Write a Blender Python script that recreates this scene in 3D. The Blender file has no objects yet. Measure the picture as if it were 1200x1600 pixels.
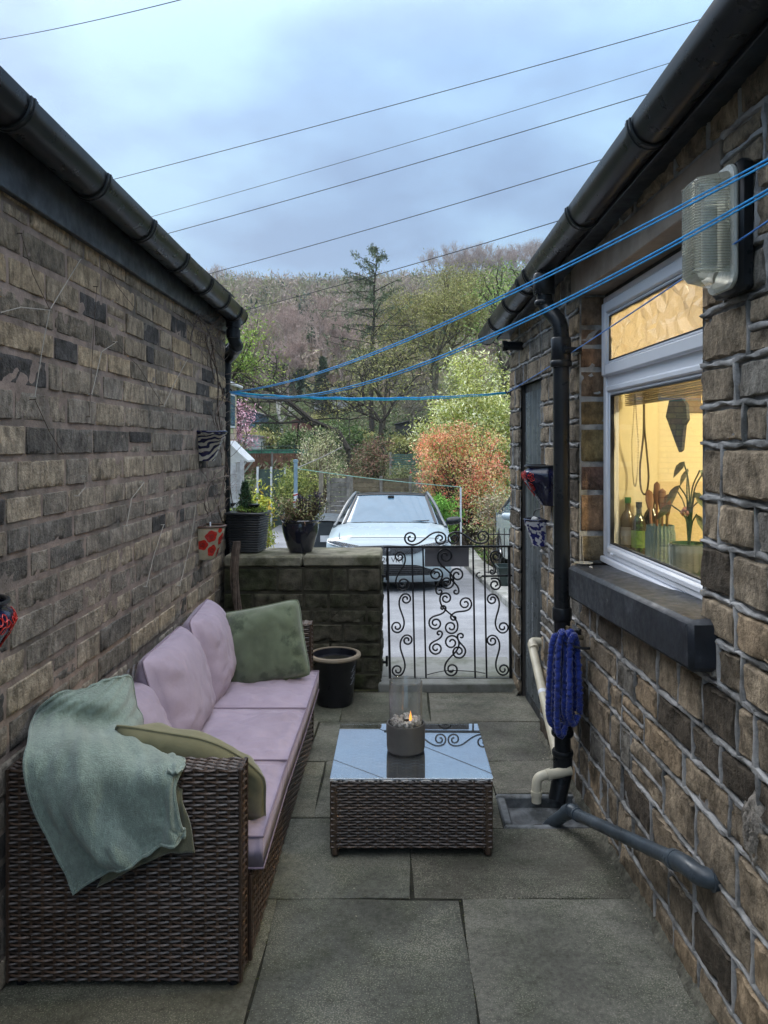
import bpy, math, random
import numpy as np
from mathutils import Vector, Matrix, Euler
random.seed(7); RNG = np.random.default_rng(7)
S = bpy.context.scene
COL = S.collection
PI = math.pi

# ---------------------------------------------------------------- camera
CAMZ = 1.6; F = 1200.0; VX = 620.0; VY = 695.0
cd = bpy.data.cameras.new('camera'); cam = bpy.data.objects.new('camera', cd); COL.objects.link(cam)
cam.location = (0, 0, CAMZ); cam.rotation_euler = (PI/2, 0, 0)
cd.sensor_fit = 'VERTICAL'; cd.sensor_height = 36; cd.lens = 27
cd.shift_x = -20/1600; cd.shift_y = -105/1600
cd.clip_start = 0.05; cd.clip_end = 3000
S.camera = cam
S.render.resolution_x = 768; S.render.resolution_y = 1024

# ---------------------------------------------------------------- sky, sun, exposure
SUN_EL = math.radians(38); SUN_AZ = math.radians(-35)     # azimuth from +Y, clockwise
W = bpy.data.worlds.new('World'); S.world = W; W.use_nodes = True
nt = W.node_tree; N = nt.nodes; L = nt.links; N.clear()
out = N.new('ShaderNodeOutputWorld'); bg = N.new('ShaderNodeBackground')
sky = N.new('ShaderNodeTexSky'); sky.sky_type = 'NISHITA'; sky.sun_disc = False
sky.sun_elevation = SUN_EL; sky.sun_rotation = SUN_AZ; sky.air_density = 1.2; sky.dust_density = 1.5
tc = N.new('ShaderNodeTexCoord'); sep = N.new('ShaderNodeSeparateXYZ')
L.new(tc.outputs['Generated'], sep.inputs[0])
# cloud field: direction divided by its height gives a flat layer of cloud overhead
zz = N.new('ShaderNodeMath'); zz.operation = 'ADD'; zz.inputs[1].default_value = 0.22
L.new(sep.outputs['Z'], zz.inputs[0])
dv = N.new('ShaderNodeVectorMath'); dv.operation = 'DIVIDE'
cb = N.new('ShaderNodeCombineXYZ')
for i in range(3): L.new(zz.outputs[0], cb.inputs[i])
L.new(tc.outputs['Generated'], dv.inputs[0]); L.new(cb.outputs[0], dv.inputs[1])
no = N.new('ShaderNodeTexNoise'); no.inputs['Scale'].default_value = 1.5; no.inputs['Detail'].default_value = 7; no.inputs['Roughness'].default_value = 0.5
L.new(dv.outputs[0], no.inputs['Vector'])
rp = N.new('ShaderNodeValToRGB'); e = rp.color_ramp.elements
e[0].position = 0.40; e[0].color = (2.6, 4.05, 6.5, 1)
e[1].position = 0.62; e[1].color = (4.8, 7.5, 9.9, 1)
k = rp.color_ramp.elements.new(0.5); k.color = (3.4, 5.35, 8.1, 1)
L.new(no.outputs[0], rp.inputs[0])
# overcast sky grows brighter towards the zenith
cu = N.new('ShaderNodeFloatCurve'); c_ = cu.mapping.curves[0]
c_.points[0].location = (0, .185); c_.points[1].location = (1, 1.0)
c_.points.new(.42, .205); c_.points.new(.56, .31); c_.points.new(.75, .8); cu.mapping.update()
L.new(sep.outputs['Z'], cu.inputs['Value'])
mr = N.new('ShaderNodeMath'); mr.operation = 'MULTIPLY'; mr.inputs[1].default_value = 5.9; L.new(cu.outputs[0], mr.inputs[0])
# and the thick cloud overhead is whiter than the blue-grey cloud low down
zm = N.new('ShaderNodeMapRange'); zm.inputs[1].default_value = .45; zm.inputs[2].default_value = .75; L.new(sep.outputs['Z'], zm.inputs[0])
zc_ = N.new('ShaderNodeMix'); zc_.data_type = 'RGBA'; L.new(zm.outputs[0], zc_.inputs[0]); L.new(rp.outputs[0], zc_.inputs[6]); zc_.inputs[7].default_value = (5.6, 5.9, 6.4, 1)
mu = N.new('ShaderNodeVectorMath'); mu.operation = 'SCALE'
L.new(zc_.outputs[2], mu.inputs[0]); L.new(mr.outputs[0], mu.inputs['Scale'])
mx = N.new('ShaderNodeMix'); mx.data_type = 'RGBA'; mx.inputs[0].default_value = 0.86
L.new(sky.outputs[0], mx.inputs[6]); L.new(mu.outputs[0], mx.inputs[7])
L.new(mx.outputs[2], bg.inputs[0]); bg.inputs[1].default_value = 0.105
L.new(bg.outputs[0], out.inputs[0])
sl = bpy.data.lights.new('sun', 'SUN'); so = bpy.data.objects.new('sun', sl); COL.objects.link(so)
sl.energy = 0.9; sl.angle = math.radians(25); sl.color = (1, 0.97, 0.93)
sd = Vector((math.sin(SUN_AZ)*math.cos(SUN_EL), math.cos(SUN_AZ)*math.cos(SUN_EL), math.sin(SUN_EL)))
so.rotation_euler = sd.to_track_quat('Z', 'Y').to_euler(); so.location = (-5, 5, 20)
S.view_settings.view_transform = 'Standard'; S.view_settings.look = 'None'
S.view_settings.exposure = 0.0; S.view_settings.gamma = 1
S.render.engine = 'CYCLES'; S.cycles.max_bounces = 8; S.cycles.transparent_max_bounces = 24

# ---------------------------------------------------------------- helpers
WL = {}
def P(px, py, d): return Vector(((px-VX)*d/F, d, CAMZ-(py-VY)*d/F))      # measure: point seen at (px,py) at distance d
def wallP(px, py, X):
    d = X*F/(px-VX); return Vector((X, d, CAMZ-(py-VY)*d/F))

class MB:
    def __init__(s): s.v = []; s.f = []; s.t = []; s.n = 0; s.has = False
    def add(s, vs, fs, tint=None):
        vs = np.asarray(vs, float).reshape(-1, 3); b = s.n
        s.v.append(vs); s.n += len(vs)
        s.f += [tuple(i+b for i in f) for f in fs]
        if tint is None: tint = (1, 1, 1)
        else: s.has = True
        t = np.asarray(tint, float)
        if t.ndim == 1: t = np.tile(t[:3], (len(vs), 1))
        s.t.append(t); return s
    def box(s, c, size, M=None, tint=None, bev=0.0):
        hx, hy, hz = [q/2 for q in size]
        if bev <= 0:
            vs = [(x, y, z) for x in (-hx, hx) for y in (-hy, hy) for z in (-hz, hz)]
            fs = [(0,1,3,2), (4,6,7,5), (0,4,5,1), (2,3,7,6), (0,2,6,4), (1,5,7,3)]
        else:
            b = min(bev, hx*.9, hy*.9, hz*.9); vs = []; idx = {}
            for sx in (-1, 1):
                for sy in (-1, 1):
                    for sz in (-1, 1):
                        idx[(sx,sy,sz)] = len(vs)
                        vs += [(sx*hx, sy*(hy-b), sz*(hz-b)), (sx*(hx-b), sy*hy, sz*(hz-b)), (sx*(hx-b), sy*(hy-b), sz*hz)]
            I = lambda a, b_, c_, k: idx[(a,b_,c_)]+k
            fs = []
            for q in (-1, 1):
                o = [(-1,-1), (1,-1), (1,1), (-1,1)]
                if q < 0: o = o[::-1]
                fs.append(tuple(I(q,a,b_,0) for a, b_ in o)); fs.append(tuple(I(b_,q,a,1) for a, b_ in o)); fs.append(tuple(I(a,b_,q,2) for a, b_ in o))
            for a in (-1, 1):
                for b_ in (-1, 1):
                    r = a*b_ > 0
                    q1 = (I(a,b_,-1,0), I(a,b_,-1,1), I(a,b_,1,1), I(a,b_,1,0)); fs.append(q1 if r else q1[::-1])
                    q2 = (I(-1,a,b_,1), I(-1,a,b_,2), I(1,a,b_,2), I(1,a,b_,1)); fs.append(q2 if r else q2[::-1])
                    q3 = (I(a,-1,b_,2), I(a,-1,b_,0), I(a,1,b_,0), I(a,1,b_,2)); fs.append(q3 if r else q3[::-1])
                    for c_ in (-1, 1):
                        t = (I(a,b_,c_,0), I(a,b_,c_,1), I(a,b_,c_,2)); fs.append(t if a*b_*c_ > 0 else t[::-1])
        vs = np.array(vs)
        if M is not None: vs = vs @ np.array(M.to_3x3()).T
        return s.add(vs + np.array(c), fs, tint)
    def tube(s, pts, r, n=8, cap=True, tint=None, flat=1.0):
        pts = [Vector(p) for p in pts]; m = len(pts)
        if not hasattr(r, '__len__'): r = [r]*m
        vs = []; fs = []; up = None
        for i, p in enumerate(pts):
            t = (pts[min(i+1, m-1)]-pts[max(i-1, 0)])
            if t.length < 1e-9: t = Vector((0, 0, 1))
            t.normalize()
            if up is None:
                up = Vector((0, 0, 1)) if abs(t.z) < .9 else Vector((1, 0, 0))
            a = up - t*up.dot(t)
            if a.length < 1e-6: a = t.orthogonal()
            a.normalize(); up = a; b = t.cross(a)
            for k in range(n):
                q = 2*PI*k/n; vs.append(p + (a*math.cos(q)*flat + b*math.sin(q))*r[i])
        for i in range(m-1):
            for k in range(n):
                k2 = (k+1) % n; fs.append((i*n+k, i*n+k2, (i+1)*n+k2, (i+1)*n+k))
        if cap and n > 2: fs.append(tuple(range(n))[::-1]); fs.append(tuple((m-1)*n+k for k in range(n)))
        return s.add(vs, fs, tint)
    def lathe(s, prof, c=(0,0,0), n=32, M=None, tint=None, sq=0.0, cap=False):
        vs = []; fs = []; m = len(prof)
        for (r, z) in prof:
            for k in range(n):
                a = 2*PI*k/n; vs.append((r*math.cos(a), r*math.sin(a), z))
        for i in range(m-1):
            for k in range(n):
                k2 = (k+1) % n; fs.append((i*n+k, i*n+k2, (i+1)*n+k2, (i+1)*n+k))
        if cap: fs.append(tuple(range(n))[::-1]); fs.append(tuple((m-1)*n+k for k in range(n)))
        vs = np.array(vs)
        if M is not None: vs = vs @ np.array(M.to_3x3()).T
        return s.add(vs+np.array(c), fs, tint)
    def grid(s, fn, nu, nv, tint=None, closeu=False):
        vs = [fn(i/nu, j/nv) for j in range(nv+1) for i in range(nu+(0 if closeu else 1))]
        w = nu if closeu else nu+1
        fs = [(j*w+i, j*w+(i+1) % w, (j+1)*w+(i+1) % w, (j+1)*w+i) for j in range(nv) for i in range(nu)]
        return s.add(vs, fs, tint)
    def build(s, name, mat, parent=None, smooth=True, local=False, ang=40, mod=None):
        v = np.concatenate(s.v) if s.v else np.zeros((0, 3))
        if parent is not None: loc = Vector((0, 0, 0)) if local else WL[parent]
        else:
            lo = v.min(0); hi = v.max(0); loc = Vector(((lo[0]+hi[0])/2, (lo[1]+hi[1])/2, lo[2]))
            if local: loc = Vector((0, 0, 0))
        v = v - np.array(loc)
        me = bpy.data.meshes.new(name); me.from_pydata(v.tolist(), [], s.f)
        if s.has or mat.get('tinted'):
            a = me.attributes.new('tint', 'FLOAT_COLOR', 'POINT')
            t = np.concatenate(s.t); c = np.ones((len(t), 4)); c[:, :3] = t
            a.data.foreach_set('color', c.ravel())
        me.materials.append(mat)
        if smooth:
            me.polygons.foreach_set('use_smooth', [True]*len(me.polygons))
            if ang < 180: me.set_sharp_from_angle(angle=math.radians(ang))
        me.update()
        o = bpy.data.objects.new(name, me); COL.objects.link(o)
        if parent is not None: o.parent = parent; WL[o] = WL[parent]
        else: o.location = loc; WL[o] = loc.copy()
        return o

def thing(name, label, cat, loc=(0,0,0), rotz=0, group=None):
    o = bpy.data.objects.new(name, None); COL.objects.link(o); o.location = loc; o.rotation_euler = (0, 0, rotz)
    o.empty_display_size = .1
    o['label'] = label; o['category'] = cat
    if group: o['group'] = group
    WL[o] = Vector(loc); return o
def tag(o, label, cat, group=None, kind=None):
    o['label'] = label; o['category'] = cat
    if group: o['group'] = group
    if kind: o['kind'] = kind
    return o
def copy_tree(o, parent=None):
    c = o.copy(); COL.objects.link(c); c.parent = parent
    for ch in o.children: copy_tree(ch, c)
    return c
def R(x=0, y=0, z=0): return Euler((math.radians(x), math.radians(y), math.radians(z))).to_matrix()
def cat_rom(pts, k=6):
    pts = [Vector(p) for p in pts]; o = []
    q = [pts[0]*2-pts[1]]+pts+[pts[-1]*2-pts[-2]]
    for i in range(1, len(q)-2):
        a, b, c, d = q[i-1:i+3]
        for j in range(k):
            t = j/k; o.append(.5*((2*b)+(c-a)*t+(2*a-5*b+4*c-d)*t*t+(3*b-a-3*c+d)*t**3))
    o.append(pts[-1]); return o
def vnoise(p, seed=0):           # cheap smooth noise on arrays, about -1..1
    x, y, z = p[..., 0], p[..., 1], p[..., 2]; r = np.random.default_rng(seed); o = 0
    for i in range(7):
        k = r.normal(size=3)*(1+.5*i); ph = r.uniform(0, 6.28)
        o = o+np.sin(x*k[0]+y*k[1]+z*k[2]+ph+1.3*np.sin(y*k[2]-x*k[1]+ph*2))/(1+.35*i)
    return o/3.2

# ---------------------------------------------------------------- materials
MATS = {}
def mat(name, col, rough=.6, metal=0, var=.18, vs=6, bump=.1, bs=60, tint=False, spec=.5, coat=0, col2=None, c2s=2.5, c2t=(.45,.62), sheen=0, sub=0, dist=.004, rvar=.15, grain=None):
    if name in MATS: return MATS[name]
    m = bpy.data.materials.new(name); m.use_nodes = True; nt = m.node_tree; N = nt.nodes; L = nt.links
    b = N['Principled BSDF']; b.inputs['Metallic'].default_value = metal
    b.inputs['Specular IOR Level'].default_value = spec
    b.inputs['Coat Weight'].default_value = coat; b.inputs['Coat Roughness'].default_value = .08
    b.inputs['Sheen Weight'].default_value = sheen; b.inputs['Sheen Roughness'].default_value = .5
    t = N.new('ShaderNodeTexCoord'); co = t.outputs['Object']
    def noise(sc, de=6, ro=.6):
        n = N.new('ShaderNodeTexNoise'); n.inputs['Scale'].default_value = sc; n.inputs['Detail'].default_value = de; n.inputs['Roughness'].default_value = ro
        L.new(co, n.inputs['Vector']); return n.outputs[0]
    rgb = N.new('ShaderNodeRGB'); rgb.outputs[0].default_value = (*col, 1); c = rgb.outputs[0]
    if tint:
        a = N.new('ShaderNodeAttribute'); a.attribute_name = 'tint'
        x = N.new('ShaderNodeMix'); x.data_type = 'RGBA'; x.blend_type = 'MULTIPLY'; x.inputs[0].default_value = 1
        L.new(c, x.inputs[6]); L.new(a.outputs[0], x.inputs[7]); c = x.outputs[2]
    if col2:
        mr = N.new('ShaderNodeMapRange'); mr.inputs[1].default_value = c2t[0]; mr.inputs[2].default_value = c2t[1]
        L.new(noise(c2s, 8, .65), mr.inputs[0])
        x = N.new('ShaderNodeMix'); x.data_type = 'RGBA'; L.new(mr.outputs[0], x.inputs[0])
        L.new(c, x.inputs[6]); x.inputs[7].default_value = (*col2, 1); c = x.outputs[2]
    nv = noise(vs)
    mr = N.new('ShaderNodeMapRange'); mr.inputs[1].default_value = .3; mr.inputs[2].default_value = .7; mr.inputs[3].default_value = 1-var*1.6; mr.inputs[4].default_value = 1+var*1.6
    L.new(nv, mr.inputs[0])
    x = N.new('ShaderNodeVectorMath'); x.operation = 'SCALE'; L.new(c, x.inputs[0]); L.new(mr.outputs[0], x.inputs['Scale'])
    L.new(x.outputs[0], b.inputs['Base Color'])
    if grain:      # coarse mineral grain and tooling marks, stretched a little
        mp = N.new('ShaderNodeMapping'); mp.inputs['Scale'].default_value = (1, 1, .45); L.new(co, mp.inputs[0])
        gn = N.new('ShaderNodeTexNoise'); gn.inputs['Scale'].default_value = grain[0]; gn.inputs['Detail'].default_value = 9; gn.inputs['Roughness'].default_value = .78; L.new(mp.outputs[0], gn.inputs['Vector'])
        mr = N.new('ShaderNodeMapRange'); mr.inputs[1].default_value = .33; mr.inputs[2].default_value = .67; mr.inputs[3].default_value = 1-grain[1]; mr.inputs[4].default_value = 1+grain[1]; L.new(gn.outputs[0], mr.inputs[0])
        x2 = N.new('ShaderNodeVectorMath'); x2.operation = 'SCALE'; L.new(x.outputs[0], x2.inputs[0]); L.new(mr.outputs[0], x2.inputs['Scale']); L.new(x2.outputs[0], b.inputs['Base Color'])
    mr = N.new('ShaderNodeMapRange'); mr.inputs[1].default_value = .3; mr.inputs[2].default_value = .7; mr.inputs[3].default_value = max(.02, rough-rvar); mr.inputs[4].default_value = min(1, rough+rvar)
    L.new(noise(vs*3), mr.inputs[0]); L.new(mr.outputs[0], b.inputs['Roughness'])
    if bump:
        bp = N.new('ShaderNodeBump'); bp.inputs['Strength'].default_value = bump; bp.inputs['Distance'].default_value = dist
        L.new(noise(bs, 8, .65), bp.inputs['Height']); L.new(bp.outputs[0], b.inputs['Normal'])
    if tint: m['tinted'] = True
    MATS[name] = m; return m
def glassy(name, tintc=(.97,.99,1), ior=1.5, rough=.0, dirt=.03, boost=1.0):
    m = bpy.data.materials.new(name); m.use_nodes = True; nt = m.node_tree; N = nt.nodes; L = nt.links; N.clear()
    o = N.new('ShaderNodeOutputMaterial'); tr = N.new('ShaderNodeBsdfTransparent'); tr.inputs[0].default_value = (*tintc, 1)
    g = N.new('ShaderNodeBsdfGlossy'); g.inputs['Roughness'].default_value = rough
    fr0 = N.new('ShaderNodeLayerWeight'); fr0.inputs[0].default_value = .5      # Schlick, the same from both faces
    pw_ = N.new('ShaderNodeMath'); pw_.operation = 'POWER'; pw_.inputs[1].default_value = 5; L.new(fr0.outputs['Facing'], pw_.inputs[0])
    r0 = ((ior-1)/(ior+1))**2
    fr = N.new('ShaderNodeMath'); fr.operation = 'MULTIPLY_ADD'; fr.inputs[1].default_value = 1-r0; fr.inputs[2].default_value = r0; L.new(pw_.outputs[0], fr.inputs[0])
    k = N.new('ShaderNodeMath'); k.operation = 'MULTIPLY'; k.inputs[1].default_value = boost; k.use_clamp = True; L.new(fr.outputs[0], k.inputs[0])
    mx = N.new('ShaderNodeMixShader'); L.new(k.outputs[0], mx.inputs[0]); L.new(tr.outputs[0], mx.inputs[1]); L.new(g.outputs[0], mx.inputs[2])
    t = N.new('ShaderNodeTexCoord'); n = N.new('ShaderNodeTexNoise'); n.inputs['Scale'].default_value = 9; n.inputs['Detail'].default_value = 8
    L.new(t.outputs['Object'], n.inputs['Vector'])
    df = N.new('ShaderNodeBsdfDiffuse'); df.inputs[0].default_value = (.6,.6,.6,1)
    mr = N.new('ShaderNodeMapRange'); mr.inputs[1].default_value = .35; mr.inputs[2].default_value = .8; mr.inputs[3].default_value = 0; mr.inputs[4].default_value = dirt*3
    L.new(n.outputs[0], mr.inputs[0])
    m2 = N.new('ShaderNodeMixShader'); L.new(mr.outputs[0], m2.inputs[0]); L.new(mx.outputs[0], m2.inputs[1]); L.new(df.outputs[0], m2.inputs[2])
    L.new(m2.outputs[0], o.inputs[0]); MATS[name] = m; return m
def pattern(name, kind, ca, cb, scale, thr=.5, rough=.25):
    m = bpy.data.materials.new(name); m.use_nodes = True; nt = m.node_tree; N = nt.nodes; L = nt.links; b = N['Principled BSDF']
    b.inputs['Roughness'].default_value = rough
    t = N.new('ShaderNodeTexCoord')
    if kind == 'dots':
        v = N.new('ShaderNodeTexVoronoi'); v.inputs['Scale'].default_value = scale; v.inputs['Randomness'].default_value = .45; L.new(t.outputs['Object'], v.inputs['Vector']); f = v.outputs['Distance']
    elif kind == 'swirl':
        v = N.new('ShaderNodeTexWave'); v.wave_type = 'RINGS'; v.inputs['Scale'].default_value = scale; v.inputs['Distortion'].default_value = 9; v.inputs['Detail'].default_value = 1.5; v.inputs['Detail Scale'].default_value = 1.2
        L.new(t.outputs['Object'], v.inputs['Vector']); f = v.outputs['Fac']
    else:
        v = N.new('ShaderNodeTexNoise'); v.inputs['Scale'].default_value = scale; v.inputs['Detail'].default_value = 1; L.new(t.outputs['Object'], v.inputs['Vector']); f = v.outputs[0]
    r = N.new('ShaderNodeValToRGB'); r.color_ramp.elements[0].position = thr-.03; r.color_ramp.elements[0].color = (*ca, 1)
    r.color_ramp.elements[1].position = thr+.03; r.color_ramp.elements[1].color = (*cb, 1); L.new(f, r.inputs[0]); L.new(r.outputs[0], b.inputs['Base Color'])
    MATS[name] = m; return m

black_plastic = mat('black_plastic', (.013,.015,.018), .30, var=.12, bump=.0, col2=(.026,.03,.034), c2s=3, c2t=(.5,.85), spec=.28, rvar=.05)
black_paint = mat('black_paint', (.014,.017,.022), .5, var=.35, bump=.25, bs=40, col2=(.035,.045,.055), c2s=3, c2t=(.42,.7))
upvc = mat('white_upvc', (.76,.79,.85), .42, var=.015, bump=.0, col2=(.60,.61,.60), c2s=4, c2t=(.66,1.0), rvar=.02, spec=.4)
iron = mat('black_iron', (.012,.012,.014), .45, var=.3, bump=.3, bs=120, dist=.002, metal=.2)
# ================================================================ setting: ground
HP = [(-400,-.25),(5.55,-.25),(5.62,-.06),(16,-.87),(27,-.87),(32,-.55),(40,.1),(50,1.1),(70,3.6),(100,9.5),(150,23),(250,52),(380,79),(460,84),(1200,60)]
HX = [p[0] for p in HP]; HZ = [p[1] for p in HP]
def gz(x, y):
    x = np.asarray(x, float); y = np.asarray(y, float)
    h = np.interp(y, HX, HZ)
    far = np.clip((y-60)/200, 0, 1)
    h = h+far*(2*np.sin(x*.018+1.1)+1.5*np.sin(x*.041+y*.02)-2)
    near = np.clip((y-30)/20, 0, 1)*np.clip((140-y)/60, 0, 1)
    return h+near*.5*np.sin(x*.3+y*.21)
def gP(x, y, up=0): return Vector((x, y, float(gz(x, y))+up))
xs = np.concatenate([-np.geomspace(600, 12, 26), np.arange(-11, 11.1, 1.0), np.geomspace(12, 600, 26)])
ys = np.concatenate([[-60, -20, -5, 0, 5.55, 5.62], np.arange(6, 60, 1.0), np.geomspace(60, 520, 48)])
XX, YY = np.meshgrid(xs, ys); ZZ = gz(XX, YY)
nx = len(xs); V = np.stack([XX, YY, ZZ], -1).reshape(-1, 3)
m = MB(); m.add(V, [(j*nx+i, j*nx+i+1, (j+1)*nx+i+1, (j+1)*nx+i) for j in range(len(ys)-1) for i in range(nx-1)])
grass_m = mat('grass_ground', (.055,.085,.028), .95, var=.35, vs=.9, bump=.9, bs=14, dist=.05, col2=(.10,.085,.05), c2s=.35, c2t=(.4,.65), spec=.1)
nt_ = grass_m.node_tree; b_ = nt_.nodes['Principled BSDF']; src = b_.inputs['Base Color'].links[0].from_socket
t_ = nt_.nodes.new('ShaderNodeTexCoord'); sp_ = nt_.nodes.new('ShaderNodeSeparateXYZ'); nt_.links.new(t_.outputs['Object'], sp_.inputs[0])
mr_ = nt_.nodes.new('ShaderNodeMapRange'); mr_.inputs[1].default_value = 4; mr_.inputs[2].default_value = 12; nt_.links.new(sp_.outputs['Z'], mr_.inputs[0])
n_ = nt_.nodes.new('ShaderNodeTexNoise'); n_.inputs['Scale'].default_value = .05; n_.inputs['Detail'].default_value = 8; nt_.links.new(t_.outputs['Object'], n_.inputs['Vector'])
r_ = nt_.nodes.new('ShaderNodeValToRGB'); r_.color_ramp.elements[0].position = .4; r_.color_ramp.elements[0].color = (.24,.19,.14,1); r_.color_ramp.elements[1].position = .65; r_.color_ramp.elements[1].color = (.17,.19,.08,1); nt_.links.new(n_.outputs[0], r_.inputs[0])
x_ = nt_.nodes.new('ShaderNodeMix'); x_.data_type = 'RGBA'; nt_.links.new(mr_.outputs[0], x_.inputs[0]); nt_.links.new(src, x_.inputs[6]); nt_.links.new(r_.outputs[0], x_.inputs[7]); nt_.links.new(x_.outputs[2], b_.inputs['Base Color'])
g = m.build('ground', grass_m, local=True, ang=180); g['kind'] = 'structure'

tarmac = mat('tarmac', (.25,.25,.26), .85, var=.22, vs=1.2, bump=.8, bs=150, dist=.006, col2=(.36,.36,.36), c2s=45, c2t=(.5,.7), spec=.4)
m = MB()
m.grid(lambda u, v: (-3.6+4.9*u, 5.62+26*v, float(gz(0, 5.62+26*v))+.014), 6, 60)
o = m.build('driveway', tarmac, local=True, ang=180); o['kind'] = 'structure'
conc = mat('concrete_kerb', (.36,.35,.32), .9, var=.2, vs=5, bump=.5, bs=80, spec=.2, col2=(.2,.2,.17), c2s=3)
m = MB()
for i in range(22):
    y = 6.0+i*.92; z = float(gz(0, y))
    m.box((1.36, y, z+.03), (.12, .9, .14), R(x=-4.4 if y < 16 else 0), bev=.015)
o = m.build('kerb', conc, local=True); o['kind'] = 'structure'
m = MB(); m.grid(lambda u, v: (1.42+.36*u, 5.62+14*v, float(gz(0, 5.62+14*v))+.06), 3, 40)
o = m.build('pavement', conc, local=True, ang=180); o['kind'] = 'structure'

# ---------------------------------------------------------------- patio flags
flag = mat('flagstone', (.128,.126,.107), .88, tint=True, var=.2, vs=3.2, bump=.9, bs=170, dist=.005, col2=(.070,.077,.053), c2s=6.5, c2t=(.44,.72), spec=.35, rvar=.2, grain=(55, .45))
def add_specks(m, sc, col, thr, amt=.8):     # pale aggregate grains of the stone itself
    nt = m.node_tree; N = nt.nodes; L = nt.links; b = N['Principled BSDF']
    src = b.inputs['Base Color'].links[0].from_socket
    t = N.new('ShaderNodeTexCoord'); n = N.new('ShaderNodeTexNoise'); n.inputs['Scale'].default_value = sc; n.inputs['Detail'].default_value = 3
    L.new(t.outputs['Object'], n.inputs['Vector'])
    n2 = N.new('ShaderNodeTexNoise'); n2.inputs['Scale'].default_value = 3.2; n2.inputs['Detail'].default_value = 5; L.new(t.outputs['Object'], n2.inputs['Vector'])
    ad = N.new('ShaderNodeMath'); ad.operation = 'MULTIPLY_ADD'; ad.inputs[1].default_value = .45; L.new(n2.outputs[0], ad.inputs[0]); L.new(n.outputs[0], ad.inputs[2])
    mr = N.new('ShaderNodeMapRange'); mr.inputs[1].default_value = thr+.225; mr.inputs[2].default_value = thr+.3; mr.inputs[4].default_value = amt
    L.new(ad.outputs[0], mr.inputs[0])
    x = N.new('ShaderNodeMix'); x.data_type = 'RGBA'; L.new(mr.outputs[0], x.inputs[0]); L.new(src, x.inputs[6]); x.inputs[7].default_value = (*col, 1)
    L.new(x.outputs[2], b.inputs['Base Color'])
add_specks(flag, 210, (.34,.325,.26), .575, .6)
bed = mat('joint_soil', (.035,.035,.028), .95, var=.4, bump=1, bs=60, dist=.01, spec=.1)
slabs = [(-1.18,-.42,1.98,2.712),(-.42,.226,1.98,2.712),(.226,.95,1.98,2.712),
 (-1.18,-.55,2.712,3.3),(-.55,.052,2.712,3.3),(.052,.92,2.712,3.205),(.052,.45,3.205,3.3),
 (-1.18,-.357,3.3,3.89),(-.357,.25,3.3,3.89),(.25,.45,3.3,3.89),(.45,.88,3.53,3.89),
 (-1.18,-.45,3.89,4.44),(-.45,.13,3.89,4.44),(.13,.85,3.89,4.44),
 (-1.18,-.333,4.44,4.975),(-.333,.196,4.44,4.975),(.196,.84,4.44,4.975)]
for r, (a, b) in enumerate([(1.33,1.98),(.7,1.33),(.05,.7),(-.6,.05),(-1.3,-.6)]):
    c = [-1.14, -.5+.13*(r%2), .2+.1*(r%3), 1.0]
    slabs += [(c[i], c[i+1], a, b) for i in range(3)]
rr = random.Random(3)
m = MB()
for (x0, x1, y0, y1) in slabs:
    g_ = .003; k = rr.uniform(.8, 1.18); tn = (k*rr.uniform(.96, 1.05), k, k*rr.uniform(.86, 1.0))
    cx, cy = (x0+x1)/2, (y0+y1)/2; tx, ty = rr.uniform(-.003, .003), rr.uniform(-.003, .003)
    nu, nv = 10, 10
    def fn(u, v):
        a = min(u, 1-u)*(x1-x0); b = min(v, 1-v)*(y1-y0); e = min(a, b)
        x = x0+g_+u*(x1-x0-2*g_); y = y0+g_+v*(y1-y0-2*g_)
        w = .0035*math.sin(9*y+3*cx)*(u in (0, 1))+.0035*math.sin(11*x+7*cy)*(v in (0, 1))
        return (x+(w if u in (0, 1) else 0), y+(w if v in (0, 1) else 0), -.0035*(e < .004)+tx*(u-.5)*2+ty*(v-.5)*2+.0012*math.sin(6*x+4*cy)*math.sin(5*y+cx))
    U = [0, .012, .1, .3, .5, .7, .9, .988, 1]
    vs = [fn(u, v) for v in U for u in U]; w = len(U)
    fs = [(j*w+i, j*w+i+1, (j+1)*w+i+1, (j+1)*w+i) for j in range(w-1) for i in range(w-1)]
    ring = [i for i in range(w)]+[j*w+w-1 for j in range(1, w)]+[(w-1)*w+i for i in range(w-2, -1, -1)]+[j*w for j in range(w-2, 0, -1)]
    b0 = len(vs); vs = vs+[(vs[i][0], vs[i][1], -.04) for i in ring]
    for q in range(len(ring)):
        q2 = (q+1) % len(ring); fs.append((ring[q2], ring[q], b0+q, b0+q2))
    m.add(vs, fs, tn)
o = m.build('paving', flag, local=True, ang=50); o['kind'] = 'structure'
m = MB(); ok = [(-1.3,1.1,-1.4,3.2),(-1.3,.45,3.2,3.53),(-1.3,1.1,3.53,5.0)]
for (a, b, c, d) in ok: m.box(((a+b)/2, (c+d)/2, -.03), (b-a, d-c, .05))
o = m.build('paving_bed', bed, local=True, smooth=False); o['kind'] = 'structure'

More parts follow.
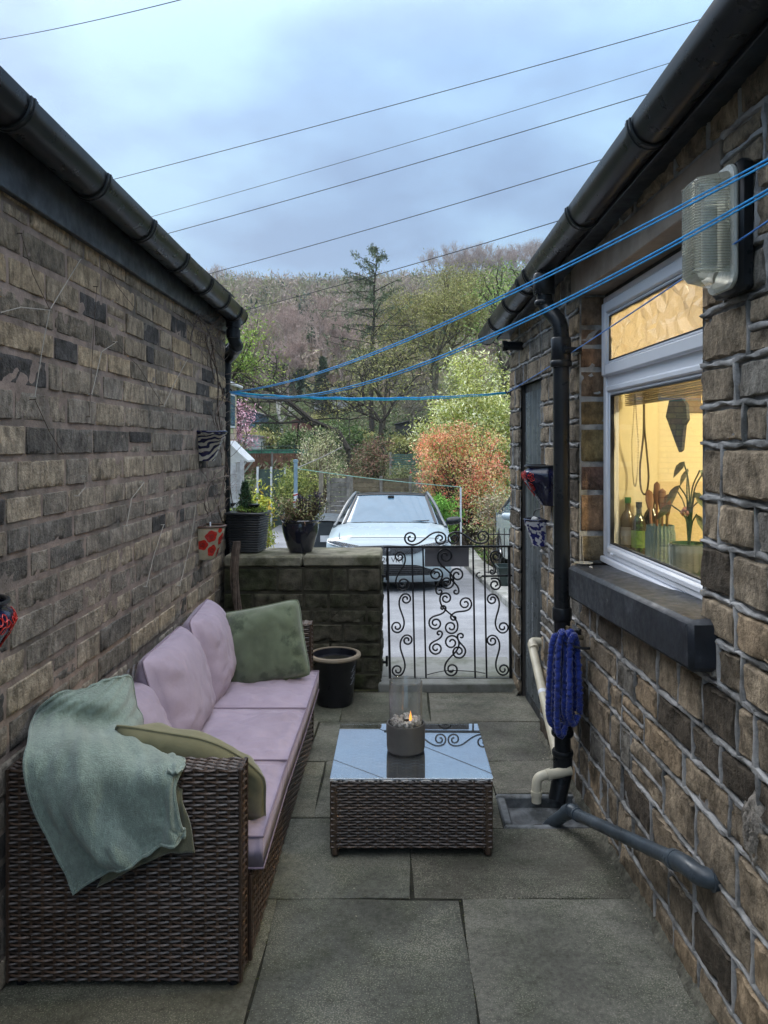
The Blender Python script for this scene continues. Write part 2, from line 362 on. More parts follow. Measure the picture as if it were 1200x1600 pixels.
r9 = np.random.default_rng(44)
def scatter_bits(name, label, cat, pts, s0, s1, matl, cols):
    m = MB(); k = len(pts); pts = np.asarray(pts)
    for p in pts:
        s_ = r9.uniform(s0, s1); d = r9.normal(size=(4, 3)); d /= np.linalg.norm(d, axis=1, keepdims=True); d[:, 2] = np.abs(d[:, 2])*.8
        m.add(p+d*s_*np.array([1.2, 1.2, .8]), [(0,1,2), (0,2,3), (0,3,1), (1,3,2)], np.array(cols)[r9.integers(0, len(cols))]*r9.uniform(.8, 1.2))
    o = m.build(name, matl, smooth=False); tag(o, label, cat, kind='stuff')
bits = []
for (x0, x1, y0, y1) in slabs:
    if y1 < 1.9: continue
    for _ in range(70): bits.append((x0+r9.normal()*.003, r9.uniform(y0, y1), -.004)) if r9.random() < .5 else bits.append((r9.uniform(x0, x1), y1+r9.normal()*.003, -.004))
bits = [b for b in bits if not (b[0] > .43 and 3.19 < b[1] < 3.54)]
mossm = mat('moss_bits', (1,1,1), .95, tint=True, var=.2, bump=0, spec=.1)
scatter_bits('joint_moss', 'dark moss and dirt filling the joints between the paving flags', 'moss', bits, .002, .0055, mossm, [(.05,.065,.02), (.06,.05,.035), (.10,.11,.04), (.03,.03,.02)])
gb = []
for _ in range(900):
    u = r9.uniform(0, 3.2)**1.0; d = 5.0-u*.95; gb.append((.77+.037*(5.2-d)-.03-abs(r9.normal())*.03, d, .002))
for _ in range(420): gb.append((r9.uniform(-.42, .75), r9.uniform(2.0, 4.9), .0015))
gb = [b for b in gb if not (b[0] > .43 and 3.19 < b[1] < 3.54)]
scatter_bits('wall_grit', 'fine grit and crumbs of mortar scattered along the foot of the house wall', 'grit', gb, .0012, .004, mossm, [(.30,.28,.22), (.16,.15,.12), (.42,.38,.30), (.09,.09,.06)])
# gully: shallow square sink with a round bowl and grate
t = thing('drain_gully', 'square sunken stone drain gully with round bowl at the foot of the black downpipe', 'drain', (.64, 3.365, -.12))
gm = mat('gully_stone', (.16,.17,.18), .55, var=.3, vs=8, bump=.6, bs=60, col2=(.05,.055,.055), c2s=9, spec=.5)
m = MB()
gx0, gx1, gy0, gy1 = .452, .835, 3.208, 3.527
for (a, b, c, d) in [(gx0,gx1,gy0,gy0+.035),(gx0,gx1,gy1-.035,gy1),(gx0,gx0+.04,gy0+.036,gy1-.036),(gx1-.04,gx1,gy0+.036,gy1-.036)]:
    m.box(((a+b)/2, (c+d)/2, -.055), (b-a, d-c, .11), bev=.008)
m.build('rim', gm, t)
m = MB()
def bowl(u, v):
    a = u*2*PI; r = v
    c = math.cos(a); s_ = math.sin(a); q = max(abs(c), abs(s_)); sx = c/q*.16; sy = s_/q*.126
    rx = .135; ry = .115
    if r > .8: k = (r-.8)/.2; x = c*rx*(1-k)+sx*k; y = s_*ry*(1-k)+sy*k; z = -.045-.006*k
    else: k = r/.8; x = c*rx*k; y = s_*ry*k; z = -.045-.05*(1-k**2.2)
    return (.642+x, 3.367+y, z)
m.grid(bowl, 40, 12, closeu=True)
m.build('bowl', gm, t)
m = MB()
for r in (.062, .05, .038, .026, .013):
    m.tube([(.63+r*math.cos(a), 3.345+r*.9*math.sin(a), -.082) for a in np.linspace(0, 2*PI, 25)], .0035, 5, cap=False)
for a in np.linspace(0, PI, 5)[:-1]: m.tube([(.63-.06*math.cos(a), 3.345-.054*math.sin(a), -.084), (.63+.06*math.cos(a), 3.345+.054*math.sin(a), -.084)], .003, 5)
m.build('grate', mat('rust_iron', (.05,.04,.035), .7, var=.4, bump=.5), t)

# gate threshold step
stepm = mat('step_stone', (.27,.27,.25), .85, var=.2, vs=4, bump=.6, bs=90, col2=(.12,.125,.10), c2s=4, spec=.25)
m = MB(); m.box((.345, 5.06, .018), (.93, .165, .064), bev=.008)
m.box((.345, 5.385, .018), (.93, .475, .062), bev=.008)
o = m.build('threshold_step', stepm); tag(o, 'low pale stone threshold step under the black iron gate', 'step')

# ================================================================ stone walls
def stone_wall(ms, mm, T, courses, U0, U1, holes, lens, tintf, top=None, relief=.010, ribbon=None, seed=1, gap=.006, edge=.003, fine=1.0, mt=(1,1,1), corner=False):
    r = random.Random(seed)
    def spans(a, b):
        sp = [(U0, U1)]
        for (h0, h1, z0, z1) in holes:
            if z1 > a+.012 and z0 < b-.012:
                ns = []
                for (p, q) in sp:
                    if h1 <= p or h0 >= q: ns.append((p, q)); continue
                    if h0-p > .02: ns.append((p, h0))
                    if q-h1 > .02: ns.append((h1, q))
                sp = ns
        return sp
    def Tn(vs):
        vs = np.asarray(vs, float); return T(vs)
    for ci, (a, b) in enumerate(courses):
        for (p, q) in spans(a, b):
            u = p; first = True
            while u < q-1e-6:
                ln = r.uniform(*lens)*(1 if r.random() > .25 else .55)
                if first and ci % 2: ln *= .6
                first = False
                if q-(u+ln) < lens[0]*.5: ln = q-u
                parts = [(a, b)]
                if r.random() < .07 and (b-a) > .1: parts = [(a, (a+b)/2+r.uniform(-.01, .01))]; parts.append((parts[0][1], b))
                for (za, zb) in parts:
                    if top and za > top(u+ln/2)-.01: continue
                    x0, x1, z0, z1 = u+gap, u+ln-gap, za+gap, zb-gap
                    nu = max(3, int((x1-x0)/.024*fine)); nv = max(3, int((z1-z0)/.024*fine))
                    uu = np.concatenate([[0], np.linspace(.0, 1, nu+1)[0:1]+.05*min(1,.1/(x1-x0)), np.linspace(0, 1, nu+1)[1:-1], [1-.05*min(1,.1/(x1-x0))], [1]])
                    vv = np.concatenate([[0], [.07], np.linspace(0, 1, nv+1)[1:-1], [.93], [1]])
                    A, B = np.meshgrid(uu, vv)
                    X = x0+A*(x1-x0); Z = z0+B*(z1-z0)
                    pp = np.stack([X*14, Z*14, np.full_like(X, u*5+za*3)], -1)
                    n1 = vnoise(pp*1.0, seed); n2 = vnoise(pp*4.1, seed+1); n3 = vnoise(pp*.6, seed+3)
                    eu = np.minimum(A, 1-A)*(x1-x0); ev = np.minimum(B, 1-B)*(z1-z0); ee = np.minimum(eu, ev)
                    dome = np.clip(ee/.009, 0, 1)**.5
                    w = relief*(.5*dome+.55*n1*dome+.38*n2*dome)+r.uniform(-.003, .003)+edge*.2
                    w = w-relief*.9*np.clip(vnoise(pp*2.1+7, seed+6)-.38, 0, .5)*(ee < .03)*2
                    border = (A == 0) | (A == 1) | (B == 0) | (B == 1)
                    w = np.where(border, -.012, w)
                    X = X+np.where(A < .5, 1, -1)*edge*(.6+.9*n3)*(eu < .012); Z = Z+np.where(B < .5, 1, -1)*edge*(.6+.9*n2)*(ev < .012)
                    if top: Z = np.minimum(Z, top(X))
                    k = len(uu); vs = Tn(np.stack([X, Z, w], -1).reshape(-1, 3))
                    fs = [(j*k+i, j*k+i+1, (j+1)*k+i+1, (j+1)*k+i) for j in range(len(vv)-1) for i in range(k-1)]
                    ms.add(vs, fs, tintf(r, u, za))
                    if ribbon:
                        zz = np.linspace(za-.002, zb+.002, 6)
                        if u+ln < q-.01:
                            c = u+ln+.003*np.sin(zz*40+u*9); rib(mm, T, c, zz, ribbon, vert=True, top=top)
                if ribbon and len(parts) == 2:
                    xx = np.linspace(u, u+ln, 6); rib(mm, T, xx, parts[0][1]+.002*np.sin(xx*50), ribbon, top=top)
                u += ln
            if ribbon:
                n = max(4, int((q-p)/.018)); xx = np.linspace(p, q, n)
                zz = b+.0035*np.sin(xx*17+ci*3)+.002*np.sin(xx*47+ci); rib(mm, T, xx, zz, ribbon, top=top)
    # mortar backing, cut round the openings
    es = sorted(set([U0, U1]+[h for hh in holes for h in hh[:2] if U0 < h < U1])); za, zb = courses[0][0], courses[-1][1]
    zs = sorted(set([za, zb]+[h for hh in holes for h in hh[2:] if za < h < zb]))
    for i in range(len(es)-1):
        for j in range(len(zs)-1):
            cu, cz = (es[i]+es[i+1])/2, (zs[j]+zs[j+1])/2
            if any(h[0] < cu < h[1] and h[2] < cz < h[3] for h in holes): continue
            nu = max(1, int((es[i+1]-es[i])/.05)); nv = max(1, int((zs[j+1]-zs[j])/.05))
            if top and zs[j] >= top(cu)-.001: continue
            A, B = np.meshgrid(np.linspace(es[i], es[i+1], nu+1), np.linspace(zs[j], zs[j+1], nv+1))
            if top: B = np.minimum(B, top(A))
            w = -.0005+.0018*vnoise(np.stack([A*30, B*30, A*0], -1), 5)
            if ribbon: w = w-.004
            mm.add(Tn(np.stack([A, B, w], -1).reshape(-1, 3)), [(b_*(nu+1)+a_, b_*(nu+1)+a_+1, (b_+1)*(nu+1)+a_+1, (b_+1)*(nu+1)+a_) for b_ in range(nv) for a_ in range(nu)], mt)
def rib(mm, T, xs_, zs_, wd, vert=False, top=None):
    xs_ = np.broadcast_to(np.asarray(xs_, float), np.broadcast(xs_, zs_).shape); zs_ = np.broadcast_to(np.asarray(zs_, float), xs_.shape)
    n = len(xs_); h = wd*(.44+.13*np.sin(xs_*31+zs_*23)+.08*np.sin(xs_*83+zs_*67)); rows = []
    for o_, w in ((-1.15, -.002), (-.8, .007), (0, .0085), (.8, .007), (1.15, -.002)):
        if vert: X, Z = xs_+o_*h, zs_
        else: X, Z = xs_, zs_+o_*h
        if top: Z = np.minimum(Z, top(X)-.001)
        rows.append(np.stack([X, Z, w+.0014*np.sin(xs_*57+zs_*61+o_*3)+.0011*np.sin(xs_*171+zs_*143-o_*5)], -1))
    V = T(np.concatenate(rows))
    fs = []
    for j in range(4):
        for i in range(n-1):
            f = (j*n+i, j*n+i+1, (j+1)*n+i+1, (j+1)*n+i); fs.append(f if not vert else f[::-1])
    k = .9+.2*random.Random(int(xs_[0]*997+zs_[0]*131)).random()
    mm.add(V, fs, (k, k, k))
def courses(z0, z1, lo, hi, seed, fixed=()):
    r = random.Random(seed); z = z0; out_ = []; fx = sorted(fixed)
    while z < z1-1e-6:
        h = r.uniform(lo, hi); nz = z+h
        for f in fx:
            if z < f-1e-6 and (nz > f-lo*.6): nz = f; break
        if z1-nz < lo*.6: nz = z1
        out_.append((z, nz)); z = nz
    return out_

stoneL = mat('gritstone_grey', (1.24,1.16,1.06), .9, tint=True, var=.22, vs=14, bump=1, bs=75, dist=.009, col2=(.04,.039,.037), c2s=4.2, c2t=(.55,.80), spec=.2, grain=(38, .6))
stoneR = mat('gritstone_buff', (1.24,1.22,1.17), .88, tint=True, var=.25, vs=11, bump=1, bs=70, dist=.010, col2=(.045,.037,.028), c2s=6.0, c2t=(.50,.72), spec=.25, grain=(34, .6))
mortL = mat('mortar_pink', (.27,.215,.185), .92, tint=True, var=.22, vs=14, bump=.8, bs=120, dist=.004, col2=(.14,.13,.115), c2s=2.2, spec=.1)
mortR = mat('mortar_grey', (.37,.365,.36), .85, tint=True, var=.2, vs=18, bump=.6, bs=130, dist=.004, col2=(.11,.11,.105), c2s=5, spec=.25)
WX = -1.16
def TL(v): return np.stack([WX+v[:, 2], v[:, 0], v[:, 1]], -1)
def tintL(r, u, z):
    k = r.random(); hi = z > 1.9+.05*r.random()*0
    if k < .07: c = (.06,.06,.062)
    elif k < .24: c = (.115,.112,.108)
    elif k < .62: c = (.175,.165,.15)
    elif k < .86: c = (.225,.205,.175)
    else: c = (.235,.21,.172)
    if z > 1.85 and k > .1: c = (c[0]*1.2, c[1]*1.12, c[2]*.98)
    j = r.uniform(.88, 1.14); return tuple(q*j for q in c)
shed = thing('stone_outbuilding', 'grey gritstone outbuilding with black gutter along the left of the yard', 'building', (-2.4, 2, 0))
ms, mm = MB(), MB()
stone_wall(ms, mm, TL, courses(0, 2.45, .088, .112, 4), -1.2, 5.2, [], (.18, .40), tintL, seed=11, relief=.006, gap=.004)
# end wall, turned away from the yard
def TLe(v): return np.stack([WX-v[:, 0], 5.2+v[:, 2]+0*v[:, 0], v[:, 1]], -1)
def flipf(fn):
    return fn
me_, mme = MB(), MB()
stone_wall(me_, mme, TLe, courses(0, 2.45, .09, .12, 5), 0, 2.6, [], (.18, .34), tintL, seed=12, relief=.009, fine=.6)
ms.v += me_.v; ms.t += me_.t; ms.f += [tuple(i+ms.n for i in f)[::-1] for f in me_.f]; ms.n += me_.n
mm.v += mme.v; mm.t += mme.t; mm.f += [tuple(i+mm.n for i in f)[::-1] for f in mme.f]; mm.n += mme.n
wl = ms.build('wall', stoneL, shed, ang=60)
mm.build('mortar', mortL, wl, ang=60)
m = MB(); m.box((-2.48, 1.98, 1.2), (2.6, 6.34, 2.4)); m.build('inner_wall', mat('dark_infill', (.06,.055,.05), .9), wl, smooth=False)
# fascia, roof, gutter of the outbuilding (the eave climbs slightly towards the house)
EL = lambda y: 2.345+.0*y
m = MB(); m.box((WX+.018, 1.95, 2.465), (.024, 6.45, .25), bev=.003); m.box((WX-.02, 1.95, 2.36), (.05, 6.4, .028))
m.build('fascia', black_paint, shed)
slate = mat('roof_slate', (.09,.095,.105), .7, tint=True, var=.25, bump=.4, bs=50, spec=.4)
def roof(parent, x0, y0, y1, z0, dirx, run, ang, cols, name='roof', zf=None):
    m = MB(); r = random.Random(5); rows = int(run/.22)
    ca, sa = math.cos(math.radians(ang)), math.sin(math.radians(ang))
    for i in range(rows):
        off = .15*(i % 2)
        y = y0-off
        while y < y1:
            a, b = max(y, y0), min(y+.3, y1)
            if b-a > .02:
                s0 = i*.22; c = (x0+dirx*(s0+.12)*ca, (a+b)/2, z0+(s0+.12)*sa+.012+(zf((a+b)/2) if zf else 0))
                k = r.uniform(.7, 1.2)
                m.box(c, (.26, b-a-.006, .008), Euler((0, -dirx*math.radians(ang-2.5), 0)).to_matrix(), (k, k, k))
            y += .3
    return m.build(name, slate, parent, smooth=False)
roof(shed, WX+.05, -1.25, 5.2, 2.585, -1, 2.7, 28, None)
def gutter(parent, pts_axis, r, nrm, end_caps=True, seams=(), name='gutter'):
    a, b = Vector(pts_axis[0]), Vector(pts_axis[1]); d = (b-a).normalized(); up = Vector((0, 0, 1)); o_ = Vector(nrm)
    m = MB(); n = 14; vs = []
    for p in (a, b):
        for rr_ in (r, r-.004):
            for k in range(n+1):
                q = PI+PI*k/n; vs.append(p+o_*math.cos(q)*rr_+up*(math.sin(q)*rr_*1.12+.012*(k in (0, n))))
    w = n+1; fs = []
    for k in range(n): fs += [(k, k+1, 2*w+k+1, 2*w+k), (w+k+1, w+k, 3*w+k, 3*w+k+1)]
    fs += [(0, 2*w, 3*w, w), (n, w+n, 3*w+n, 2*w+n)]
    for s_ in (0, 2*w): fs += [(s_+k, s_+w+k, s_+w+k+1, s_+k+1) for k in range(n)]
    m.add(vs, fs)
    for e_ in ((a, b) if end_caps else ()):
        vs = [e_+o_*math.cos(PI+PI*k/n)*(r+.003)+up*math.sin(PI+PI*k/n)*(r+.003)*1.12 for k in range(n+1)]
        vs2 = [q+d*(.012 if e_ is b else -.012) for q in vs]
        m.add(vs+vs2, [tuple(range(n+1)), tuple(range(n+1, 2*n+2))[::-1]]+[(k, k+1, n+2+k, n+1+k) for k in range(n)])
    g_ = m.build(name, black_plastic, parent)
    for t_ in seams:
        c = a.lerp(b, t_); m = MB(); vs = []
        prof = [(-.022, .002), (-.02, .007), (-.006, .007), (-.004, .010), (.004, .010), (.006, .007), (.02, .007), (.022, .002)]
        for (l_, h_) in prof:
            for k in range(n+1):
                q = PI-.12+(PI+.24)*k/n; vs.append(c+d*l_+o_*math.cos(q)*(r+h_)+up*math.sin(q)*(r+h_)*1.12)
        m.add(vs, [(j*w+k, j*w+k+1, (j+1)*w+k+1, (j+1)*w+k) for j in range(len(prof)-1) for k in range(n)])
        m.build('bracket', black_plastic, g_)
    return g_
gl = gutter(shed, ((-1.06, -1.2, 2.612), (-1.06, 5.12, 2.468)), .064, (1, 0, 0), seams=[(d+1.2)/6.26 for d in (1.2, 2.07, 2.62, 3.12, 3.62, 4.1, 4.52, 4.88)])
m = MB(); zc = 2.475
pp = [(-1.06, 4.98, 2.43), (-1.06, 4.98, 2.34), (-1.06, 4.985, 2.29), (-1.05, 5.03, 2.245), (-1.10, 5.16, 2.215), (-1.16, 5.22, 2.17), (-1.17, 5.225, 2.1), (-1.17, 5.225, 0.1)]
m.tube(cat_rom(pp, 5), .039, 14); m.tube([(-1.06, 4.98, 2.44), (-1.06, 4.98, 2.36)], .048, 16); m.tube([(-1.06, 4.98, 2.345), (-1.06, 4.98, 2.29)], .046, 16)
m.tube([(-1.05, 5.02, 2.25), (-1.065, 5.07, 2.236)], .046, 14); m.tube([(-1.17, 5.225, 2.15), (-1.17, 5.225, 2.05)], .045, 14)
m.build('downpipe', black_plastic, shed)

# low wall between the outbuilding and the gate
lw = thing('low_wall', 'low dark mossy stone wall with a flat coping left of the gate', 'wall', (-.62, 5.15, 0))
stoneD = mat('gritstone_mossy', (1,1,1), .92, tint=True, var=.35, vs=20, bump=.9, bs=110, dist=.006, col2=(.04,.045,.022), c2s=4, c2t=(.42,.66), spec=.15)
def tintD(r, u, z):
    k = r.uniform(.7, 1.25); return (.085*k, .076*k, .056*k)
ms, mm = MB(), MB()
def Tlow(v): return np.stack([v[:, 0], 5.02-v[:, 2], v[:, 1]], -1)
cs = courses(0, .80, .09, .13, 9)
stone_wall(ms, mm, Tlow, cs, -1.13, -.105, [], (.16, .36), tintD, seed=21, relief=.016, gap=.003)
def Tle(v): return np.stack([-.105+v[:, 2], 5.02+v[:, 0], v[:, 1]], -1)
stone_wall(ms, mm, Tle, cs, 0, .38, [], (.14, .3), tintD, seed=22, relief=.014, gap=.003)
w_ = ms.build('stonework', stoneD, lw, ang=60)
mm.build('mortar', mat('mortar_dark', (.06,.055,.04), .95, tint=True, var=.3, bump=.8, spec=.1), w_)
m = MB(); m.box((-.62, 5.23, .4), (1.0, .34, .79)); m.build('core', mat('dark_infill', (1,1,1)), w_, smooth=False)
cop = mat('coping_stone', (.22,.205,.155), .9, var=.3, vs=8, bump=.9, bs=60, dist=.008, col2=(.10,.10,.06), c2s=5, spec=.15)
m = MB()
for (a, b, dz) in ((-1.13, -.62, 0), (-.615, -.10, .003)):
    def fn(u, v):
        x = a+(b-a)*u; y = 5.0+.42*v; return x, y
    m.box(((a+b)/2, 5.215, .838+dz), (b-a, .42, .072), bev=.012)
m.build('coping', cop, lw)

# ================================================================ stone house on the right
CX, CY = .77, 5.2; kx = .037; ln_ = math.hypot(kx, 1)
DU = Vector((kx/ln_, -1/ln_, 0)); DN = Vector((-1/ln_, -kx/ln_, 0))      # along the wall to the camera; out of the wall
def RW(u, z, w): return Vector((CX, CY, 0))+DU*u+DN*w+Vector((0, 0, z))
def TR(v): return np.stack([CX+DU.x*v[:, 0]+DN.x*v[:, 2], CY+DU.y*v[:, 0]+DN.y*v[:, 2], v[:, 1]], -1)
MR = Matrix((DU, -DN, Vector((0, 0, 1)))).transposed()     # local x = u, y = into the wall, z up
topR = lambda u: 2.33+.058*u
def tintR(r, u, z):
    k = r.random()
    if k < .12: c = (.085,.07,.055)
    elif k < .5: c = (.20,.165,.125)
    elif k < .8: c = (.255,.205,.15)
    elif k < .9: c = (.17,.16,.145)
    else: c = (.27,.205,.14)
    j = r.uniform(.88, 1.14)*.96; return tuple(q*j for q in c)
house = thing('stone_house', 'buff gritstone house wall with raised grey pointing, window and door on the right', 'building', (2.2, 2, 0))
WU0, WU1, WZ0, WZ1 = 1.70, 2.99, 1.06, 2.285
DU0, DU1, DZ1 = .32, .93, 1.975
holes = [(WU0, WU1, .94, WZ1+.15), (DU0, DU1, -1, DZ1+.0)]
cs = courses(0, 2.75, .10, .165, 14, fixed=(.94, 1.06, DZ1, WZ1, WZ1+.15))
ms, mm = MB(), MB()
holes2 = [(WU0, WU1, 1.06, WZ1), (WU0-.13, WU1+.13, WZ1, WZ1+.15), (DU0, DU1, -1, DZ1)]
stone_wall(ms, mm, TR, cs, 0, 6.6, holes2, (.16, .36), tintR, top=topR, seed=31, relief=.014, ribbon=.016, gap=.007, edge=.005, fine=1.5)
# reveal of the window on its far side, and the far corner face
def TRv(v): return np.stack([CX+DU.x*(WU0-v[:, 2]*-1)-DN.x*v[:, 0], CY+DU.y*(WU0+v[:, 2])-DN.y*v[:, 0], v[:, 1]], -1)
mr_, mmr = MB(), MB()
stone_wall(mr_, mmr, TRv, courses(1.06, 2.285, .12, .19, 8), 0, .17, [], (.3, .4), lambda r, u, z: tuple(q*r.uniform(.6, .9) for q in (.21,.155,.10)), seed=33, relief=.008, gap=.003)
def TRn(v): return np.stack([CX+DU.x*(WU1-v[:, 2])-DN.x*v[:, 0], CY+DU.y*(WU1-v[:, 2])-DN.y*v[:, 0], v[:, 1]], -1)
mn_, mmn = MB(), MB()
stone_wall(mn_, mmn, TRn, courses(1.06, 2.285, .12, .19, 18), 0, .17, [], (.3, .4), tintR, seed=34, relief=.008, gap=.003)
def TRc(v): return np.stack([CX+v[:, 0], CY+v[:, 2], v[:, 1]], -1)
mc_, mmc = MB(), MB()
stone_wall(mc_, mmc, TRc, courses(-.3, 2.33, .10, .165, 15), 0, 3, [], (.2, .36), tintR, seed=35, relief=.012, ribbon=.016, gap=.007, fine=.6)
for (a_, b_, fl) in ((mr_, mmr, 0), (mn_, mmn, 1), (mc_, mmc, 1)):
    for (dst, src) in ((ms, a_), (mm, b_)):
        dst.v += src.v; dst.t += src.t; dst.f += [tuple(i+dst.n for i in f) for f in src.f]; dst.n += src.n
wr = ms.build('wall', stoneR, house, ang=60)
mm.build('mortar', mortR, wr, ang=60)
stump = MB(); p = RW(3.4, .80, .02)
stump.grid(lambda u, v: (lambda r_, a_: tuple(RW(3.29+r_*.055*math.cos(a_)*(1+.08*math.sin(3*a_)+.06*math.sin(7*a_)), .64+r_*.105*math.sin(a_)*(1+.06*math.sin(5*a_+1)), -.004+.020*(1-r_**4)+.0025*math.sin(a_*3+r_*14)+.002*math.sin(a_*7-r_*23))))(v, 2*PI*u), 60, 14, closeu=True)
stump.build('mortar_patch', mat('smeared_mortar', (.24,.215,.185), .95, var=.3, vs=30, bump=1, bs=60, dist=.01, grain=(50,.5)), wr)
m = MB()    # wall core pieces round the openings
def ubox(mb, u0, u1, z0, z1, w0, w1, **k): mb.box(RW((u0+u1)/2, (z0+z1)/2, (w0+w1)/2), (u1-u0, w1-w0, z1-z0), MR, **k)
for (a, b, c, d) in ((.02, DU0-.006, 0, 2.3), (DU0-.006, DU1+.006, DZ1+.01, 2.32), (DU1+.006, WU0-.02, 0, 2.38), (WU0-.02, WU1+.02, 0, .93), (WU0-.02, WU1+.02, WZ1+.155, 2.40), (WU1+.02, 6.6, 0, 2.5)):
    ubox(m, a, b, c, d, -.34, -.02)
m.build('inner_wall', mat('dark_infill', (1,1,1)), wr, smooth=False)
lint = mat('lintel_stone', (.34,.28,.225), .85, var=.12, vs=7, bump=.5, bs=70, spec=.2, col2=(.25,.2,.16), c2s=3)
m = MB(); ubox(m, WU0-.125, WU1+.125, WZ1+.003, WZ1+.146, -.18, .008, bev=.004); m.build('lintel', lint, house)
# cement fillet along the foot of the wall
m = MB()
fr_ = lambda u, v: tuple(RW(v_u(u), *( (.032+.006*math.sin(u*71), .0) if v < .4 else ((.024+.005*math.sin(u*160), .012) if v < .8 else (-.003, .030+.007*math.sin(u*143)+.004*math.sin(u*371))) )))
v_u = lambda u: .95+5.6*u
m.grid(fr_, 90, 2); v_u = lambda u: .0+.32*u; m.grid(fr_, 8, 2)
m.build('cement_fillet', mat('fillet_cement', (.13,.125,.10), .9, var=.35, vs=22, grain=(60, .5), bump=.8, bs=80, spec=.2, dist=.008), house)
# window sill, a painted stone slab that has settled a little
sillm = mat('sill_black_paint', (.014,.018,.026), .42, var=.3, vs=9, bump=.5, bs=35, dist=.004, col2=(.05,.055,.065), c2s=9, c2t=(.56,.72))
m = MB(); M2 = MR @ Euler((0, math.radians(-2.2), 0)).to_matrix()
m.box(RW(2.445, 1.02, -.02), (1.29, .20, .145), M2, bev=.014); m.build('window_sill', sillm, house)
# eaves
def slope_box(mb, u0, u1, zc, h, w0, w1, bev=0):
    a = math.atan(.058); mb.box(RW((u0+u1)/2, zc+.058*(u0+u1)/2, (w0+w1)/2), ((u1-u0)/math.cos(a), w1-w0, h), MR @ Euler((0, -a, 0)).to_matrix(), bev=bev)
m = MB(); slope_box(m, -.08, 6.6, 2.338, .018, -.05, .062); slope_box(m, -.08, 6.6, 2.395, .15, .062, .082, .003)
m.build('fascia', black_paint, house)
g0 = RW(-.12, 2.36, .14); g1 = RW(6.6, 2.36+.058*6.72-.0, .14)
seams = [(s+.12)/6.72 for s in (.35, .85, 1.25, 1.42, 2.25, 2.95, 3.75, 4.6)]
gr = gutter(house, (g0, g1), .06, tuple(-DN), seams=seams)
# roof rising away from the yard, following the slope of the eave
m = MB(); rr = random.Random(8); ca, sa = math.cos(math.radians(30)), math.sin(math.radians(30))
for i in range(13):
    y = -.12-.15*(i % 2)
    while y < 6.5:
        s0 = i*.22+.1; k = rr.uniform(.7, 1.2)
        c = RW(y+.15, 2.455+.058*(y+.15)+s0*sa, .10-s0*ca)
        m.box(c, (.294, .26, .008), MR @ Euler((math.radians(27.5), 0, 0)).to_matrix(), (k, k, k)); y += .3
m.build('roof', slate, house, smooth=False)

# black cast downpipe with swan neck
m = MB(); PU = 1.735; pw = .075; r_ = .037
path = [RW(1.6, 2.40, .14), RW(1.6, 2.31, .14), RW(1.61, 2.24, .13), RW(1.66, 2.18, .095), RW(1.68, 2.12, .082), RW(1.68, 2.0, .08)]
PU = 1.68
m.tube(cat_rom(path, 6), r_, 18)
m.tube([RW(PU, 2.05, .08), RW(PU+.03, .17, .08)], r_, 20)
for (za, zb, q) in ((2.40, 2.30, .05), (2.275, 2.25, .045), (2.09, 1.97, .046), (1.985, 1.955, .05), (.86, .80, .044), (.36, .30, .045), (.305, .28, .051), (.215, .19, .049)):
    cu = 1.6 if za > 2.2 else PU+.016*(2.05-za); cw = .14 if za > 2.2 else .08
    m.tube([RW(cu, za, cw), RW(cu, za-.006, cw), RW(cu, zb+.006, cw), RW(cu, zb, cw)], [q-.004, q, q, q-.004], 20)
m.tube([RW(PU+.03, .19, .08), RW(PU+.031, .12, .08), RW(PU+.045, .06, .095), RW(PU+.065, .0, .115)], [.045, .044, .042, .04], 18)
dp = m.build('downpipe', black_plastic, house)
for z in (2.03, .75):
    m = MB(); m.tube([RW(PU+.05, z, .07), RW(PU+.05, z, .0)], .012, 8); ubox(m, PU-.06, PU+.06, z-.018, z+.018, .0, .012, bev=.003)
    m.tube([RW(PU+.05, z, .078), RW(PU+.05, z, .066)], .019, 10); m.build('clip', black_plastic, dp)

# ---------------------------------------------------------------- window
FW = -.105
win = MB()
F0, F1, FZ0, FZ1 = WU0+.012, WU1-.012, 1.098, 2.268
def bar(mb, u0, u1, z0, z1, w0, w1, b=.006): ubox(mb, u0, u1, z0, z1, w0, w1, bev=b)
bar(win, F0, F0+.045, FZ0, FZ1, FW-.06, FW); bar(win, F1-.045, F1, FZ0, FZ1, FW-.06, FW)
bar(win, F0+.044, F1-.044, FZ0, FZ0+.05, FW-.06, FW-.001); bar(win, F0+.044, F1-.044, FZ1-.05, FZ1, FW-.06, FW-.001)
TZ = 1.875
bar(win, F0+.044, F1-.044, TZ-.034, TZ+.050, FW-.06, FW-.006)
ubox(win, F0-.01, F1+.01, FZ0-.028, FZ0-.002, FW-.05, FW+.012, bev=.004)
wf = win.build('window', upvc, house)
m = MB(); ubox(m, WU0+.004, F0-.001, FZ0-.02, FZ1, FW-.05, FW-.012); ubox(m, F1+.001, WU1-.004, FZ0-.02, FZ1, FW-.05, FW-.012); ubox(m, WU0+.004, WU1-.004, FZ1+.002, WZ1, FW-.05, FW-.012); ubox(m, WU0+.004, WU1-.004, WZ0-.02, FZ0-.03, FW-.06, FW-.02)
m.build('sealant', black_paint, wf, smooth=False)
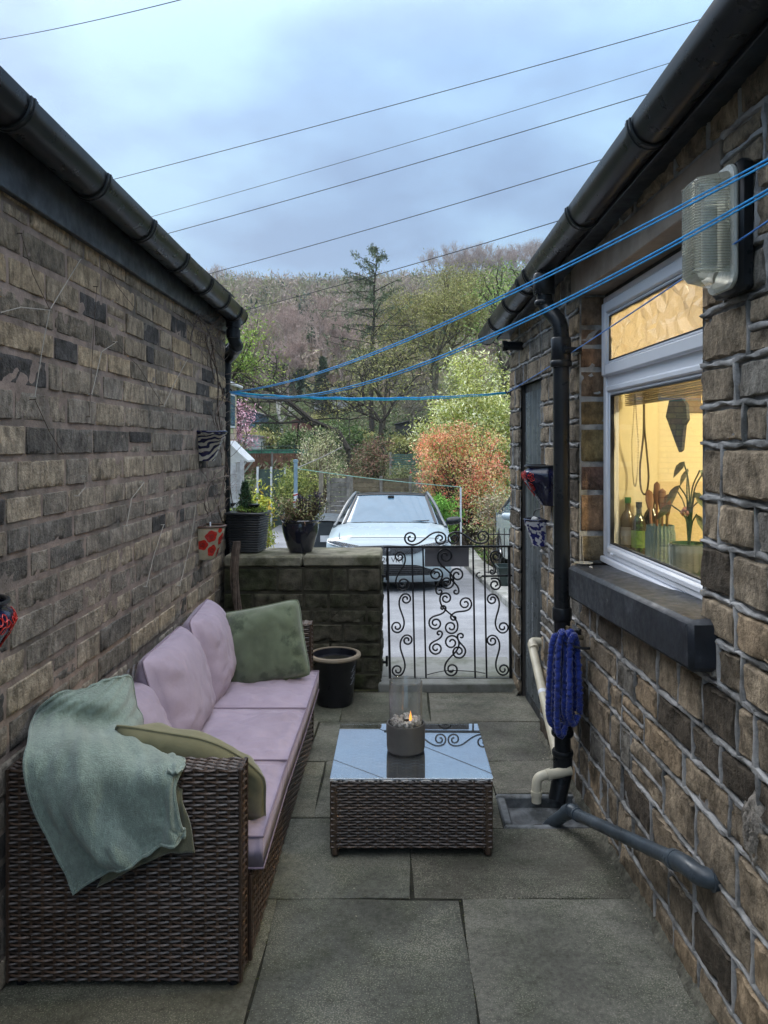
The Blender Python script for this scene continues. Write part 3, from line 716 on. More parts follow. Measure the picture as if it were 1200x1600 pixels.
def sash(z0, z1, w, depth, wo, name='sash'):
    m = MB(); a, b = F0+.03, F1-.03
    for (u0, u1, c, d) in ((a, a+w, z0, z1), (b-w, b, z0, z1), (a+w-.001, b-w+.001, z0, z0+w), (a+w-.001, b-w+.001, z1-w, z1)): ubox(m, u0, u1, c, d, wo-depth, wo, bev=.007)
    # bevelled glazing bead round the pane
    q = .014
    for (u0, u1, c, d) in ((a+w, a+w+q, z0+w, z1-w), (b-w-q, b-w, z0+w, z1-w), (a+w+q, b-w-q, z0+w, z0+w+q), (a+w+q, b-w-q, z1-w-q, z1-w)): ubox(m, u0, u1, c, d, wo-depth, wo-.012, bev=.005)
    s_ = m.build(name, upvc, wf)
    m = MB(); q2 = q+.001
    for (u0, u1, c, d) in ((a+w+q, a+w+q+.005, z0+w+q, z1-w-q), (b-w-q-.005, b-w-q, z0+w+q, z1-w-q), (a+w+q, b-w-q, z0+w+q, z0+w+q+.005), (a+w+q, b-w-q, z1-w-q-.005, z1-w-q)): ubox(m, u0, u1, c, d, wo-.03, wo-.014)
    m.build('gasket', black_paint, s_, smooth=False)
    return (a+w+q, b-w-q, z0+w+q, z1-w-q)
gl1 = sash(1.905, 2.235, .052, .05, FW+.018)
gl2 = sash(1.118, 1.862, .028, .04, FW+.004)
pane_m = glassy('window_glass', (.93,.96,.94), 1.5, 0, .004)
m = MB(); ubox(m, gl2[0], gl2[1], gl2[2], gl2[3], FW-.025, FW-.021); m.build('pane', pane_m, wf, smooth=False)
# patterned glass of the top light: faceted stars moulded in the pane
fros = bpy.data.materials.new('patterned_glass'); fros.use_nodes = True; b = fros.node_tree.nodes['Principled BSDF']
b.inputs['Transmission Weight'].default_value = .8; b.inputs['Roughness'].default_value = .12; b.inputs['Base Color'].default_value = (.92,.9,.84,1); b.inputs['IOR'].default_value = 1.45
m = MB(); rr = random.Random(5); ubox(m, gl1[0], gl1[1], gl1[2], gl1[3], FW-.014, FW-.010)
cells = 70; gxs = 26; gzs = 7
pts = {}
for i in range(gxs+1):
    for j in range(gzs+1):
        u = gl1[0]+(gl1[1]-gl1[0])*min(1, max(0, (i+(rr.uniform(-.4, .4) if 0 < i < gxs else 0))/gxs)); z = gl1[2]+(gl1[3]-gl1[2])*min(1, max(0, (j+(rr.uniform(-.4, .4) if 0 < j < gzs else 0))/gzs))
        pts[(i, j)] = RW(u, z, FW-.009+rr.uniform(.000, .009))
for i in range(gxs):
    for j in range(gzs):
        a, b_, c, d = pts[(i, j)], pts[(i+1, j)], pts[(i+1, j+1)], pts[(i, j+1)]
        if rr.random() < .5: m.add([a, b_, c, a, c, d], [(0,1,2), (3,4,5)])
        else: m.add([a, b_, d, b_, c, d], [(0,1,2), (3,4,5)])
m.build('pane', fros, wf, smooth=False)
m = MB(); ubox(m, F0+.13, F0+.155, 1.118, 1.126, FW+.003, FW+.012, bev=.002); m.build('drain_cap', upvc, wf)

# ---------------------------------------------------------------- door of the outhouse end
dr = MB(); M_ = mat('door_grey_sheet', (.21,.235,.25), .33, var=.12, vs=4, bump=.1, col2=(.07,.08,.085), c2s=2, spec=.6, metal=.35)
prof = []; n = 44
for i in range(n+1):
    u = DU0+.03+(DU1-DU0-.06)*i/n; prof.append((u, -.035+.006*math.sin(i*PI*.55)))
dr.add([RW(u, z, w) for z in (.06, DZ1-.05) for (u, w) in prof], [(i, i+1, n+2+i, n+1+i) for i in range(n)])
door = dr.build('door', M_, house)
m = MB(); ubox(m, DU0+.001, DU0+.03, 0, DZ1-.002, -.13, -.035, bev=.003); ubox(m, DU1-.03, DU1-.001, 0, DZ1-.002, -.13, -.035, bev=.003); ubox(m, DU0+.03, DU1-.03, DZ1-.05, DZ1-.002, -.13, -.035); ubox(m, DU0+.03, DU1-.03, 0, .06, -.13, -.03)
m.build('frame', black_paint, door)
for z in (1.62, 1.0, .35):
    m = MB(); ubox(m, DU0+.01, DU0+.045, z-.06, z+.06, -.05, -.028, bev=.003); ubox(m, DU0+.04, DU0+.16, z-.012, z+.012, -.052, -.046); m.build('hinge', black_paint, door)
# vent stub under the eave
m = MB(); c0 = RW(.42, 2.215, .0)
m.tube([RW(.42, 2.215, -.0), RW(.42, 2.215, .10)], .028, 16); m.tube([RW(.42, 2.215, .1), RW(.42, 2.215, .13)], .034, 16)
o = m.build('vent_pipe', black_plastic); tag(o, 'short black vent stub poking from the stone under the eave above the grey door', 'vent')
# ================================================================ woven sofa and table
def weave(mb, O, U, V, Wd, Ht, row=.0112, pitch=.034, seed=1, skipband=True):
    """flat strands running along U, passing over and under upright stakes; O corner, U, V unit vectors"""
    O = Vector(O); U = Vector(U); V = Vector(V); Nn = U.cross(V).normalized(); r = random.Random(seed)
    nr = max(2, round(Ht/row)); row = Ht/nr; ns = max(2, round(Wd/pitch)); pitch = Wd/ns; seg = 6
    # backing + stakes
    b = [O-Nn*.004, O+U*Wd-Nn*.004, O+U*Wd+V*Ht-Nn*.004, O+V*Ht-Nn*.004]; mb.add(b, [(0,1,2,3)], (.25,.25,.25))
    for s_ in range(ns+1):
        c = O+U*(s_*pitch); mb.add([c-U*.004, c+U*.004, c+U*.004+V*Ht, c-U*.004+V*Ht], [(0,1,2,3)], (.9,.75,.65))
    for j in range(nr):
        k = r.uniform(.55, 1.25); hue = r.random(); tn = (k*(1.0 if hue < .5 else .85), k*.86, k*(.78 if hue < .5 else .95))
        n = ns*seg; ph = (j % 2)*PI; z0 = j*row+.0008; z1 = (j+1)*row-.0008
        vs = []; tl = []
        for i in range(n+1):
            u = i*pitch/seg; kk = 1+.22*math.sin(u*11+j*2.3+seed)+.15*math.sin(u*37+j*5.1); tl += [(tn[0]*kk, tn[1]*kk, tn[2]*kk)]*3; w = .0032*math.cos(PI*u/pitch+ph)
            pinch = .0012*(1-abs(math.cos(PI*u/pitch+ph)))
            vs += [O+U*u+V*(z0+pinch)+Nn*(w-.0012), O+U*u+V*((z0+z1)/2)+Nn*(w+.0018), O+U*u+V*(z1-pinch)+Nn*(w-.0012)]
        fs = []
        for i in range(n): a = i*3; fs += [(a, a+3, a+4, a+1), (a+1, a+4, a+5, a+2)]
        mb.add(vs, fs, tl)
rattan = mat('rattan_weave', (.080,.058,.045), .38, tint=True, var=.2, vs=30, bump=.25, bs=200, spec=.6, dist=.001)
SF = -.46; SB = -1.145; S0 = 2.26; S1 = 4.17
sofa = thing('wicker_sofa', 'long brown woven rattan sofa along the left stone wall', 'sofa', ((SF+SB)/2, (S0+S1)/2, 0))
AH = .645; AT = .085
def wicker_block(name, x0, x1, y0, y1, z0, z1, parent, faces='xXyYz', seed=1, mt=rattan):
    m = MB()
    m.box(((x0+x1)/2, (y0+y1)/2, (z0+z1)/2), (x1-x0-.012, y1-y0-.012, z1-z0-.012), tint=(.25,.22,.2))
    if 'y' in faces: weave(m, (x0, y0, z0), (1,0,0), (0,0,1), x1-x0, z1-z0, seed=seed)
    if 'Y' in faces: weave(m, (x1, y1, z0), (-1,0,0), (0,0,1), x1-x0, z1-z0, seed=seed+1)
    if 'X' in faces: weave(m, (x1, y0, z0), (0,1,0), (0,0,1), y1-y0, z1-z0, seed=seed+2)
    if 'x' in faces: weave(m, (x0, y1, z0), (0,-1,0), (0,0,1), y1-y0, z1-z0, seed=seed+3)
    if 'z' in faces:
        if x1-x0 > y1-y0: weave(m, (x0, y0, z1), (1,0,0), (0,1,0), x1-x0, y1-y0, seed=seed+4)
        else: weave(m, (x0, y1, z1), (0,-1,0), (1,0,0), y1-y0, x1-x0, seed=seed+4)
    for (x, y) in ((x0, y0), (x1, y0), (x0, y1), (x1, y1)): m.tube([(x, y, z0), (x, y, z1)], .0065, 6, tint=(.6,.5,.45))
    return m.build(name, mt, parent, ang=50)
wicker_block('arm', SB, SF, S0, S0+AT, .02, AH, sofa, 'XyYz', 1)
wicker_block('arm', SB, SF, S1-AT, S1, .02, AH, sofa, 'XyYz', 11)
wicker_block('backrest', SB, SB+.075, S0+AT+.004, S1-AT-.004, .02, AH-.004, sofa, 'Xz', 21)
wicker_block('base', SB+.08, SF+.012, S0+AT+.004, S1-AT-.004, .025, .285, sofa, 'Xz', 31)
for x in (SB+.03, SF-.025):
    for y in (S0+.03, S1-.03): m = MB(); m.lathe([(.0, 0), (.018, 0), (.02, .022), (.0, .022)], (x, y, 0), 12); m.build('foot', black_plastic, sofa)

def cushion(name, matl, M, c, w, h, t, parent=None, puff=1.0, seed=1, square=.22, wr=.006, pipe=None, n=34, sag=None, corner=1.0, box=False):
    """soft cushion: local x = width, y = height, z = thickness"""
    m = MB(); r = np.random.default_rng(seed)
    def shape(side):
        a = np.linspace(-1, 1, n+1); a = np.sign(a)*np.abs(a)**.8; A, B = np.meshgrid(a, a)
        if box:
            e = (1-np.abs(A)**10)*(1-np.abs(B)**10); T = t/2*(.80+.20*puff*(1-np.abs(A)**3)*(1-np.abs(B)**3))*np.clip(e, 0, 1)**.28
            T[(np.abs(A) == 1) | (np.abs(B) == 1)] = t/2*.72
        else:
            T = t/2*((1-np.abs(A)**3.4)*(1-np.abs(B)**3.4))**.55
        X = A*w/2; Y = B*h/2
        if not box:      # edges pull in between the corners
            X = X*(1-.035*corner*(1-B**2)-.05*(np.abs(B)**8)); Y = Y*(1-.035*corner*(1-A**2)-.05*(np.abs(A)**8))
        p = np.stack([X*7, Y*7, X*0+side+seed], -1)
        edge = np.clip((1-np.maximum(np.abs(A), np.abs(B)))*5, 0, 1)
        Wn = vnoise(p, seed)*wr*1.2+wr*.8*np.sin(Y*46+6*vnoise(p*.6, seed+2))*np.clip(np.abs(A)*1.6-.5, 0, 1)+wr*.7*np.sin(X*46+6*vnoise(p*.6, seed+4))*np.clip(np.abs(B)*1.6-.5, 0, 1)+wr*.5*vnoise(p*3.5, seed+5)-wr*1.1*np.clip(1-np.abs(vnoise(p*1.3, seed+9))*7, 0, 1)
        Z = side*(T+Wn*edge)
        return X, Y, Z
    Mx = np.array(M.to_3x3()); cc = np.array(c); k = n+1
    rings = []
    for side in (1, -1):
        X, Y, Z = shape(side); v = np.stack([X, Y, Z], -1).reshape(-1, 3)
        if sag: v = sag(v)
        fs = [(j*k+i, j*k+i+1, (j+1)*k+i+1, (j+1)*k+i) for j in range(n) for i in range(n)]
        if side < 0: fs = [f[::-1] for f in fs]
        base = m.n; m.add(v@Mx.T+cc, fs)
        ring = [i for i in range(k)]+[j*k+n for j in range(1, k)]+[n*k+i for i in range(n-1, -1, -1)]+[j*k for j in range(n-1, 0, -1)]
        rings.append(([base+i for i in ring], (v@Mx.T+cc)[ring]))
    a, b = rings[0][0], rings[1][0]; q = len(a)
    for i in range(q): m.f.append((b[i], b[(i+1) % q], a[(i+1) % q], a[i]))
    o = m.build(name, matl, parent, ang=180)
    if pipe:
        mp = MB()
        for (_, ring) in (rings if box else [([], (rings[0][1]+rings[1][1])/2)]):
            pts = [Vector(p) for p in ring]; pts.append(pts[0]); mp.tube(pts, .0032 if box else .004, 6, cap=False)
        mp.build('piping', pipe, o)
    return o
lilac = mat('lilac_cotton', (.335,.28,.36), .85, var=.08, vs=5, bump=.6, bs=14, dist=.006, sheen=.08, spec=.15)
nt_ = lilac.node_tree; bp_n = [n for n in nt_.nodes if n.type == 'BUMP'][0]; wv = nt_.nodes.new('ShaderNodeTexWave'); wv.inputs['Scale'].default_value = 3.2; wv.inputs['Distortion'].default_value = 14; wv.inputs['Detail'].default_value = 3; wv.inputs['Detail Scale'].default_value = .9
wv.bands_direction = 'Y'; tcn = nt_.nodes.new('ShaderNodeTexCoord'); nt_.links.new(tcn.outputs['Object'], wv.inputs['Vector']); b2 = nt_.nodes.new('ShaderNodeBump'); b2.inputs['Strength'].default_value = .55; b2.inputs['Distance'].default_value = .006
nt_.links.new(wv.outputs['Fac'], b2.inputs['Height']); nt_.links.new(bp_n.outputs[0], b2.inputs['Normal']); nt_.links.new(b2.outputs[0], nt_.nodes['Principled BSDF'].inputs['Normal'])
lilac_d = mat('lilac_piping', (.20,.155,.21), .8, var=.1)
green = mat('green_velvet', (.105,.135,.088), .75, var=.18, vs=5, bump=.3, bs=60, dist=.003, sheen=.6, spec=.2, col2=(.05,.07,.045), c2s=4.5, c2t=(.52,.58))
olive = mat('olive_velvet', (.175,.165,.095), .8, var=.15, vs=5, bump=.3, bs=60, dist=.003, sheen=.4, spec=.15)
I3 = Matrix.Identity(3)
grp = 'lilac cushions on the wicker sofa'
ZB = .287
names = ['lilac seat cushion nearest the camera, partly under the olive cushion', 'middle lilac seat cushion between two seams of the sofa seat', 'far lilac seat cushion under the green velvet cushion']
for i in range(3):
    y0 = S0+AT+.01+i*.577
    def sag(v, y0=y0): return v
    o = cushion('seat_cushion', lilac, R(z=[.6, -.4, .3][i]), (-.738, y0+.286, ZB+.062+[0, .0, .0][i]), .65, .574, .135, box=True, seed=40+i, pipe=lilac_d, wr=.010, puff=1.3)
    tag(o, names[i], 'cushion', grp)
# back cushions, leaning against the woven back
bk = [((-.955, 2.76, .53), -22, 88, .46, .34, 'lilac back cushion half hidden under the green throw'), ((-.925, 3.24, .575), -17, 91, .60, .42, 'lilac back cushion in the middle of the sofa, leaning back'), ((-.925, 3.79, .59), -14, 95, .56, .42, 'lilac back cushion farthest along the sofa, beside the green cushion')]
for i, (c, tilt, yaw, bw_, bh_, lb) in enumerate(bk):
    M = Euler((0, 0, math.radians(yaw))).to_matrix() @ Euler((math.radians(90+tilt), 0, 0)).to_matrix()
    o = cushion('back_cushion', lilac, M, c, bw_, bh_, .22, seed=50+i, pipe=lilac_d, wr=.0055, corner=.8)
    tag(o, lb, 'cushion', grp)
M = Euler((0, math.radians(-10), 0)).to_matrix() @ Euler((math.radians(90-16), 0, math.radians(0))).to_matrix()
M = Euler((0, 0, math.radians(6))).to_matrix() @ M
o = cushion('green_cushion', green, M, (-.680, 3.93, .578), .425, .395, .17, seed=61, wr=.006, pipe=green); tag(o, 'square green velvet cushion propped upright at the far end of the sofa', 'cushion')
M = Euler((0, 0, math.radians(-4))).to_matrix() @ Euler((0, math.radians(7), 0)).to_matrix() @ Euler((math.radians(90+30), 0, 0)).to_matrix()
def bend(v):
    v = v.copy(); x = np.clip(v[:, 0]+.02, 0, 1); v[:, 1] -= 1.6*x**2; v[:, 0] -= .35*x**2; v[:, 2] += .25*x**2; return v
o = cushion('olive_cushion', olive, M, (-.640, 2.46, .56), .52, .32, .14, seed=66, wr=.010, pipe=olive, sag=bend); tag(o, 'olive green cushion slumped over the near arm of the sofa', 'cushion')

# ---------------------------------------------------------------- throw blanket over the arm and back
throw = mat('throw_fleece', (.205,.275,.24), .95, var=.14, vs=9, bump=1, bs=260, dist=.006, sheen=.5, spec=.1, grain=(110,.3), col2=(.28,.36,.32), c2s=6, c2t=(.5,.7))
hem = mat('throw_underside', (.13,.13,.085), .95, var=.12, bump=.6, bs=200, sheen=.5, spec=.1)
def net(ctrl, nu, nv, thick, matl, name, fold, parent=None, seed=1):
    C = np.array(ctrl, float); rows = [cat_rom([Vector(p) for p in r], nu) for r in C]
    cols = list(zip(*rows)); G = [cat_rom(list(c), nv) for c in cols]      # G[u][v]
    G = np.array([[list(p) for p in c] for c in G]); a, b = G.shape[:2]
    du = np.gradient(G, axis=0); dv_ = np.gradient(G, axis=1); Nn = -np.cross(du, dv_); Nn /= np.linalg.norm(Nn, axis=-1, keepdims=True)+1e-9
    A, B = np.meshgrid(np.linspace(0, 1, a), np.linspace(0, 1, b), indexing='ij')
    G = G+Nn*np.maximum(fold(A, B), -.004)[..., None]
    m = MB(); v1 = G.reshape(-1, 3); v2 = (G-Nn*thick*.5).reshape(-1, 3)
    fs = [(i*b+j, i*b+j+1, (i+1)*b+j+1, (i+1)*b+j) for i in range(a-1) for j in range(b-1)]
    m.add(v1, fs); k = m.n; m.add(v2, [f[::-1] for f in fs])
    ring = [j for j in range(b)]+[i*b+b-1 for i in range(1, a)]+[(a-1)*b+j for j in range(b-2, -1, -1)]+[i*b for i in range(a-2, 0, -1)]
    for i in range(len(ring)): p, q = ring[i], ring[(i+1) % len(ring)]; m.f.append((q, p, p+k, q+k))
    edge = [Vector(((v1[i]+v2[i])/2).tolist()) for i in ring]; edge.append(edge[0])
    o = m.build(name, matl, parent, ang=180); return o, edge
# rows run from far (on the back cushions) over the arm and down its outer face; columns left to right
Q = lambda px, py, d: list(P(px, py, d))
ctrl = [
 [Q(122,1080,2.48), Q(150,1068,2.52), Q(182,1060,2.58), Q(206,1058,2.64), Q(214,1098,2.66), Q(220,1146,2.66)],
 [Q(80,1092,2.42), Q(118,1092,2.44), Q(152,1096,2.46), Q(182,1108,2.50), Q(208,1128,2.52), Q(226,1152,2.53)],
 [Q(52,1122,2.40), Q(92,1120,2.41), Q(130,1128,2.42), Q(165,1138,2.42), Q(205,1152,2.42), Q(245,1168,2.42)],
 [Q(45,1160,2.26), Q(90,1160,2.26), Q(135,1165,2.27), Q(185,1172,2.28), Q(235,1182,2.30), Q(286,1188,2.32)],
 [Q(42,1200,2.205), Q(92,1205,2.20), Q(145,1210,2.20), Q(200,1216,2.205), Q(250,1222,2.21), Q(272,1232,2.215)],
 [Q(58,1270,2.205), Q(105,1275,2.20), Q(155,1278,2.20), Q(205,1280,2.20), Q(255,1282,2.205), Q(282,1290,2.21)],
 [Q(88,1340,2.215), Q(130,1334,2.21), Q(175,1322,2.205), Q(215,1314,2.205), Q(258,1304,2.205), Q(288,1300,2.215)],
 [Q(118,1392,2.22), Q(155,1370,2.215), Q(190,1350,2.21), Q(225,1336,2.21), Q(258,1318,2.21), Q(288,1306,2.22)]]
def fold(A, B):
    h = np.clip(B*1.6-.45, 0, 1)
    return (.021*np.sin(A*13+4*B+1.8*np.sin(B*4.2))*h+.016*np.sin(A*7-B*9)*np.clip(B*2-.4, 0, 1)+.010*np.abs(np.sin(A*19-B*7+2*np.sin(A*5)))**.6*h+.007*np.sin(A*33+5*B)*h*(.4+.6*np.sin(A*3)**2)
            +.009*np.sin(B*26+8*A)*(1-h)*(.3+.7*A)+.006*np.sin(B*13-A*11)+.003*np.sin(A*51+B*19))
o, edge = net(ctrl, 14, 12, .009, throw, 'throw_blanket', fold)
tag(o, 'sage green fleece throw draped over the near arm and back of the sofa', 'blanket')
m = MB(); m.tube(edge[::2]+[edge[0]], .0055, 6, cap=False); m.build('hem', throw, o)
ctrl2 = [[Q(232,1195,2.30), Q(262,1192,2.31), Q(284,1194,2.32), Q(290,1200,2.31)],
 [Q(222,1235,2.245), Q(255,1240,2.245), Q(276,1246,2.24), Q(284,1250,2.235)],
 [Q(195,1300,2.25), Q(240,1290,2.248), Q(276,1285,2.24), Q(296,1290,2.232)],
 [Q(150,1388,2.25), Q(205,1360,2.248), Q(262,1334,2.24), Q(303,1334,2.232)]]
o2, e2 = net(ctrl2, 10, 10, .008, hem, 'lower_fold', lambda A, B: .005*np.sin(A*20+B*4)*B+.004*np.sin(A*9+2), o)
ctrl3 = [[Q(250,1178,2.33), Q(262,1176,2.34), Q(276,1180,2.35), Q(288,1186,2.35)],
 [Q(252,1192,2.275), Q(266,1190,2.27), Q(280,1193,2.27), Q(290,1196,2.28)],
 [Q(262,1205,2.215), Q(270,1206,2.212), Q(277,1205,2.215), Q(286,1203,2.235)]]
net(ctrl3, 8, 8, .014, throw, 'tucked_edge', lambda A, B: .004*np.sin(A*15)+.003*np.sin(B*12), o)

# ---------------------------------------------------------------- coffee table
tb = thing('coffee_table', 'low square brown rattan coffee table with a glass top in the middle of the flags', 'table', (.057, 3.16, 0), math.radians(0))
T0, T1, TY0, TY1, TH = -.255, .368, 2.977, 3.548, .30
def tri(): pass
rat2 = rattan
m = MB()
m.box((.0565, (TY0+TY1)/2, .165), (T1-T0-.02, TY1-TY0-.02, .22), tint=(.2,.2,.2))
for (a, b, c, d, s_) in (('y', 1, (T0, TY0, .035), (1,0,0), 101), ('X', 1, (T1, TY0, .035), (0,1,0), 102), ('Y', 1, (T1, TY1, .035), (-1,0,0), 103), ('x', 1, (T0, TY1, .035), (0,-1,0), 104)):
    weave(m, c, d, (0,0,1), (T1-T0) if d[0] else (TY1-TY0), TH-.04, seed=s_, row=.0108, pitch=.035)
m.build('body', rattan, tb, ang=50)
m = MB(); weave(m, (T0, TY0, TH-.006), (1,0,0), (0,1,0), T1-T0, TY1-TY0, seed=105, row=.0145, pitch=.036)
m.build('woven_top', mat('rattan_top', (.36,.38,.40), .5, tint=True, var=.15, bump=.2), tb, ang=50)
for (x, y) in ((T0+.014, TY0+.014), (T1-.014, TY0+.014), (T0+.014, TY1-.014), (T1-.014, TY1-.014)):
    m = MB(); m.box((x, y, .143), (.032, .032, .278), bev=.008, tint=(.8,.7,.6)); m.build('leg', rattan, tb)
tglass = glassy('table_glass', (.86,.9,.92), 1.55, .012, .015, boost=4.5)
m = MB(); m.box((.057, (TY0+TY1)/2, TH+.0075), (T1-T0+.012, TY1-TY0+.012, .005), bev=.0015); m.build('glass_top', tglass, tb, smooth=False)
for (x, y) in ((T0+.03, TY0+.03), (T1-.03, TY0+.03), (T0+.03, TY1-.03), (T1-.03, TY1-.03)):
    m = MB(); m.lathe([(0, 0), (.008, 0), (.008, .004), (0, .004)], (x, y, TH+.0005), 12); m.build('glass_pad', mat('clear_pad', (.4,.42,.42), .3), tb)

# tabletop fire bowl with glass chimney
TZt = TH+.0105
BX, BY = .038, 3.25
bl = thing('table_burner', 'grey cylinder table burner with clear glass tube, white pebbles and a small flame', 'burner', (BX, BY, TZt))
m = MB(); m.lathe([(0, 0), (.072, 0), (.079, .006), (.081, .02), (.082, .110), (.080, .117), (.075, .117), (.075, .092), (0, .092)], (BX, BY, TZt), 48)
m.build('bowl', mat('grey_concrete_bowl', (.085,.08,.075), .7, var=.1, bump=.2, bs=120), bl)
m = MB(); zg = TZt+.112
m.lathe([(.070, 0), (.070, .178), (.0685, .180), (.067, .178), (.067, 0)], (BX, BY, zg), 48); m.build('glass_tube', glassy('burner_glass', (.88,.90,.90), 1.5, .02, .11, boost=2.0), bl)
m = MB(); rr = random.Random(9)
for i in range(220):
    a = rr.uniform(0, 2*PI); r_ = math.sqrt(rr.uniform(.0, 1))*.064
    if r_ < .018: continue
    s_ = rr.uniform(.005, .0085); lx, ly = BX+r_*math.cos(a), BY+r_*math.sin(a); lz = zg+.004+rr.uniform(-.002, .018)*(1 if r_ > .03 else .5)
    E = Euler((rr.uniform(0, 3), rr.uniform(0, 3), 0)).to_matrix(); pf = [(s_*math.sin(PI*q/5)*.8, -s_*math.cos(PI*q/5)) for q in range(6)]
    k = rr.uniform(.88, 1.1); m.lathe(pf, (lx, ly, lz), 7, E, tint=(k, k*.97, k*.94))
o = m.build('pebbles', mat('white_pebble', (.72,.68,.66), .6, tint=True, var=.1), bl); o['kind'] = 'stuff'
m = MB(); m.lathe([(.017, 0), (.017, .012), (.013, .012), (.013, .0)], (BX+.004, BY, zg), 20); m.build('fuel_cup', mat('rust_iron', (1,1,1)), bl)
fl = bpy.data.materials.new('flame'); fl.use_nodes = True; nt = fl.node_tree; b = nt.nodes['Principled BSDF']; b.inputs['Base Color'].default_value = (1,.35,.05,1); b.inputs['Emission Color'].default_value = (1,.38,.06,1); b.inputs['Emission Strength'].default_value = 2.6
m = MB(); m.lathe([(.001, 0), (.0055, .008), (.0065, .016), (.0045, .028), (.002, .04), (.0003, .05)], (BX+.02, BY-.01, zg+.006), 12); m.build('flame', fl, bl)

# ---------------------------------------------------------------- plant pot by the low wall
def pot(name, c, prof, matl, label, n=40, cat='plant pot', rim=None, soil=None, group=None):
    t = thing(name, label, cat, c, 0, group); m = MB(); m.lathe(prof, c, n); m.build('pot_body', matl, t)
    if rim: m = MB(); m.lathe(rim[0], c, n); m.build('rim', rim[1], t)
    if soil: m = MB(); m.lathe([(0, soil[1]+.004), (soil[0]*.6, soil[1]+.006), (soil[0], soil[1])], c, 24); m.build('soil', bed, t)
    return t
glaze = mat('dark_glaze', (.008,.010,.022), .12, var=.3, vs=5, bump=.03, spec=.7, coat=.5)
t = pot('plant_pot', (-.385, 4.76, 0), [(0, 0), (.105, 0), (.112, .01), (.14, .30), (.145, .305), (.135, .305), (.13, .27), (.0, .262)], mat('dark_plastic_pot', (.012,.013,.02), .4, var=.2),
        'large dark plant pot with buff rim standing on the flags by the low wall', rim=([(.142, .285), (.160, .288), (.164, .297), (.160, .308), (.150, .312), (.138, .31), (.136, .295)], mat('buff_rim', (.27,.22,.16), .7, var=.2)), soil=(.131, .265))
# small pale tag printed on the pot
m = MB()
for k in range(6):
    a = math.radians(-28); rr_ = .1325
    x = -.385+rr_*math.cos(a); y = 4.76+rr_*math.sin(a)
for k in range(9):
    z = .14+.013*k; a = math.radians(-32+5*(k % 3)); q = .112+(.028*z/.3)+.0012
    m.tube([(-.385+q*math.cos(a+s_*.09), 4.76+q*math.sin(a+s_*.09), z+.004*math.sin(3*s_)) for s_ in np.linspace(-1, 1, 5)], .0016, 5)
m.build('printed_mark', mat('pale_print', (.35,.37,.42), .6), t)
# ================================================================ fittings on the house wall
cream = mat('cream_pipe', (.62,.57,.44), .4, var=.12, vs=9, bump=.1, bs=30, col2=(.25,.23,.18), c2s=7, c2t=(.6,.8))
# cream waste pipe sloping along the wall
wp = thing('cream_waste_pipe', 'cream plastic waste pipe sloping down the wall behind the black downpipe', 'pipe', RW(1.3, .1, .05))
m = MB(); a = RW(.86, .475, .040); b = RW(1.56, .10, .062)
m.tube([a, b], .0235, 14); m.build('pipe', cream, wp)
m = MB(); m.tube(cat_rom([RW(.845, .48, -.02), RW(.845, .482, .02), RW(.855, .478, .034), RW(.90, .46, .035)], 5), .0255, 14); m.tube([RW(.895, .462, .035), RW(.905, .458, .035)], .028, 14); m.build('elbow', cream, wp)
m = MB(); c = a.lerp(b, .46); dq = (b-a).normalized(); m.tube([c-dq*.012, c+dq*.012], .0245, 14); ubox(m, .86+.70*.46-.02, .86+.70*.46+.03, c.z-.008, c.z+.006, 0, .03); m.build('clip', upvc, wp)
m = MB(); m.tube(cat_rom([RW(1.74, .135, .05), RW(1.75, .125, .12), RW(1.755, .12, .175), RW(1.76, .105, .205), RW(1.765, .06, .212), RW(1.767, .005, .212)], 6), .0215, 14)
m.tube([RW(1.756, .121, .165), RW(1.752, .124, .145)], .025, 14); m.tube([RW(1.7655, .055, .212), RW(1.766, .035, .212)], .025, 14)
o = m.build('short_waste_pipe', cream); tag(o, 'short cream elbow pipe curling from the wall into the drain gully', 'pipe')
# dark grey waste pipe from the near wall into the gully
gp = mat('grey_waste_pipe', (.045,.06,.075), .38, var=.25, vs=8, bump=.1, bs=30, col2=(.10,.12,.14), c2s=5, c2t=(.5,.8))
t = thing('grey_waste_pipe', 'thick dark blue-grey waste pipe running down the wall into the gully', 'pipe', (.8, 2.7, .1))
A = Vector((.826, 2.225, .388)); B = Vector((.728, 3.12, .10))
m = MB(); m.tube([A, B], .0225, 18); m.build('pipe', gp, t)
m = MB(); m.tube(cat_rom([RW(3.075, .398, -.03), RW(3.072, .398, .015), RW(3.052, .398, .04), A+(A-B).normalized()*.02, A.lerp(B, .05)], 6), .0275, 18)
m.tube([RW(3.075, .398, .0), RW(3.075, .398, .014)], .034, 18); m.tube([A.lerp(B, .035), A.lerp(B, .06)], .030, 18); m.build('elbow', gp, t)
m = MB(); m.tube(cat_rom([B.lerp(A, .03), B, (.715, 3.15, .10), (.68, 3.21, .04), (.655, 3.26, -.01), (.64, 3.29, -.05)], 6), .0265, 18)
m.tube([(.716, 3.145, .103), (.70, 3.175, .078)], .030, 18); m.build('outlet', gp, t)

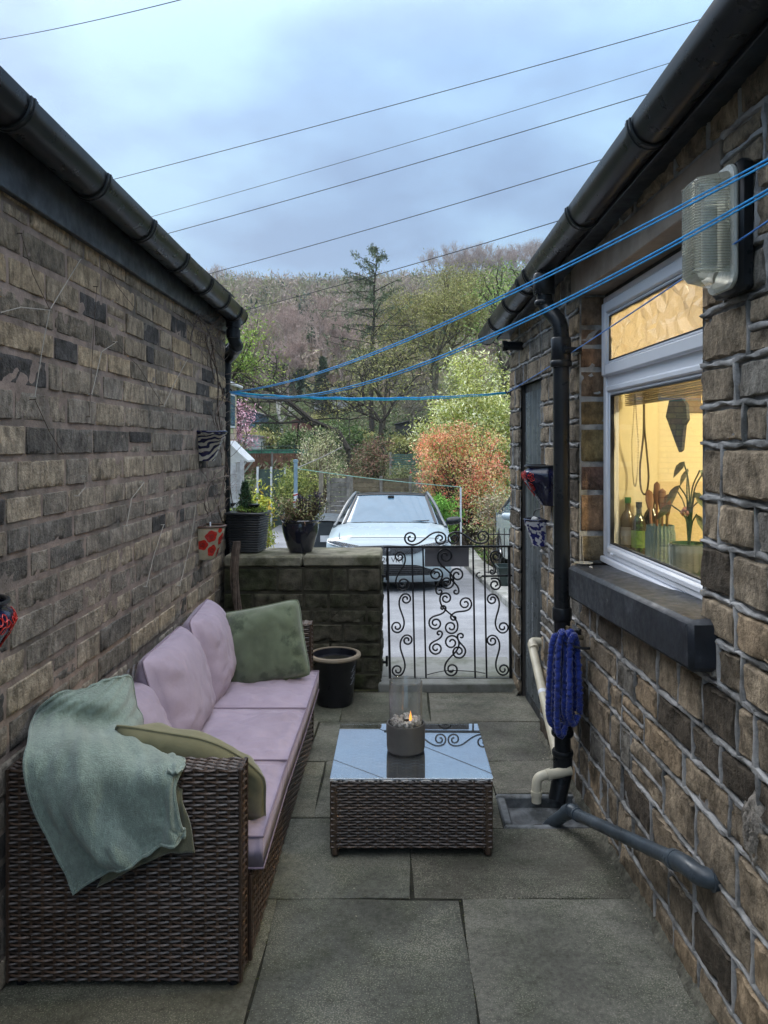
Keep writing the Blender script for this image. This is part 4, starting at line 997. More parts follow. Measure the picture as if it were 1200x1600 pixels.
# garden tap and blue hose
tap = thing('garden_tap', 'small brass garden tap beside the downpipe with the blue hose fixed on', 'tap', RW(1.80, 0.735, .05))
brass = mat('old_brass', (.32,.27,.18), .4, metal=.8, var=.2)
m = MB(); m.tube([RW(1.79, 0.745, .0), RW(1.79, 0.745, .085)], .011, 12); m.tube(cat_rom([RW(1.79, 0.745, .08), RW(1.79, 0.740, .10), RW(1.79, 0.720, .108), RW(1.79, 0.695, .108)], 4), .011, 12); m.tube([RW(1.79, 0.745, .075), RW(1.79, 0.785, .075)], .009, 10); m.tube([RW(1.79, 0.700, .108), RW(1.79, 0.670, .108)], .015, 10); m.build('body', brass, tap)
m = MB(); m.tube([RW(1.765, 0.787, .075), RW(1.815, 0.793, .075)], .006, 8); m.lathe([(0, 0), (.011, 0), (.011, .012), (0, .012)], RW(1.79, 0.781, .075), 10); m.build('handle', brass, tap)
hose_m = mat('blue_hose_fabric', (.010,.030,.22), .75, tint=True, var=.3, vs=50, bump=.8, bs=160, sheen=.4, dist=.004, spec=.2)
hs = thing('garden_hose', 'bright blue crinkled fabric garden hose hung in a bundle on the tap', 'hose', RW(1.9, .3, .07))
m = MB(); r = random.Random(4)
def crinkle(path, rad, sd):
    pts = cat_rom(path, 34); rr_ = []
    for i in range(len(pts)):
        rr_.append(rad*(1+.10*math.sin(i*2.2+sd)+.12*math.sin(i*.9+sd*3)*math.sin(i*3.1)))
        pts[i] = pts[i]+DU*(.0018*math.sin(i*.8+sd))+DN*(.0018*math.sin(i*1.1+sd))
    m.tube(pts, rr_, 9, tint=(1, 1, 1))
loops = [(1.80,.085,.775,.41,.0),(1.84,.12,.785,.36,.3),(1.875,.085,.79,.42,.8),(1.91,.125,.785,.37,1.2),(1.94,.08,.78,.43,.4),(1.86,.15,.77,.40,.9)]
for i, (u, w, zt, zb, s_) in enumerate(loops):
    cu = 1.85
    p = [RW(u-.028, zb+.02, w-.022), RW(u-.022, .55, w-.02), RW((u+cu)/2-.008, .72, w-.018), RW((u+cu)/2+.002, zt, w-.002), RW((u+cu)/2+.012, .725, w+.018), RW(u+.008, .55, w+.03), RW(u+.012, zb+.03, w+.032), RW(u+.0, zb-.015, w+.012), RW(u-.022, zb+.01, w-.012)]
    crinkle(p, .0128, i*2.1)
crinkle([RW(1.79, .675, .108), RW(1.775, .63, .115), RW(1.765, .55, .11), RW(1.77, .46, .10), RW(1.79, .42, .09)], .0125, 7)
m.build('hose_bundle', hose_m, hs, ang=180)
m = MB(); m.tube([RW(1.80, .74, .03), RW(1.80, .745, .09), RW(1.84, .75, .115), RW(1.9, .74, .11), RW(1.92, .73, .05), RW(1.92, .73, .01)], .006, 8); m.build('hook', iron, hs)

# bulkhead lamp
bkl = thing('bulkhead_lamp', 'unlit rectangular bulkhead wall lamp with ribbed glass on the stone above the window', 'wall lamp', RW(3.25, 2.02, .0))
M_lamp = lambda: None
LU0, LU1, LZ0, LZ1 = 3.15, 3.29, 2.0, 2.30
m = MB(); ubox(m, LU0-.012, LU1+.012, LZ0-.015, LZ1+.015, .0, .045, bev=.012); m.build('base', black_plastic, bkl)
def rr_ring(hu, hz, rc, n=8):
    o = []
    for (sx, sz, a0) in ((1, 1, 0), (-1, 1, 90), (-1, -1, 180), (1, -1, 270)):
        for k in range(n+1): a = math.radians(a0+90*k/n); o.append((sx*(hu-rc)+rc*math.cos(a), sz*(hz-rc)+rc*math.sin(a)))
    return o
def lampshell(mb, prof, ribs=0):
    cu, cz = (LU0+LU1)/2, (LZ0+LZ1)/2; rows = []
    for (ins, w) in prof: rows.append([RW(cu+a, cz+b, w) for a, b in rr_ring((LU1-LU0)/2-ins, (LZ1-LZ0)/2-ins, max(.008, .035-ins*.4))])
    n = len(rows[0]); vs = [p for r_ in rows for p in r_]
    fs = [(j*n+i, j*n+(i+1) % n, (j+1)*n+(i+1) % n, (j+1)*n+i) for j in range(len(rows)-1) for i in range(n)]
    fs.append(tuple((len(rows)-1)*n+i for i in range(n))); mb.add(vs, fs)
ribg = bpy.data.materials.new('ribbed_glass'); ribg.use_nodes = True; nt_ = ribg.node_tree; b_ = nt_.nodes['Principled BSDF']
b_.inputs['Transmission Weight'].default_value = .93; b_.inputs['Roughness'].default_value = .05; b_.inputs['Base Color'].default_value = (.93,.93,.84,1); b_.inputs['IOR'].default_value = 1.35
m = MB(); lampshell(m, [(0, .046), (0, .054), (.006, .056), (.012, .085), (.02, .128), (.03, .138)])
sh = m.build('glass_cover', ribg, bkl, ang=50)
m = MB()
for k in range(34):    # moulded ribs of the cover: front and near side
    z = LZ0+.035+k*(LZ1-LZ0-.07)/33
    m.tube([RW(LU0+.022, z, .128), RW(LU0+.034, z, .139), RW(LU1-.034, z, .139), RW(LU1-.021, z, .128), RW(LU1-.012, z, .088), RW(LU1-.007, z, .06)], .0026, 6)
m.build('rib', ribg, sh)
m = MB(); lampshell(m, [(-.006, .045), (-.008, .050), (-.006, .056), (.004, .0565)]); m.build('flange', mat('lamp_flange', (.45,.46,.42), .3, var=.1), bkl)
m = MB(); ubox(m, LU0+.03, LU1-.03, LZ0+.05, LZ1-.05, .046, .06, bev=.004); m.tube([RW(3.22, 2.06, .085), RW(3.22, 2.22, .085)], .018, 12); m.build('bulb', mat('lamp_white', (.6,.6,.56), .4), bkl)

# wall pots -------------------------------------------------
def half_pot(name, label, T, h, rt, rb, prof, mats, group=None, n=26, tilt=0, rimmat=None, bellied=None):
    """T(u across, w out, z up) -> world; flat back against the wall"""
    t = thing(name, label, 'wall pot', T(0, 0, 0), 0, group)
    def body(th):
        m = MB(); rows = []
        for (rw, z, ro) in prof:
            row = []
            for k in range(n+1):
                a = PI*k/n; row.append(T(rw*math.cos(a)*(1-th), ro*abs(math.sin(a))**.8*(1-th)+.004-tilt*0, z))
            rows.append(row)
        w = n+1; vs = [p for r_ in rows for p in r_]
        fs = [(j*w+i, (j+1)*w+i, (j+1)*w+i+1, j*w+i+1) for j in range(len(rows)-1) for i in range(n)]
        fs.append(tuple(range(w))[::-1]); m.add(vs, fs)
        m.add([p for r_ in rows for p in (r_[0], r_[-1])], [(2*j, 2*j+1, 2*j+3, 2*j+2) for j in range(len(rows)-1)])
        return m
    o = body(0).build('pot_body', mats[0], t, ang=70)
    m = MB(); rw, z, ro = prof[-1]; q = .008
    pts = [T(rw*math.cos(PI*k/n), ro*abs(math.sin(PI*k/n))**.8+.004, z) for k in range(n+1)]
    m.tube(pts+[pts[0]], q*.8, 8); m.build('rim', mats[1], t)
    m = MB(); z2 = z-.012; vs = [T(rw*.96*math.cos(PI*k/n), ro*.96*abs(math.sin(PI*k/n))**.8+.004, z2) for k in range(n+1)]; m.add(vs, [tuple(range(n+1))]); m.build('soil', bed, t, smooth=False)
    return t
bluewhite = pattern('blue_white_pattern', 'noise', (.02,.025,.20), (.78,.79,.84), 42, .49)
navy = mat('navy_glaze', (.01,.012,.045), .15, var=.3, bump=.02, spec=.7)
red = mat('red_glaze', (.55,.03,.02), .25, var=.2, bump=.02)
TWR = lambda u0, z0, tl=0: (lambda u, w, z: RW(u0+u, z0+z-tl*w, w))
prof_b = [(.055, 0, .055), (.075, .03, .078), (.118, .12, .14), (.125, .155, .158), (.118, .178, .15), (.105, .19, .135), (.108, .205, .14)]
tA = TWR(1.20, 1.285, .0)
pt = half_pot('wall_pot', 'rounded navy wall pot with red flower outlines above the small blue and white pot', tA, .2, .1, .1, prof_b, (navy, black_plastic))
def red_curls(tr, T, sd, parent, base=0):
    m = MB(); r = random.Random(sd)
    def on(a, z):
        zz = [p[1] for p in prof_b]; rw = np.interp(z, zz, [p[0] for p in prof_b]); ro = np.interp(z, zz, [p[2] for p in prof_b])
        return T(rw*1.01*math.cos(a), ro*abs(math.sin(a))**.8*1.01+.006, z)
    for (ac, zc, sz) in ((.9,.15,.025),(1.35,.155,.028),(1.8,.15,.026),(2.25,.155,.028),(2.7,.15,.02),(1.1,.10,.024),(1.9,.098,.026),(2.5,.10,.024),(1.5,.065,.018)):
        for kk in range(5):
            a0 = kk*2*PI/5; pts = []
            for s_ in np.linspace(0, 2*PI, 12): pts.append(on(min(PI-.05, max(.05, ac+(math.cos(a0)*.9+.45*math.cos(s_))*sz*5)), zc+(math.sin(a0)*.6+.35*math.sin(s_))*sz))
            m.tube(pts, .0016, 5, cap=False)
    m.build('flower_outline', red, parent)
red_curls(None, tA, 1, pt)
# copy of the kind on the near left wall, only its edge in the picture
TLW = lambda d0, z0: (lambda u, w, z: Vector((WX+w, d0-u, z0+z)))
tB = TLW(1.985, .985)
pt2 = half_pot('wall_pot', 'dark navy wall pot with red curls on the near left wall at the picture edge', tB, .2, .1, .1, prof_b, (navy, black_plastic))
red_curls(None, tB, 2, pt2)
# small blue and white pot on a hook
tC = TWR(.99, 1.048)
profc = [(.044, 0, .056), (.050, .012, .062), (.070, .106, .094), (.075, .110, .100), (.078, .142, .104)]
pc = half_pot('small_wall_pot', 'small white wall pot painted with blue leaves below the navy pot by the door', tC, .1, .1, .1, profc, (bluewhite, navy))
m = MB(); m.tube(cat_rom([RW(.99, 1.185, .05), RW(.96, 1.215, .05), RW(.97, 1.24, .04), RW(1.0, 1.25, .02), RW(1.0, 1.265, .0)], 5), .003, 6); m.build('hook', iron, pc)
m = MB(); 
for s_ in (-.02, .03): m.lathe([(0, 0), (.016, 0), (.017, .012), (.012, .026), (0, .032)], RW(.99+s_, 1.175, .05), 10)
m.build('fibre_tuft', mat('white_fibre', (.6,.6,.6), .9), pc)
# two pots on the left wall
dkpat = pattern('navy_cream_pattern', 'swirl', (.012,.014,.06), (.5,.47,.40), 11, .45)
tD = TLW(4.55, 1.505)
profd = [(.058, 0, .075), (.062, .015, .08), (.092, .155, .135), (.1, .158, .145), (.1, .172, .145)]
pd = half_pot('patterned_wall_pot', 'navy and cream patterned pot hung high at the far end of the left wall', tD, .1, .1, .1, profd, (dkpat, navy))
poppy = mat('cream_glaze', (.52,.45,.32), .3, var=.12, vs=12, bump=.03)
tE = TLW(4.55, .925)
profe = [(.055, 0, .075), (.062, .012, .085), (.085, .15, .13), (.088, .17, .135), (.092, .195, .14)]
pe = half_pot('poppy_wall_pot', 'cream wall pot painted with big red poppies on the lower left wall', tE, .1, .1, .1, profe, (poppy, mat('dark_rim', (.12,.07,.05), .4)))
def on_e(a, z, e=1.012):
    zz = [p[1] for p in profe]; rw = np.interp(z, zz, [p[0] for p in profe]); ro = np.interp(z, zz, [p[2] for p in profe]); return tE(rw*e*math.cos(a), ro*e*max(0, math.sin(a))**.8+.004, z)
for (ac, zc, sz) in ((.55,.14,.034),(.75,.055,.034),(1.35,.12,.034),(1.55,.04,.03),(2.2,.13,.033),(2.3,.05,.03),(2.85,.10,.03),(.15,.09,.03),(1.02,.175,.016),(1.9,.175,.014)):
    m = MB(); n = 18; aw = sz/.11
    def q(s_, k): r_ = 1+.10*math.sin(s_*5+ac*9); return on_e(min(PI, max(0, ac+aw*k*r_*math.cos(s_))), min(.188, max(.003, zc+sz*k*r_*math.sin(s_))), 1.012+.004*(1-k))
    vs = [on_e(ac, zc, 1.018)]+[q(2*PI*i/n, .5) for i in range(n)]+[q(2*PI*i/n, 1) for i in range(n)]
    fs = [(0, 1+i, 1+(i+1) % n) for i in range(n)]+[(1+i, 1+n+i, 1+n+(i+1) % n, 1+(i+1) % n) for i in range(n)]
    m.add(vs, fs); fo = m.build('poppy', red, pe)
    if sz > .02:
        m = MB(); m.tube([q(s_, .38) for s_ in np.linspace(0, 2*PI, 14)], .0012, 4, cap=False)
        for kk in range(7): m.tube([q(kk*.9, .15), q(kk*.9, .34)], .001, 4)
        m.build('stamen_ring', mat('poppy_dark', (.09,.01,.015), .4), fo)
m = MB(); m.box(tE(.02, .06, .20), (.004, .022, .04)); m.build('plant_label', upvc, pe)

# ================================================================ clothes lines and hooks
rope = mat('blue_rope', (.01,.36,.80), .55, tint=True, var=.15, vs=60, bump=.4, bs=200, sheen=.2)
def line(name, p, q, sag, r, label, group=None, matl=rope, n=28, k=1.0, tint=(1,1,1), cat='clothes line', twist=0):
    p, q = Vector(p), Vector(q); pts = []
    for i in range(n+1):
        t_ = i/n; c = p.lerp(q, t_); c.z -= 4*sag*t_*(1-t_)
        if twist: c.z += twist*math.sin(i*1.9); c.x += twist*math.cos(i*1.9)
        pts.append(c)
    m = MB(); m.tube(pts, r, 6, tint=tint); o = m.build(name, matl)
    return tag(o, label, cat, group)
HL = Vector((WX+.05, 5.10, 1.948)); HR = RW(-.0, 1.95, .03)+Vector((0, -.03, 0))
for (c, nm, lb) in ((HL, 'left', 'small black rope hook on the end of the left stone wall'), (RW(.02, 1.95, .02), 'right', 'small rope hook on the far corner of the house wall')):
    m = MB()
    if nm == 'left':
        m.box((WX+.016, 5.1, 1.95), (.012, .05, .05), bev=.003); m.tube([(WX+.02, 5.1, 1.945), (WX+.055, 5.1, 1.945), (WX+.062, 5.1, 1.96), (WX+.056, 5.1, 1.972)], .005, 8)
    else: ubox(m, .03, .07, 1.93, 1.97, .0, .014, bev=.003); m.tube([RW(.04, 1.95, .01), RW(.04, 1.95, .035), RW(.03, 1.965, .04)], .005, 8)
    o = m.build('rope_hook', iron); tag(o, lb, 'hook')
g_ = 'blue clothes lines across the yard'
P1 = RW(3.98, 2.30, .05); P2 = RW(4.0, 2.27, .05)
line('clothes_line', HL, P(1500, 92, 1.25), .115, .0026, 'upper blue rope rising from the left wall hook over the bulkhead lamp', g_)
line('clothes_line', HL+Vector((0, .005, .004)), P(1500, 84, 1.25), .112, .0024, 'twin strand just above the upper blue rope crossing the bulkhead lamp', g_)
line('clothes_line', HL, P(1500, 120, 1.25), .205, .0026, 'lower blue rope sagging from the left wall hook past the bulkhead lamp', g_)
line('clothes_line', HL+Vector((0, .01, -.004)), P(1500, 127, 1.25), .208, .0024, 'twin strand just below the lower sagging blue rope past the lamp', g_)
line('clothes_line', HR, P(1300, 277, 1.5), .012, .0028, 'dark blue rope running along the house wall in front of the window', g_, tint=(.6,.5,.75))
for i, (dz, sg, tn) in enumerate(((0, .035, (1,1,1)), (.006, .045, (.9,1.2,.75)), (-.004, .04, (1,1,1)), (.003, .05, (.8,1.3,.7)))):
    line('clothes_line', HL+Vector((0, 0, dz)), HR+Vector((0, 0, -dz)), sg, .0028, ['lowest of the level','highest of the level','second highest of the level','third highest of the level'][[3,0,2,1][i] if False else i]+' turquoise rope strands tied between the two hooks', g_, tint=tn, twist=.0025)

# thin training wires on the left wall
wire = mat('white_string', (.42,.39,.34), .7, var=.1); twig = mat('bare_vine', (.13,.095,.075), .85, var=.3, vs=30, bump=.5, bs=120)
def wall_line(pts, X=WX+.016): return [wallP(px, py, X+random.uniform(0, .004)) for px, py in pts]
Z1 = lambda L_: [(x*.38760, 380+y*.38760) for x, y in L_]
wl_ = [([(0,280),(85,258),(200,270),(325,65)], 0), ([(200,270),(175,400),(140,620)], 0), ([(470,398),(410,437),(370,610)], 0), ([(755,470),(700,570),(660,660)], 0), ([(580,965),(530,1030),(510,1140)], 0),
 ([(340,940),(343,985),(315,1018)], 0), ([(660,1135),(620,1260),(590,1385)], 0), ([(790,1060),(770,1200),(725,1380)], 0), ([(85,-40),(130,120),(200,265)], 1), ([(400,0),(470,170),(550,270),(660,350)], 1), ([(390,175),(375,400),(360,700)], 1), ([(140,630),(200,760),(255,850)], 1), ([(470,400),(560,500),(655,650)], 1)]
SLB = ['forked pale string highest on the near left wall', 'long pale string hanging down from the forked string near the picture edge', 'pale bent string left of the long dark wire on the left wall', 'pale diagonal string left of the patterned wall pot', 'short kinked pale string low on the left wall, between two stones', 'tiny curled white string end at mid height on the left wall',
 'straight pale string slanting low on the left wall', 'pale string running down left of the poppy pot', 'dark wire coming down from the black fascia at the far left', 'dark wire slanting from the fascia towards the climber', 'upright dark wire beside the bent pale string', 'dark wire continuing below the long pale string', 'dark wire slanting down to the pale diagonal string']
for i, (pts, dk) in enumerate(wl_):
    m = MB(); pp = wall_line(Z1(pts)); m.tube(pp, .0011 if dk else .0015, 5)
    for p in (pp[0], pp[-1]): m.tube([p-Vector((.016, 0, 0)), p+Vector((.004, 0, 0))], .0018, 5)
    o = m.build('wall_string', twig if dk else wire)
    tag(o, SLB[i], 'string', 'strings on the left wall' if not dk else 'dark wires on the left wall')

# bare climber at the far end of the left wall
vn = thing('bare_climber', 'leafless twiggy climber trained up the far end of the left stone wall', 'climbing plant', (WX+.05, 5.0, .4))
m = MB(); r = random.Random(12)
def stem(pts, r0, r1, X0=.03, wob=.012):
    base = [wallP(px, py, WX+X0+r.uniform(-.01, .02)) for px, py in pts]; c = cat_rom(base, 7)
    c = [p+Vector((0, r.uniform(-wob, wob)*.5, r.uniform(-wob, wob)*.5)) for p in c]; m.tube(c, list(np.linspace(r0, r1, len(c))), 6)
main = [[(850,390),(868,480),(880,560),(878,640),(888,740),(900,800),(915,880),(930,1000),(945,1120),(955,1260)], [(800,300),(840,350),(862,420),(905,470)], [(770,450),(770,380),(790,320),(830,300)],
 [(910,880),(905,950),(880,1050),(840,1100),(790,1125)], [(905,900),(860,950),(825,1040),(840,1100)], [(885,560),(900,620),(870,700),(885,760)], [(860,420),(850,480),(868,560)], [(910,900),(900,1000),(880,1060),(900,1130)], [(920,940),(850,960),(800,1030)], [(870,500),(845,440),(830,380),(860,320)], [(890,300),(850,340),(830,400)]]
for p in main: stem(Z1(p), .0055, .003)
for i in range(70):      # tangled twigs near the eave
    x, y = r.uniform(775, 900), r.uniform(290, 420); a = r.uniform(-2.6, .4); L_ = r.uniform(30, 75)
    stem(Z1([(x, y), (x+L_*.5*math.cos(a)+r.uniform(-10, 10), y+L_*.5*math.sin(a)+r.uniform(-10, 10)), (x+L_*math.cos(a), y+L_*math.sin(a))]), .0018, .0008, .04)
for i in range(45):
    x, y = r.uniform(850, 920), r.uniform(400, 1150); a = r.uniform(-3.1, 0); L_ = r.uniform(40, 130)
    stem(Z1([(x, y), (x+L_*.5*math.cos(a)+r.uniform(-15, 15), y+L_*.5*math.sin(a)), (x+L_*math.cos(a)+r.uniform(-15, 15), y+L_*math.sin(a))]), .0018, .0007, .035)
for (z0, z1, rr_, k) in ((.35, .83, .028, 16),):     # twisted bundle of old stems in front of the low wall
    for i in range(k):
        a = r.uniform(0, 6.28); q = r.uniform(.3, 1)*rr_; px0 = -1.02
        pts = [Vector((px0+q*math.cos(a+t_*3)+.02*math.sin(t_*6), 4.93+q*math.sin(a+t_*3), z0-.3+(z1-z0+.45)*t_)) for t_ in np.linspace(0, 1, 12)]
        m.tube(pts, r.uniform(.003, .006), 6)
m.build('stem', mat('bare_vine', (1,1,1)), vn)
# two long whips reaching out from the wall end
m = MB()
for pts in ([P(352,585,5.1), P(380,583,5.2), P(420,600,5.3), P(450,625,5.35)], [P(345,620,5.05), P(372,640,5.1), P(385,680,5.1), P(370,705,5.05), P(352,720,5.0)], [P(352,600,5.1), P(372,600,5.15), P(400,612,5.2), P(432,622,5.3)]):
    m.tube(cat_rom(pts, 8), list(np.linspace(.0032, .0012, 8*(len(pts)-1)+1)), 5)
m.build('whip', mat('bare_vine', (1,1,1)), vn)

# overhead service wires
wm = mat('overhead_wire', (.02,.02,.022), .6)
for i, (a, b, lb) in enumerate((((0,60),(285,0),'black overhead wire crossing the top left corner of the sky'), ((185,277),(1100,30),'uppermost of the long overhead wires between the two roofs'), ((245,335),(1045,100),'second long overhead wire from the top, thin against the clouds'), ((268,362),(1015,147),'third overhead wire, just below the thin one'), ((332,425),(935,252),'fourth overhead wire, sloping over the valley'), ((385,483),(870,347),'lowest overhead wire, passing in front of the hillside trees'))):
    d0, d1 = (20, 15); A_, B_ = P(*a, d0), P(*b, d1); dd = B_-A_; A2, B2 = A_-dd*1.2, B_+dd*1.0
    line('overhead_wire', A2, B2, .45, .009 if i not in (2,) else .0065, lb, 'overhead wires across the sky', wm, n=40, cat='wire')
    # keep the middle of the span at the measured height
    o = bpy.data.objects[[x.name for x in bpy.data.objects if x.name.startswith('overhead_wire')][-1]]; o.location.z += .40

# ================================================================ iron gate
gt = thing('iron_gate', 'black wrought iron garden gate with scrolls between the low wall and the house', 'gate', (.35, 5.1, .05))
GD = 5.1
def G(zx, zy, dy=0): return P(560+zx*.21667, 820+zy*.21667, GD)+Vector((0, dy, 0))
def flatbar(mb, a, b, w, th):
    a, b = Vector(a), Vector(b); d = (b-a); L_ = d.length; c = (a+b)/2; ang = math.atan2(d.z, d.x)
    mb.box(c, (L_, th, w), Euler((0, -ang, 0)).to_matrix(), bev=.0015)
m = MB()
flatbar(m, G(208,155), G(228,1112), .016, .016); flatbar(m, G(1086,155), G(1098,1108), .018, .016)
flatbar(m, G(185,160,-.002), G(1112,155,-.002), .013, .018); flatbar(m, G(228,1111,.0), G(1103,1108,.0), .013, .014)
m.build('frame', iron, gt)
for (a, b, c) in ((386, 408, 1108), (465, 488, 1108), (826, 842, 1108), (908, 925, 1108)):
    m = MB(); flatbar(m, G(a,160), G(b,c), .0115, .0115); m.build('upright', iron, gt)
def spiral(c, r, a0, s, turns=1.55, end=.22):
    o = []
    n = 26
    for i in range(n+1):
        t_ = i/n; a = a0+s*turns*2*PI*t_; rr_ = r*(1-(1-end)*t_**1.25); o.append((c[0]+rr_*math.cos(a), c[1]+rr_*math.sin(a)))
    return o
def scroll(c1, r1, c2, r2, s, turns1=1.5, turns2=1.5, bulge=0):
    dx, dy = c2[0]-c1[0], c2[1]-c1[1]; D = math.hypot(dx, dy); th = math.atan2(dy, dx); phi = math.acos(min(1, (r1+r2)/D))
    a1 = th+s*phi+s*.75; a2 = th+s*phi+PI+s*.75
    A_ = spiral(c1, r1, a1, s, turns1)[::-1]; B_ = spiral(c2, r2, a2, s, turns2)
    p1, p2 = A_[-1], B_[0]; t1 = (-(-s)*0, 0)
    mid = []; Hh = .42*math.hypot(p2[0]-p1[0], p2[1]-p1[1]); q1 = (p1[0]+s*math.sin(a1)*Hh, p1[1]-s*math.cos(a1)*Hh); q2 = (p2[0]+s*math.sin(a2)*Hh, p2[1]-s*math.cos(a2)*Hh)
    for k in range(1, 12):
        t_ = k/12; w_ = ((1-t_)**3, 3*t_*(1-t_)**2, 3*t_*t_*(1-t_), t_**3); mid.append(tuple(sum(w*p[i] for w, p in zip(w_, (p1, q1, q2, p2))) for i in (0, 1)))
    return A_+mid+B_
def smooth2(p, n=3):
    p = [np.array(q, float) for q in p]
    for _ in range(n): p = [p[0]]+[(p[i-1]+2*p[i]+p[i+1])/4 for i in range(1, len(p)-1)]+[p[-1]]
    return p
scr = [  # c1, r1, c2, r2, handedness  (measured on the gate)
 ((378,95),50,(588,100),48,1), ((895,85),50,(690,100),48,-1),
 ((297,230),40,(322,425),52,-1), ((342,535),42,(278,735),46,1), ((352,832),42,(282,1048),46,1),
 ((993,225),42,(965,335),22,1), ((985,430),50,(975,432),20,1), ((965,538),42,(1042,738),46,-1), ((965,836),44,(1045,1042),46,-1),
 ((628,225),58,(640,415),50,1), ((560,358),48,(585,478),26,-1), ((712,362),52,(703,480),22,1),
 ((630,530),45,(668,738),52,1), ((770,568),50,(690,668),26,-1), ((608,602),24,(556,710),50,-1),
 ((672,848),56,(672,1042),52,-1), ((582,785),24,(560,890),50,-1), ((740,805),26,(722,915),52,1)]
for (c1, r1, c2, r2, s) in scr:
    if math.hypot(c2[0]-c1[0], c2[1]-c1[1]) <= r1+r2:
        pts = spiral(c1, r1, -2.2, s, 1.6)
    else:
        pts = scroll(c1, r1, c2, r2, s, 1.45 if r1 > 30 else .8, 1.45 if r2 > 30 else .8)
    pts = smooth2(pts, 2)
    m = MB(); m.tube([G(x, y, .002*math.sin(x)) for x, y in pts], .0060, 6); m.build('scroll', iron, gt)
m = MB(); flatbar(m, G(890,373,.012), G(1130,368,.012), .012, .006); m.tube([G(895,373,.012), G(870,386,.012), G(852,370,.012), G(862,350,.012), G(880,345,.012)], .005, 8); m.box(G(1120,395,.01), (.018, .02, .045), bev=.003); m.build('latch', iron, gt)
for z in (370, 990):
    m = MB(); m.box(G(185,z,.0), (.05, .012, .018), bev=.003); m.tube([G(205,z-45,0), G(205,z+30,0)], .008, 8); m.build('hinge', iron, gt)
m = MB(); m.tube(cat_rom([G(495,1082), G(560,1065), G(640,1052), G(735,1052), G(850,1060), G(915,1072)], 5), .003, 5); m.build('binding_wire', iron, gt)
m = MB(); a, b = G(480,160,.02), G(800,306,.02); m.box((a+b)/2+Vector((0, .01, 0)), (b.x-a.x, .004, a.z-b.z), bev=.001); m.build('sign_board', mat('grey_board', (.16,.15,.16), .6, var=.08), gt)

# planters on the low wall ---------------------------------
WT = .877
tr = thing('slatted_planter', 'square black ribbed planter with a small conifer standing on the low wall', 'planter', (-1.02, 5.22, WT))
m = MB()
ca, sa_ = math.cos(.35), math.sin(.35); Mz = Euler((0, 0, -.12)).to_matrix()
pc_ = Vector((-1.01, 5.22, WT))
for k in range(15):
    z = WT+.012+k*.0165; w = .10+.018*(k/14)
    m.box((pc_.x, pc_.y, z), (2*w, 2*w, .0125), Mz, bev=.004)
m.box((pc_.x, pc_.y, WT+.12), (.185, .185, .235), Mz); m.box((pc_.x, pc_.y, WT+.262), (.255, .255, .016), Mz, bev=.005)
m.build('planter_box', mat('planter_black', (.03,.032,.036), .4, var=.2), tr)
tub = pot('glazed_tub', (-.652, 5.20, WT), [(0, 0), (.075, 0), (.08, .008), (.095, .05), (.118, .13), (.125, .175), (.12, .20), (.126, .205), (.132, .215), (.128, .222), (.112, .218), (.11, .19), (0, .188)], glaze, 'glossy dark blue-black tub planted with small shrubs on the low wall', soil=(.11, .19), cat='plant pot')
# ================================================================ kitchen behind the window
warmw = mat('kitchen_wall_paint', (.80,.73,.53), .8, var=.04, vs=2, bump=.05)
ceil_w = mat('kitchen_ceiling', (.75,.72,.66), .9, var=.03)
kt = thing('kitchen_interior', 'warm yellow lit kitchen walls seen through the window', 'room', RW(2.4, .9, -1.0))
def kbox(nm, u0, u1, z0, z1, w0, w1, mt):
    m = MB(); ubox(m, u0, u1, z0, z1, w0, w1); return m.build(nm, mt, kt, smooth=False)
kbox('side_wall', 1.36, 1.44, .8, 2.42, -2.6, -.345, warmw)
kbox('back_wall', 1.36, 4.6, .8, 2.42, -2.7, -2.605, warmw)
kbox('near_wall', 4.52, 4.6, .8, 2.42, -2.6, -.345, warmw)
kbox('reveal_lining', 1.688, 1.6985, 1.08, 2.42, -.36, -.172, warmw)
kbox('ceiling', 1.36, 4.6, 2.425, 2.47, -2.7, -.345, ceil_w)
kbox('floor', 1.36, 4.6, .74, .795, -2.7, -.345, mat('kitchen_floor', (.25,.18,.12), .5))
kbox('window_board', WU0+.004, WU1-.004, 1.075, 1.095, -.44, -.168, mat('window_board', (.45,.30,.18), .4, var=.2))
for k in range(3): kbox('cupboard_door', 1.441, 1.462, 1.46, 2.40, -2.55+.5*k, -2.07+.5*k, mat('cupboard_cream', (.72,.66,.52), .5, var=.04))
kbox('tiles', 1.441, 1.447, 1.1, 1.42, -2.5, -.35, mat('kitchen_tile', (.75,.63,.42), .25, var=.05))
wlr = bpy.data.lights.new('kitchen_lamp', 'POINT'); wlr.energy = 92; wlr.color = (1, .77, .42); wlr.shadow_soft_size = .035
wo_ = bpy.data.objects.new('kitchen_lamp', wlr); COL.objects.link(wo_); wo_.location = RW(2.75, 2.12, -1.0)
cl = thing('ceiling_lamp', 'small round kitchen ceiling lamp glowing behind the window', 'lamp', RW(2.75, 2.25, -1.0))
lm = bpy.data.materials.new('lamp_glow'); lm.use_nodes = True; b = lm.node_tree.nodes['Principled BSDF']; b.inputs['Emission Color'].default_value = (1,.75,.45,1); b.inputs['Emission Strength'].default_value = 4
m = MB(); m.lathe([(.0, 0), (.05, .005), (.07, .03), (.05, .045), (0, .05)], RW(2.75, 2.25, -1.0), 20); m.build('lamp_shade', lm, cl)
m = MB(); m.tube([RW(2.75, 2.30, -1.0), RW(2.75, 2.425, -1.0)], .006, 8); m.build('cord', upvc, cl)
